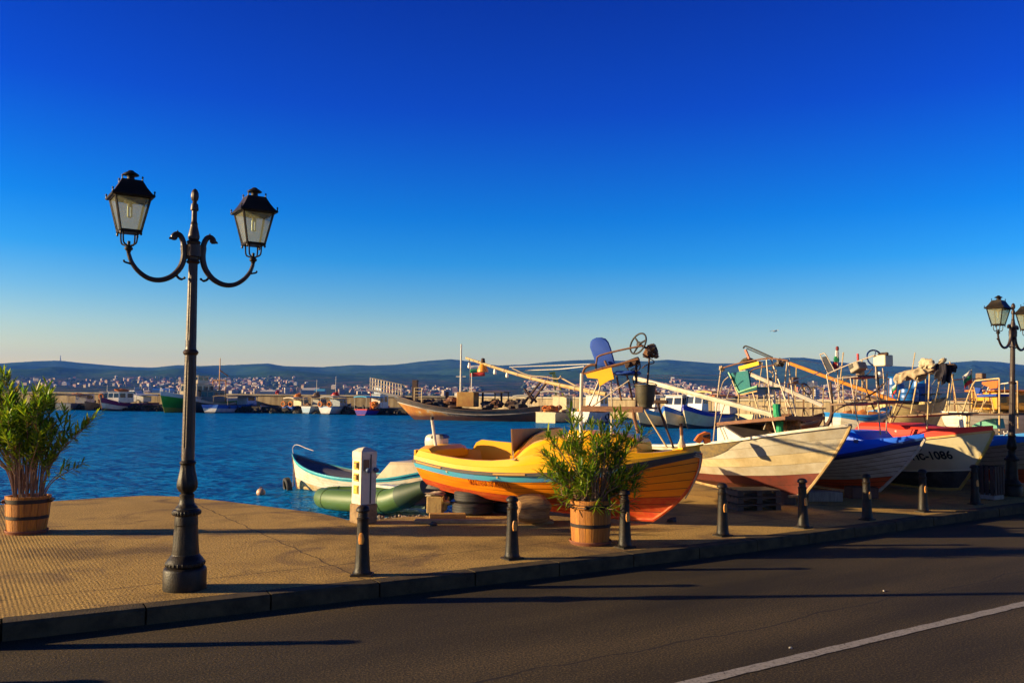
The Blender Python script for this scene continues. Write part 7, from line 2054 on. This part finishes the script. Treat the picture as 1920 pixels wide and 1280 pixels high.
# dinghy
a_, e_ = P(828, 944, 16.3), WB(600, 944, 0)
a_ = Vector((a_.x, a_.y, WZ + .13)); Dn = Boat('rubber_dinghy', 'green inflatable rubber dinghy pulled against the gravel shore', a_, Vector((e_.x, e_.y, 0)), None, 'dinghy')
L_ = Dn.L
gr = paint('dinghy green', (.055, .11, .012), (.035, .07, .012), var=.3, vscale=2, rough=.5, bump=.05); grd = paint('dinghy dark green', (.02, .045, .016), (.03, .06, .02), var=.4, rough=.6)
k = MB()
pts = bez([Vector(p_) for p_ in ((-.05, -.50, .52), (.45, -.54, .33), (1.1, -.54, .17), (L_ - .75, -.36, .06), (L_ - .22, -.10, .05), (L_, 0, .06), (L_ - .22, .10, .05), (L_ - .75, .36, .06), (1.1, .54, .17), (.45, .54, .33), (-.05, .50, .52))], 7)
n_ = len(pts); rr_ = [.195 * (1 + .22 * (1 - min(i, n_ - 1 - i) / (n_ / 2))) * min(1, .6 + 4 * min(i, n_ - 1 - i) / n_) * (1 - .45 * math.exp(-((i - n_ / 2) / 5) ** 2)) for i in range(n_)]
k.tube(pts, rr_, n=20, mi=0)
k.mi = [1 if (f_[0] // 20) < n_ * .13 or (f_[0] // 20) > n_ * .87 else 0 for f_ in k.f]
k.build('tube', [gr, grd], Dn.root, ang=60)
for i in range(9, n_ - 8, 8):
    k = MB(); k.torus(pts[i], rr_[i] + .001, .007, axis=(pts[i + 1] - pts[i - 1]), n=28, k=6); k.build('seam', grd, Dn.root)
k = MB(); k.prism([(0, -.45, .12), (L_ - .5, -.42, .08), (L_ - .5, .42, .08), (0, .45, .12)], (0, 0, .05)); k.build('floor', grd, Dn.root)
k = MB(); k.box((.25, 0, .34), (.05, .95, .32)); k.build('transom', mat('dinghy transom', (.08, .07, .06), .7), Dn.root)
k = MB(); k.tube([p_ + Vector((0, (-1 if p_.y < 0 else 1) * r_ * .985, .04)) for p_, r_ in list(zip(pts, rr_))[5:n_ // 2 - 3]], .016, n=6); k.build('rubbing_strip', grd, Dn.root)
k = MB(); ia, ib = n_ // 2 - 14, n_ // 2 - 8; pa = [pts[ia] + Vector((0, -rr_[ia] * .93, .07)), pts[ib] + Vector((0, -rr_[ib] * .93, .07))]; k.prism([pa[0] + Vector((0, -.02, -.02)), pa[1] + Vector((0, -.02, -.02)), pa[1] + Vector((0, .02, .06)), pa[0] + Vector((0, .02, .06))], (0, .03, 0)); k.build('nameplate', paint('pale patch', (.55, .5, .32)), Dn.root)
k = MB(); k.box((1.35, -.1, .38), (.9, .25, .05)); k.build('thwart', paint('pale thwart', (.6, .56, .48)), Dn.root)
k = MB()
for i in range(5): k.tube(bez([Vector((.75 + .3 * i, -.76 + .01 * i, .12)), Vector((.85 + .3 * i, -.78, .07)), Vector((.95 + .3 * i, -.76, .11))], 4), .010, n=5)
k.build('grab_line', rope_w, Dn.root)
k = MB(); k.tube(bez([Vector((-.02, -.5, .3)), Vector((-.25, -.7, .12)), Vector((-.5, -.75, .02))], 5), .012, n=5); k.build('painter', rope_w, Dn.root)

# ================================================================== THE TOWN ACROSS THE BAY
wallc = [mat('town wall %s' % n_, c_, .9) for n_, c_ in (('cream', (.38, .30, .21)), ('pink', (.34, .20, .15)), ('white', (.50, .45, .38)), ('tan', (.30, .21, .13)), ('grey', (.24, .22, .21)))]
roofc = [mat('town roof %s' % n_, c_, .9) for n_, c_ in (('red', (.36, .10, .05)), ('brown', (.22, .10, .06)), ('pale', (.50, .46, .40)))]
def house_mesh(seed):
    q = random.Random(seed); k = MB()
    w_, d_, h_ = q.uniform(7, 13), q.uniform(7, 11), q.uniform(4.5, 9.5)
    k.box((0, 0, h_ / 2 - 1.5), (w_, d_, h_ + 3))
    if seed % 3: k.rings([[Vector((x, y, h_ + .01)) for x, y in ((-w_ / 2 - .4, -d_ / 2 - .4), (w_ / 2 + .4, -d_ / 2 - .4), (w_ / 2 + .4, d_ / 2 + .4), (-w_ / 2 - .4, d_ / 2 + .4))], [Vector((x, y, h_ + 2.4)) for x, y in ((-w_ / 2 + 1.5, -.2), (w_ / 2 - 1.5, -.2), (w_ / 2 - 1.5, .2), (-w_ / 2 + 1.5, .2))]], mi=1)
    else: k.box((0, 0, h_ + .4), (w_ + .6, d_ + .6, .7), mi=1)
    return k.mesh('town_house', [wallc[seed % 5], roofc[seed % 3 if seed % 3 else 2]], smooth=False)
hms = [house_mesh(i + 1) for i in range(15)]
q = random.Random(77)
def town_spot():
    r = q.random()
    if r < .74:
        px = q.uniform(985, 1700); D = lerp(1180, 2250, q.random() ** .85)
        D = lerp(1170, 1170 + 1000 * (.55 + .45 * math.sin(px * .021) ** 2), q.random() ** .8)
        if px > 1580: D = lerp(1180, 1700, q.random())
        if px < 1040: D = lerp(1300, 2300, q.random())
    elif r < .90: px = q.gauss(425, 70); D = lerp(1250, 2150, q.random() ** 1.3)
    elif r < .935: px = q.uniform(20, 340); D = q.uniform(1500, 2000)
    else: px = q.uniform(640, 900); D = q.uniform(1250, 1700)
    return px, D
spots = sorted((town_spot() for _ in range(285)), key=lambda s_: s_[1])
for i, (px, D) in enumerate(spots):
    o = bpy.data.objects.new('town_house', hms[q.randrange(15)]); COL.objects.link(o)
    o.location = onland(px, D); o.rotation_euler = (0, 0, q.uniform(0, 3.1)); sc_ = q.uniform(.55, .95); o.scale = (sc_, sc_, sc_)
    tag(o, 'tiny pale or pinkish house in the crowded town across the bay', 'house', 'houses of the town across the bay')
k = MB(); kt = MB()
for i in range(3400):
    px, D = town_spot()
    p = onland(px, D); w_, d_, h_ = q.uniform(4, 9), q.uniform(4, 8), q.uniform(2.5, 6)
    if i % 3 == 0:
        p = onland(px + q.uniform(-12, 12), D * q.uniform(.97, 1.05)); r_ = q.uniform(3, 8)
        kt.rings([[p + Vector((r_ * f_ * math.cos(a_ + z_), r_ * f_ * math.sin(a_ + z_), z_ * r_ * .55)) for a_ in (0, 1.26, 2.51, 3.77, 5.03)] for z_, f_ in ((-.3, .8), (.5, 1.0), (1.2, .5))])
        continue
    k.box(p + Vector((0, 0, h_ / 2 - 1)), (w_, d_, h_ + 2), mi=q.choice((0, 0, 1, 1, 2, 3, 4)), rot=(0, 0, q.uniform(0, 3)))
    if q.random() < .65: k.box(p + Vector((0, 0, h_ + .5)), (w_ + .4, d_ + .4, 1.4), mi=5 + q.randrange(3), taper=.35)
tag(k.build('town', wallc + roofc, smooth=False), 'far rooftops and houses blending together on the slope across the bay', 'town', kind='stuff')
tag(kt.build('town_trees', mat('town trees', (.016, .035, .012), .9, var=.5, vscale=.05, col2=(.04, .06, .02)), ang=20), 'dark tree clumps between the far houses', 'trees', kind='stuff')
def tower(label, px, pyt, wpx, D, wm, floors, name='tower_block', cat='apartment block', rz=.45, roof=None, flat=False):
    p = onland(px, D); top = P(px, pyt, D).z; w_ = wpx / 1600 * D / 1.3
    o = thing(name, label, cat, (p.x, p.y, p.z - 2), rz)
    h_ = top - p.z + 2
    k = MB(); k.box((0, 0, h_ / 2), (w_, w_ * .7, h_)); k.build('wall', wm, o, smooth=False)
    k = MB(); k.box((0, 0, h_ + .6), (w_ * (1.04 if flat else .5), w_ * (.74 if flat else .4), 1.2 if flat else 2.4)); k.build('roof', roof or wm, o, smooth=False)
    for sd, ax in ((-1, 0), (-1, 1)):
        for f_ in range(min(6, floors)):
            k = MB(); fl_ = min(6, floors); z = 3 + (h_ - 4) * (f_ + .5) / fl_; hh = (h_ - 4) / fl_ * .42
            if ax == 0: k.box((0, -w_ * .35 - .03, z), (w_ * .8, .2, hh))
            else: k.box((-w_ / 2 - .03, 0, z), (.2, w_ * .55, hh))
            k.build('window_band', mat('far windows', (.15, .13, .12), .4), o, smooth=False)
    return o
W_, T_, C_, P_, Gy = wallc[2], wallc[3], wallc[0], wallc[1], wallc[4]
tower('tall pale tower block standing alone above the left oleander', 38, 706, 12, 2100, C_, 8)
tower('grey tower block of two shades left of centre of the left skyline', 162, 716, 15, 1600, Gy, 9)
tower('pinkish tower block nearer the big street lamp', 241, 719, 15, 1600, P_, 8)
tower('white low block just left of the big street lamp', 270, 723, 13, 1500, W_, 5)
tower('tan low block behind the brown canopy boat', 130, 724, 16, 1500, T_, 4, rz=.2)
tower('cream low block right of the tan one on the left skyline', 186, 725, 12, 1500, T_, 4)
tower('narrow grey block left of the pinkish tower', 218, 722, 8, 1600, Gy, 6)
tower('white cube block with blue roof beside it, left of the big street lamp', 283, 727, 12, 1300, W_, 3, roof=midblue, flat=True)
tower('small white block above the row of stern-to boats', 538, 728, 12, 1250, W_, 4, flat=True)
tower('narrow tan block right of the small white one above the stern-to boats', 558, 727, 7, 1250, T_, 5)
tower('pale pink block above the blue canopy boat', 640, 731, 14, 1250, P_, 4, flat=True)
tower('small pinkish block left of the railed bowsprit', 660, 730, 9, 1250, P_, 4)
tower('cream flat block right of the big street lamp above the wall', 482, 730, 16, 1250, C_, 3, flat=True)
tower('orange block among the far houses above the pale boat\'s stand', 1497, 727, 12, 1300, mat('town wall orange', (.55, .2, .1), .9), 4, flat=True)
tower('large pale block above the houses behind the steering wheel of the yellow boat', 1530, 731, 14, 1250, W_, 4, flat=True)
tower('tan block among the far houses behind the bulbs of the lamp boom', 1070, 729, 9, 1250, T_, 5)
tower('cream long block behind the hulk\'s mast', 838, 733, 22, 1250, C_, 3, flat=True)
# long low warehouses with blue roofs, white domes, pylon on the ridge
def shed(label, px, pyt, wpx, D, wm, rm, name='warehouse', hgt=None):
    p = onland(px, D); top = P(px, pyt, D).z; w_ = wpx / 1600 * D; h_ = top - p.z + 2
    o = thing(name, label, 'warehouse', (p.x, p.y, p.z - 2), .1)
    k = MB(); k.box((0, 0, h_ * .37), (w_, 18, h_ * .74)); k.build('wall', wm, o, smooth=False)
    k = MB(); k.rings([[Vector((x, y, h_ * .745)) for x, y in ((-w_ / 2 - .5, -9.6), (w_ / 2 + .5, -9.6), (w_ / 2 + .5, 9.6), (-w_ / 2 - .5, 9.6))], [Vector((x, y, h_)) for x, y in ((-w_ / 2, -.4), (w_ / 2, -.4), (w_ / 2, .4), (-w_ / 2, .4))]]); k.build('roof', rm, o, smooth=False)
shed('long low warehouse with blue roof left of the big street lamp', 306, 728, 34, 1250, W_, midblue)
shed('white roofed shed above the pale blue boat', 583, 727, 30, 1250, Gy, wallc[2])
shed('blue grey shed above the white boat with lifebuoys', 600, 729, 18, 1220, Gy, canv_bl)
shed('white roofed shed between the big street lamp and the stern-to boats', 503, 731, 26, 1250, C_, wallc[2])
shed('long pale warehouse behind the hulk\'s shelter', 905, 735, 40, 1220, Gy, wallc[2])
p = onland(110, DR)
o = thing('relay_mast', 'thin relay mast standing on the highest hill at the left', 'mast', (p.x, p.y, p.z - 4))
k = MB()
for a in (0, 2.09, 4.19): k.tube([(3.2 * math.cos(a), 3.2 * math.sin(a), 0), (.8 * math.cos(a), .8 * math.sin(a), 20), (.7 * math.cos(a), .7 * math.sin(a), 28)], .9, n=4)
for z in (5, 10, 15, 20, 25): k.torus((0, 0, z), lerp(3, .8, min(1, z / 20)), .5, n=6, k=4)
k.build('lattice', mat('mast steel', (.2, .2, .22), .6), o)
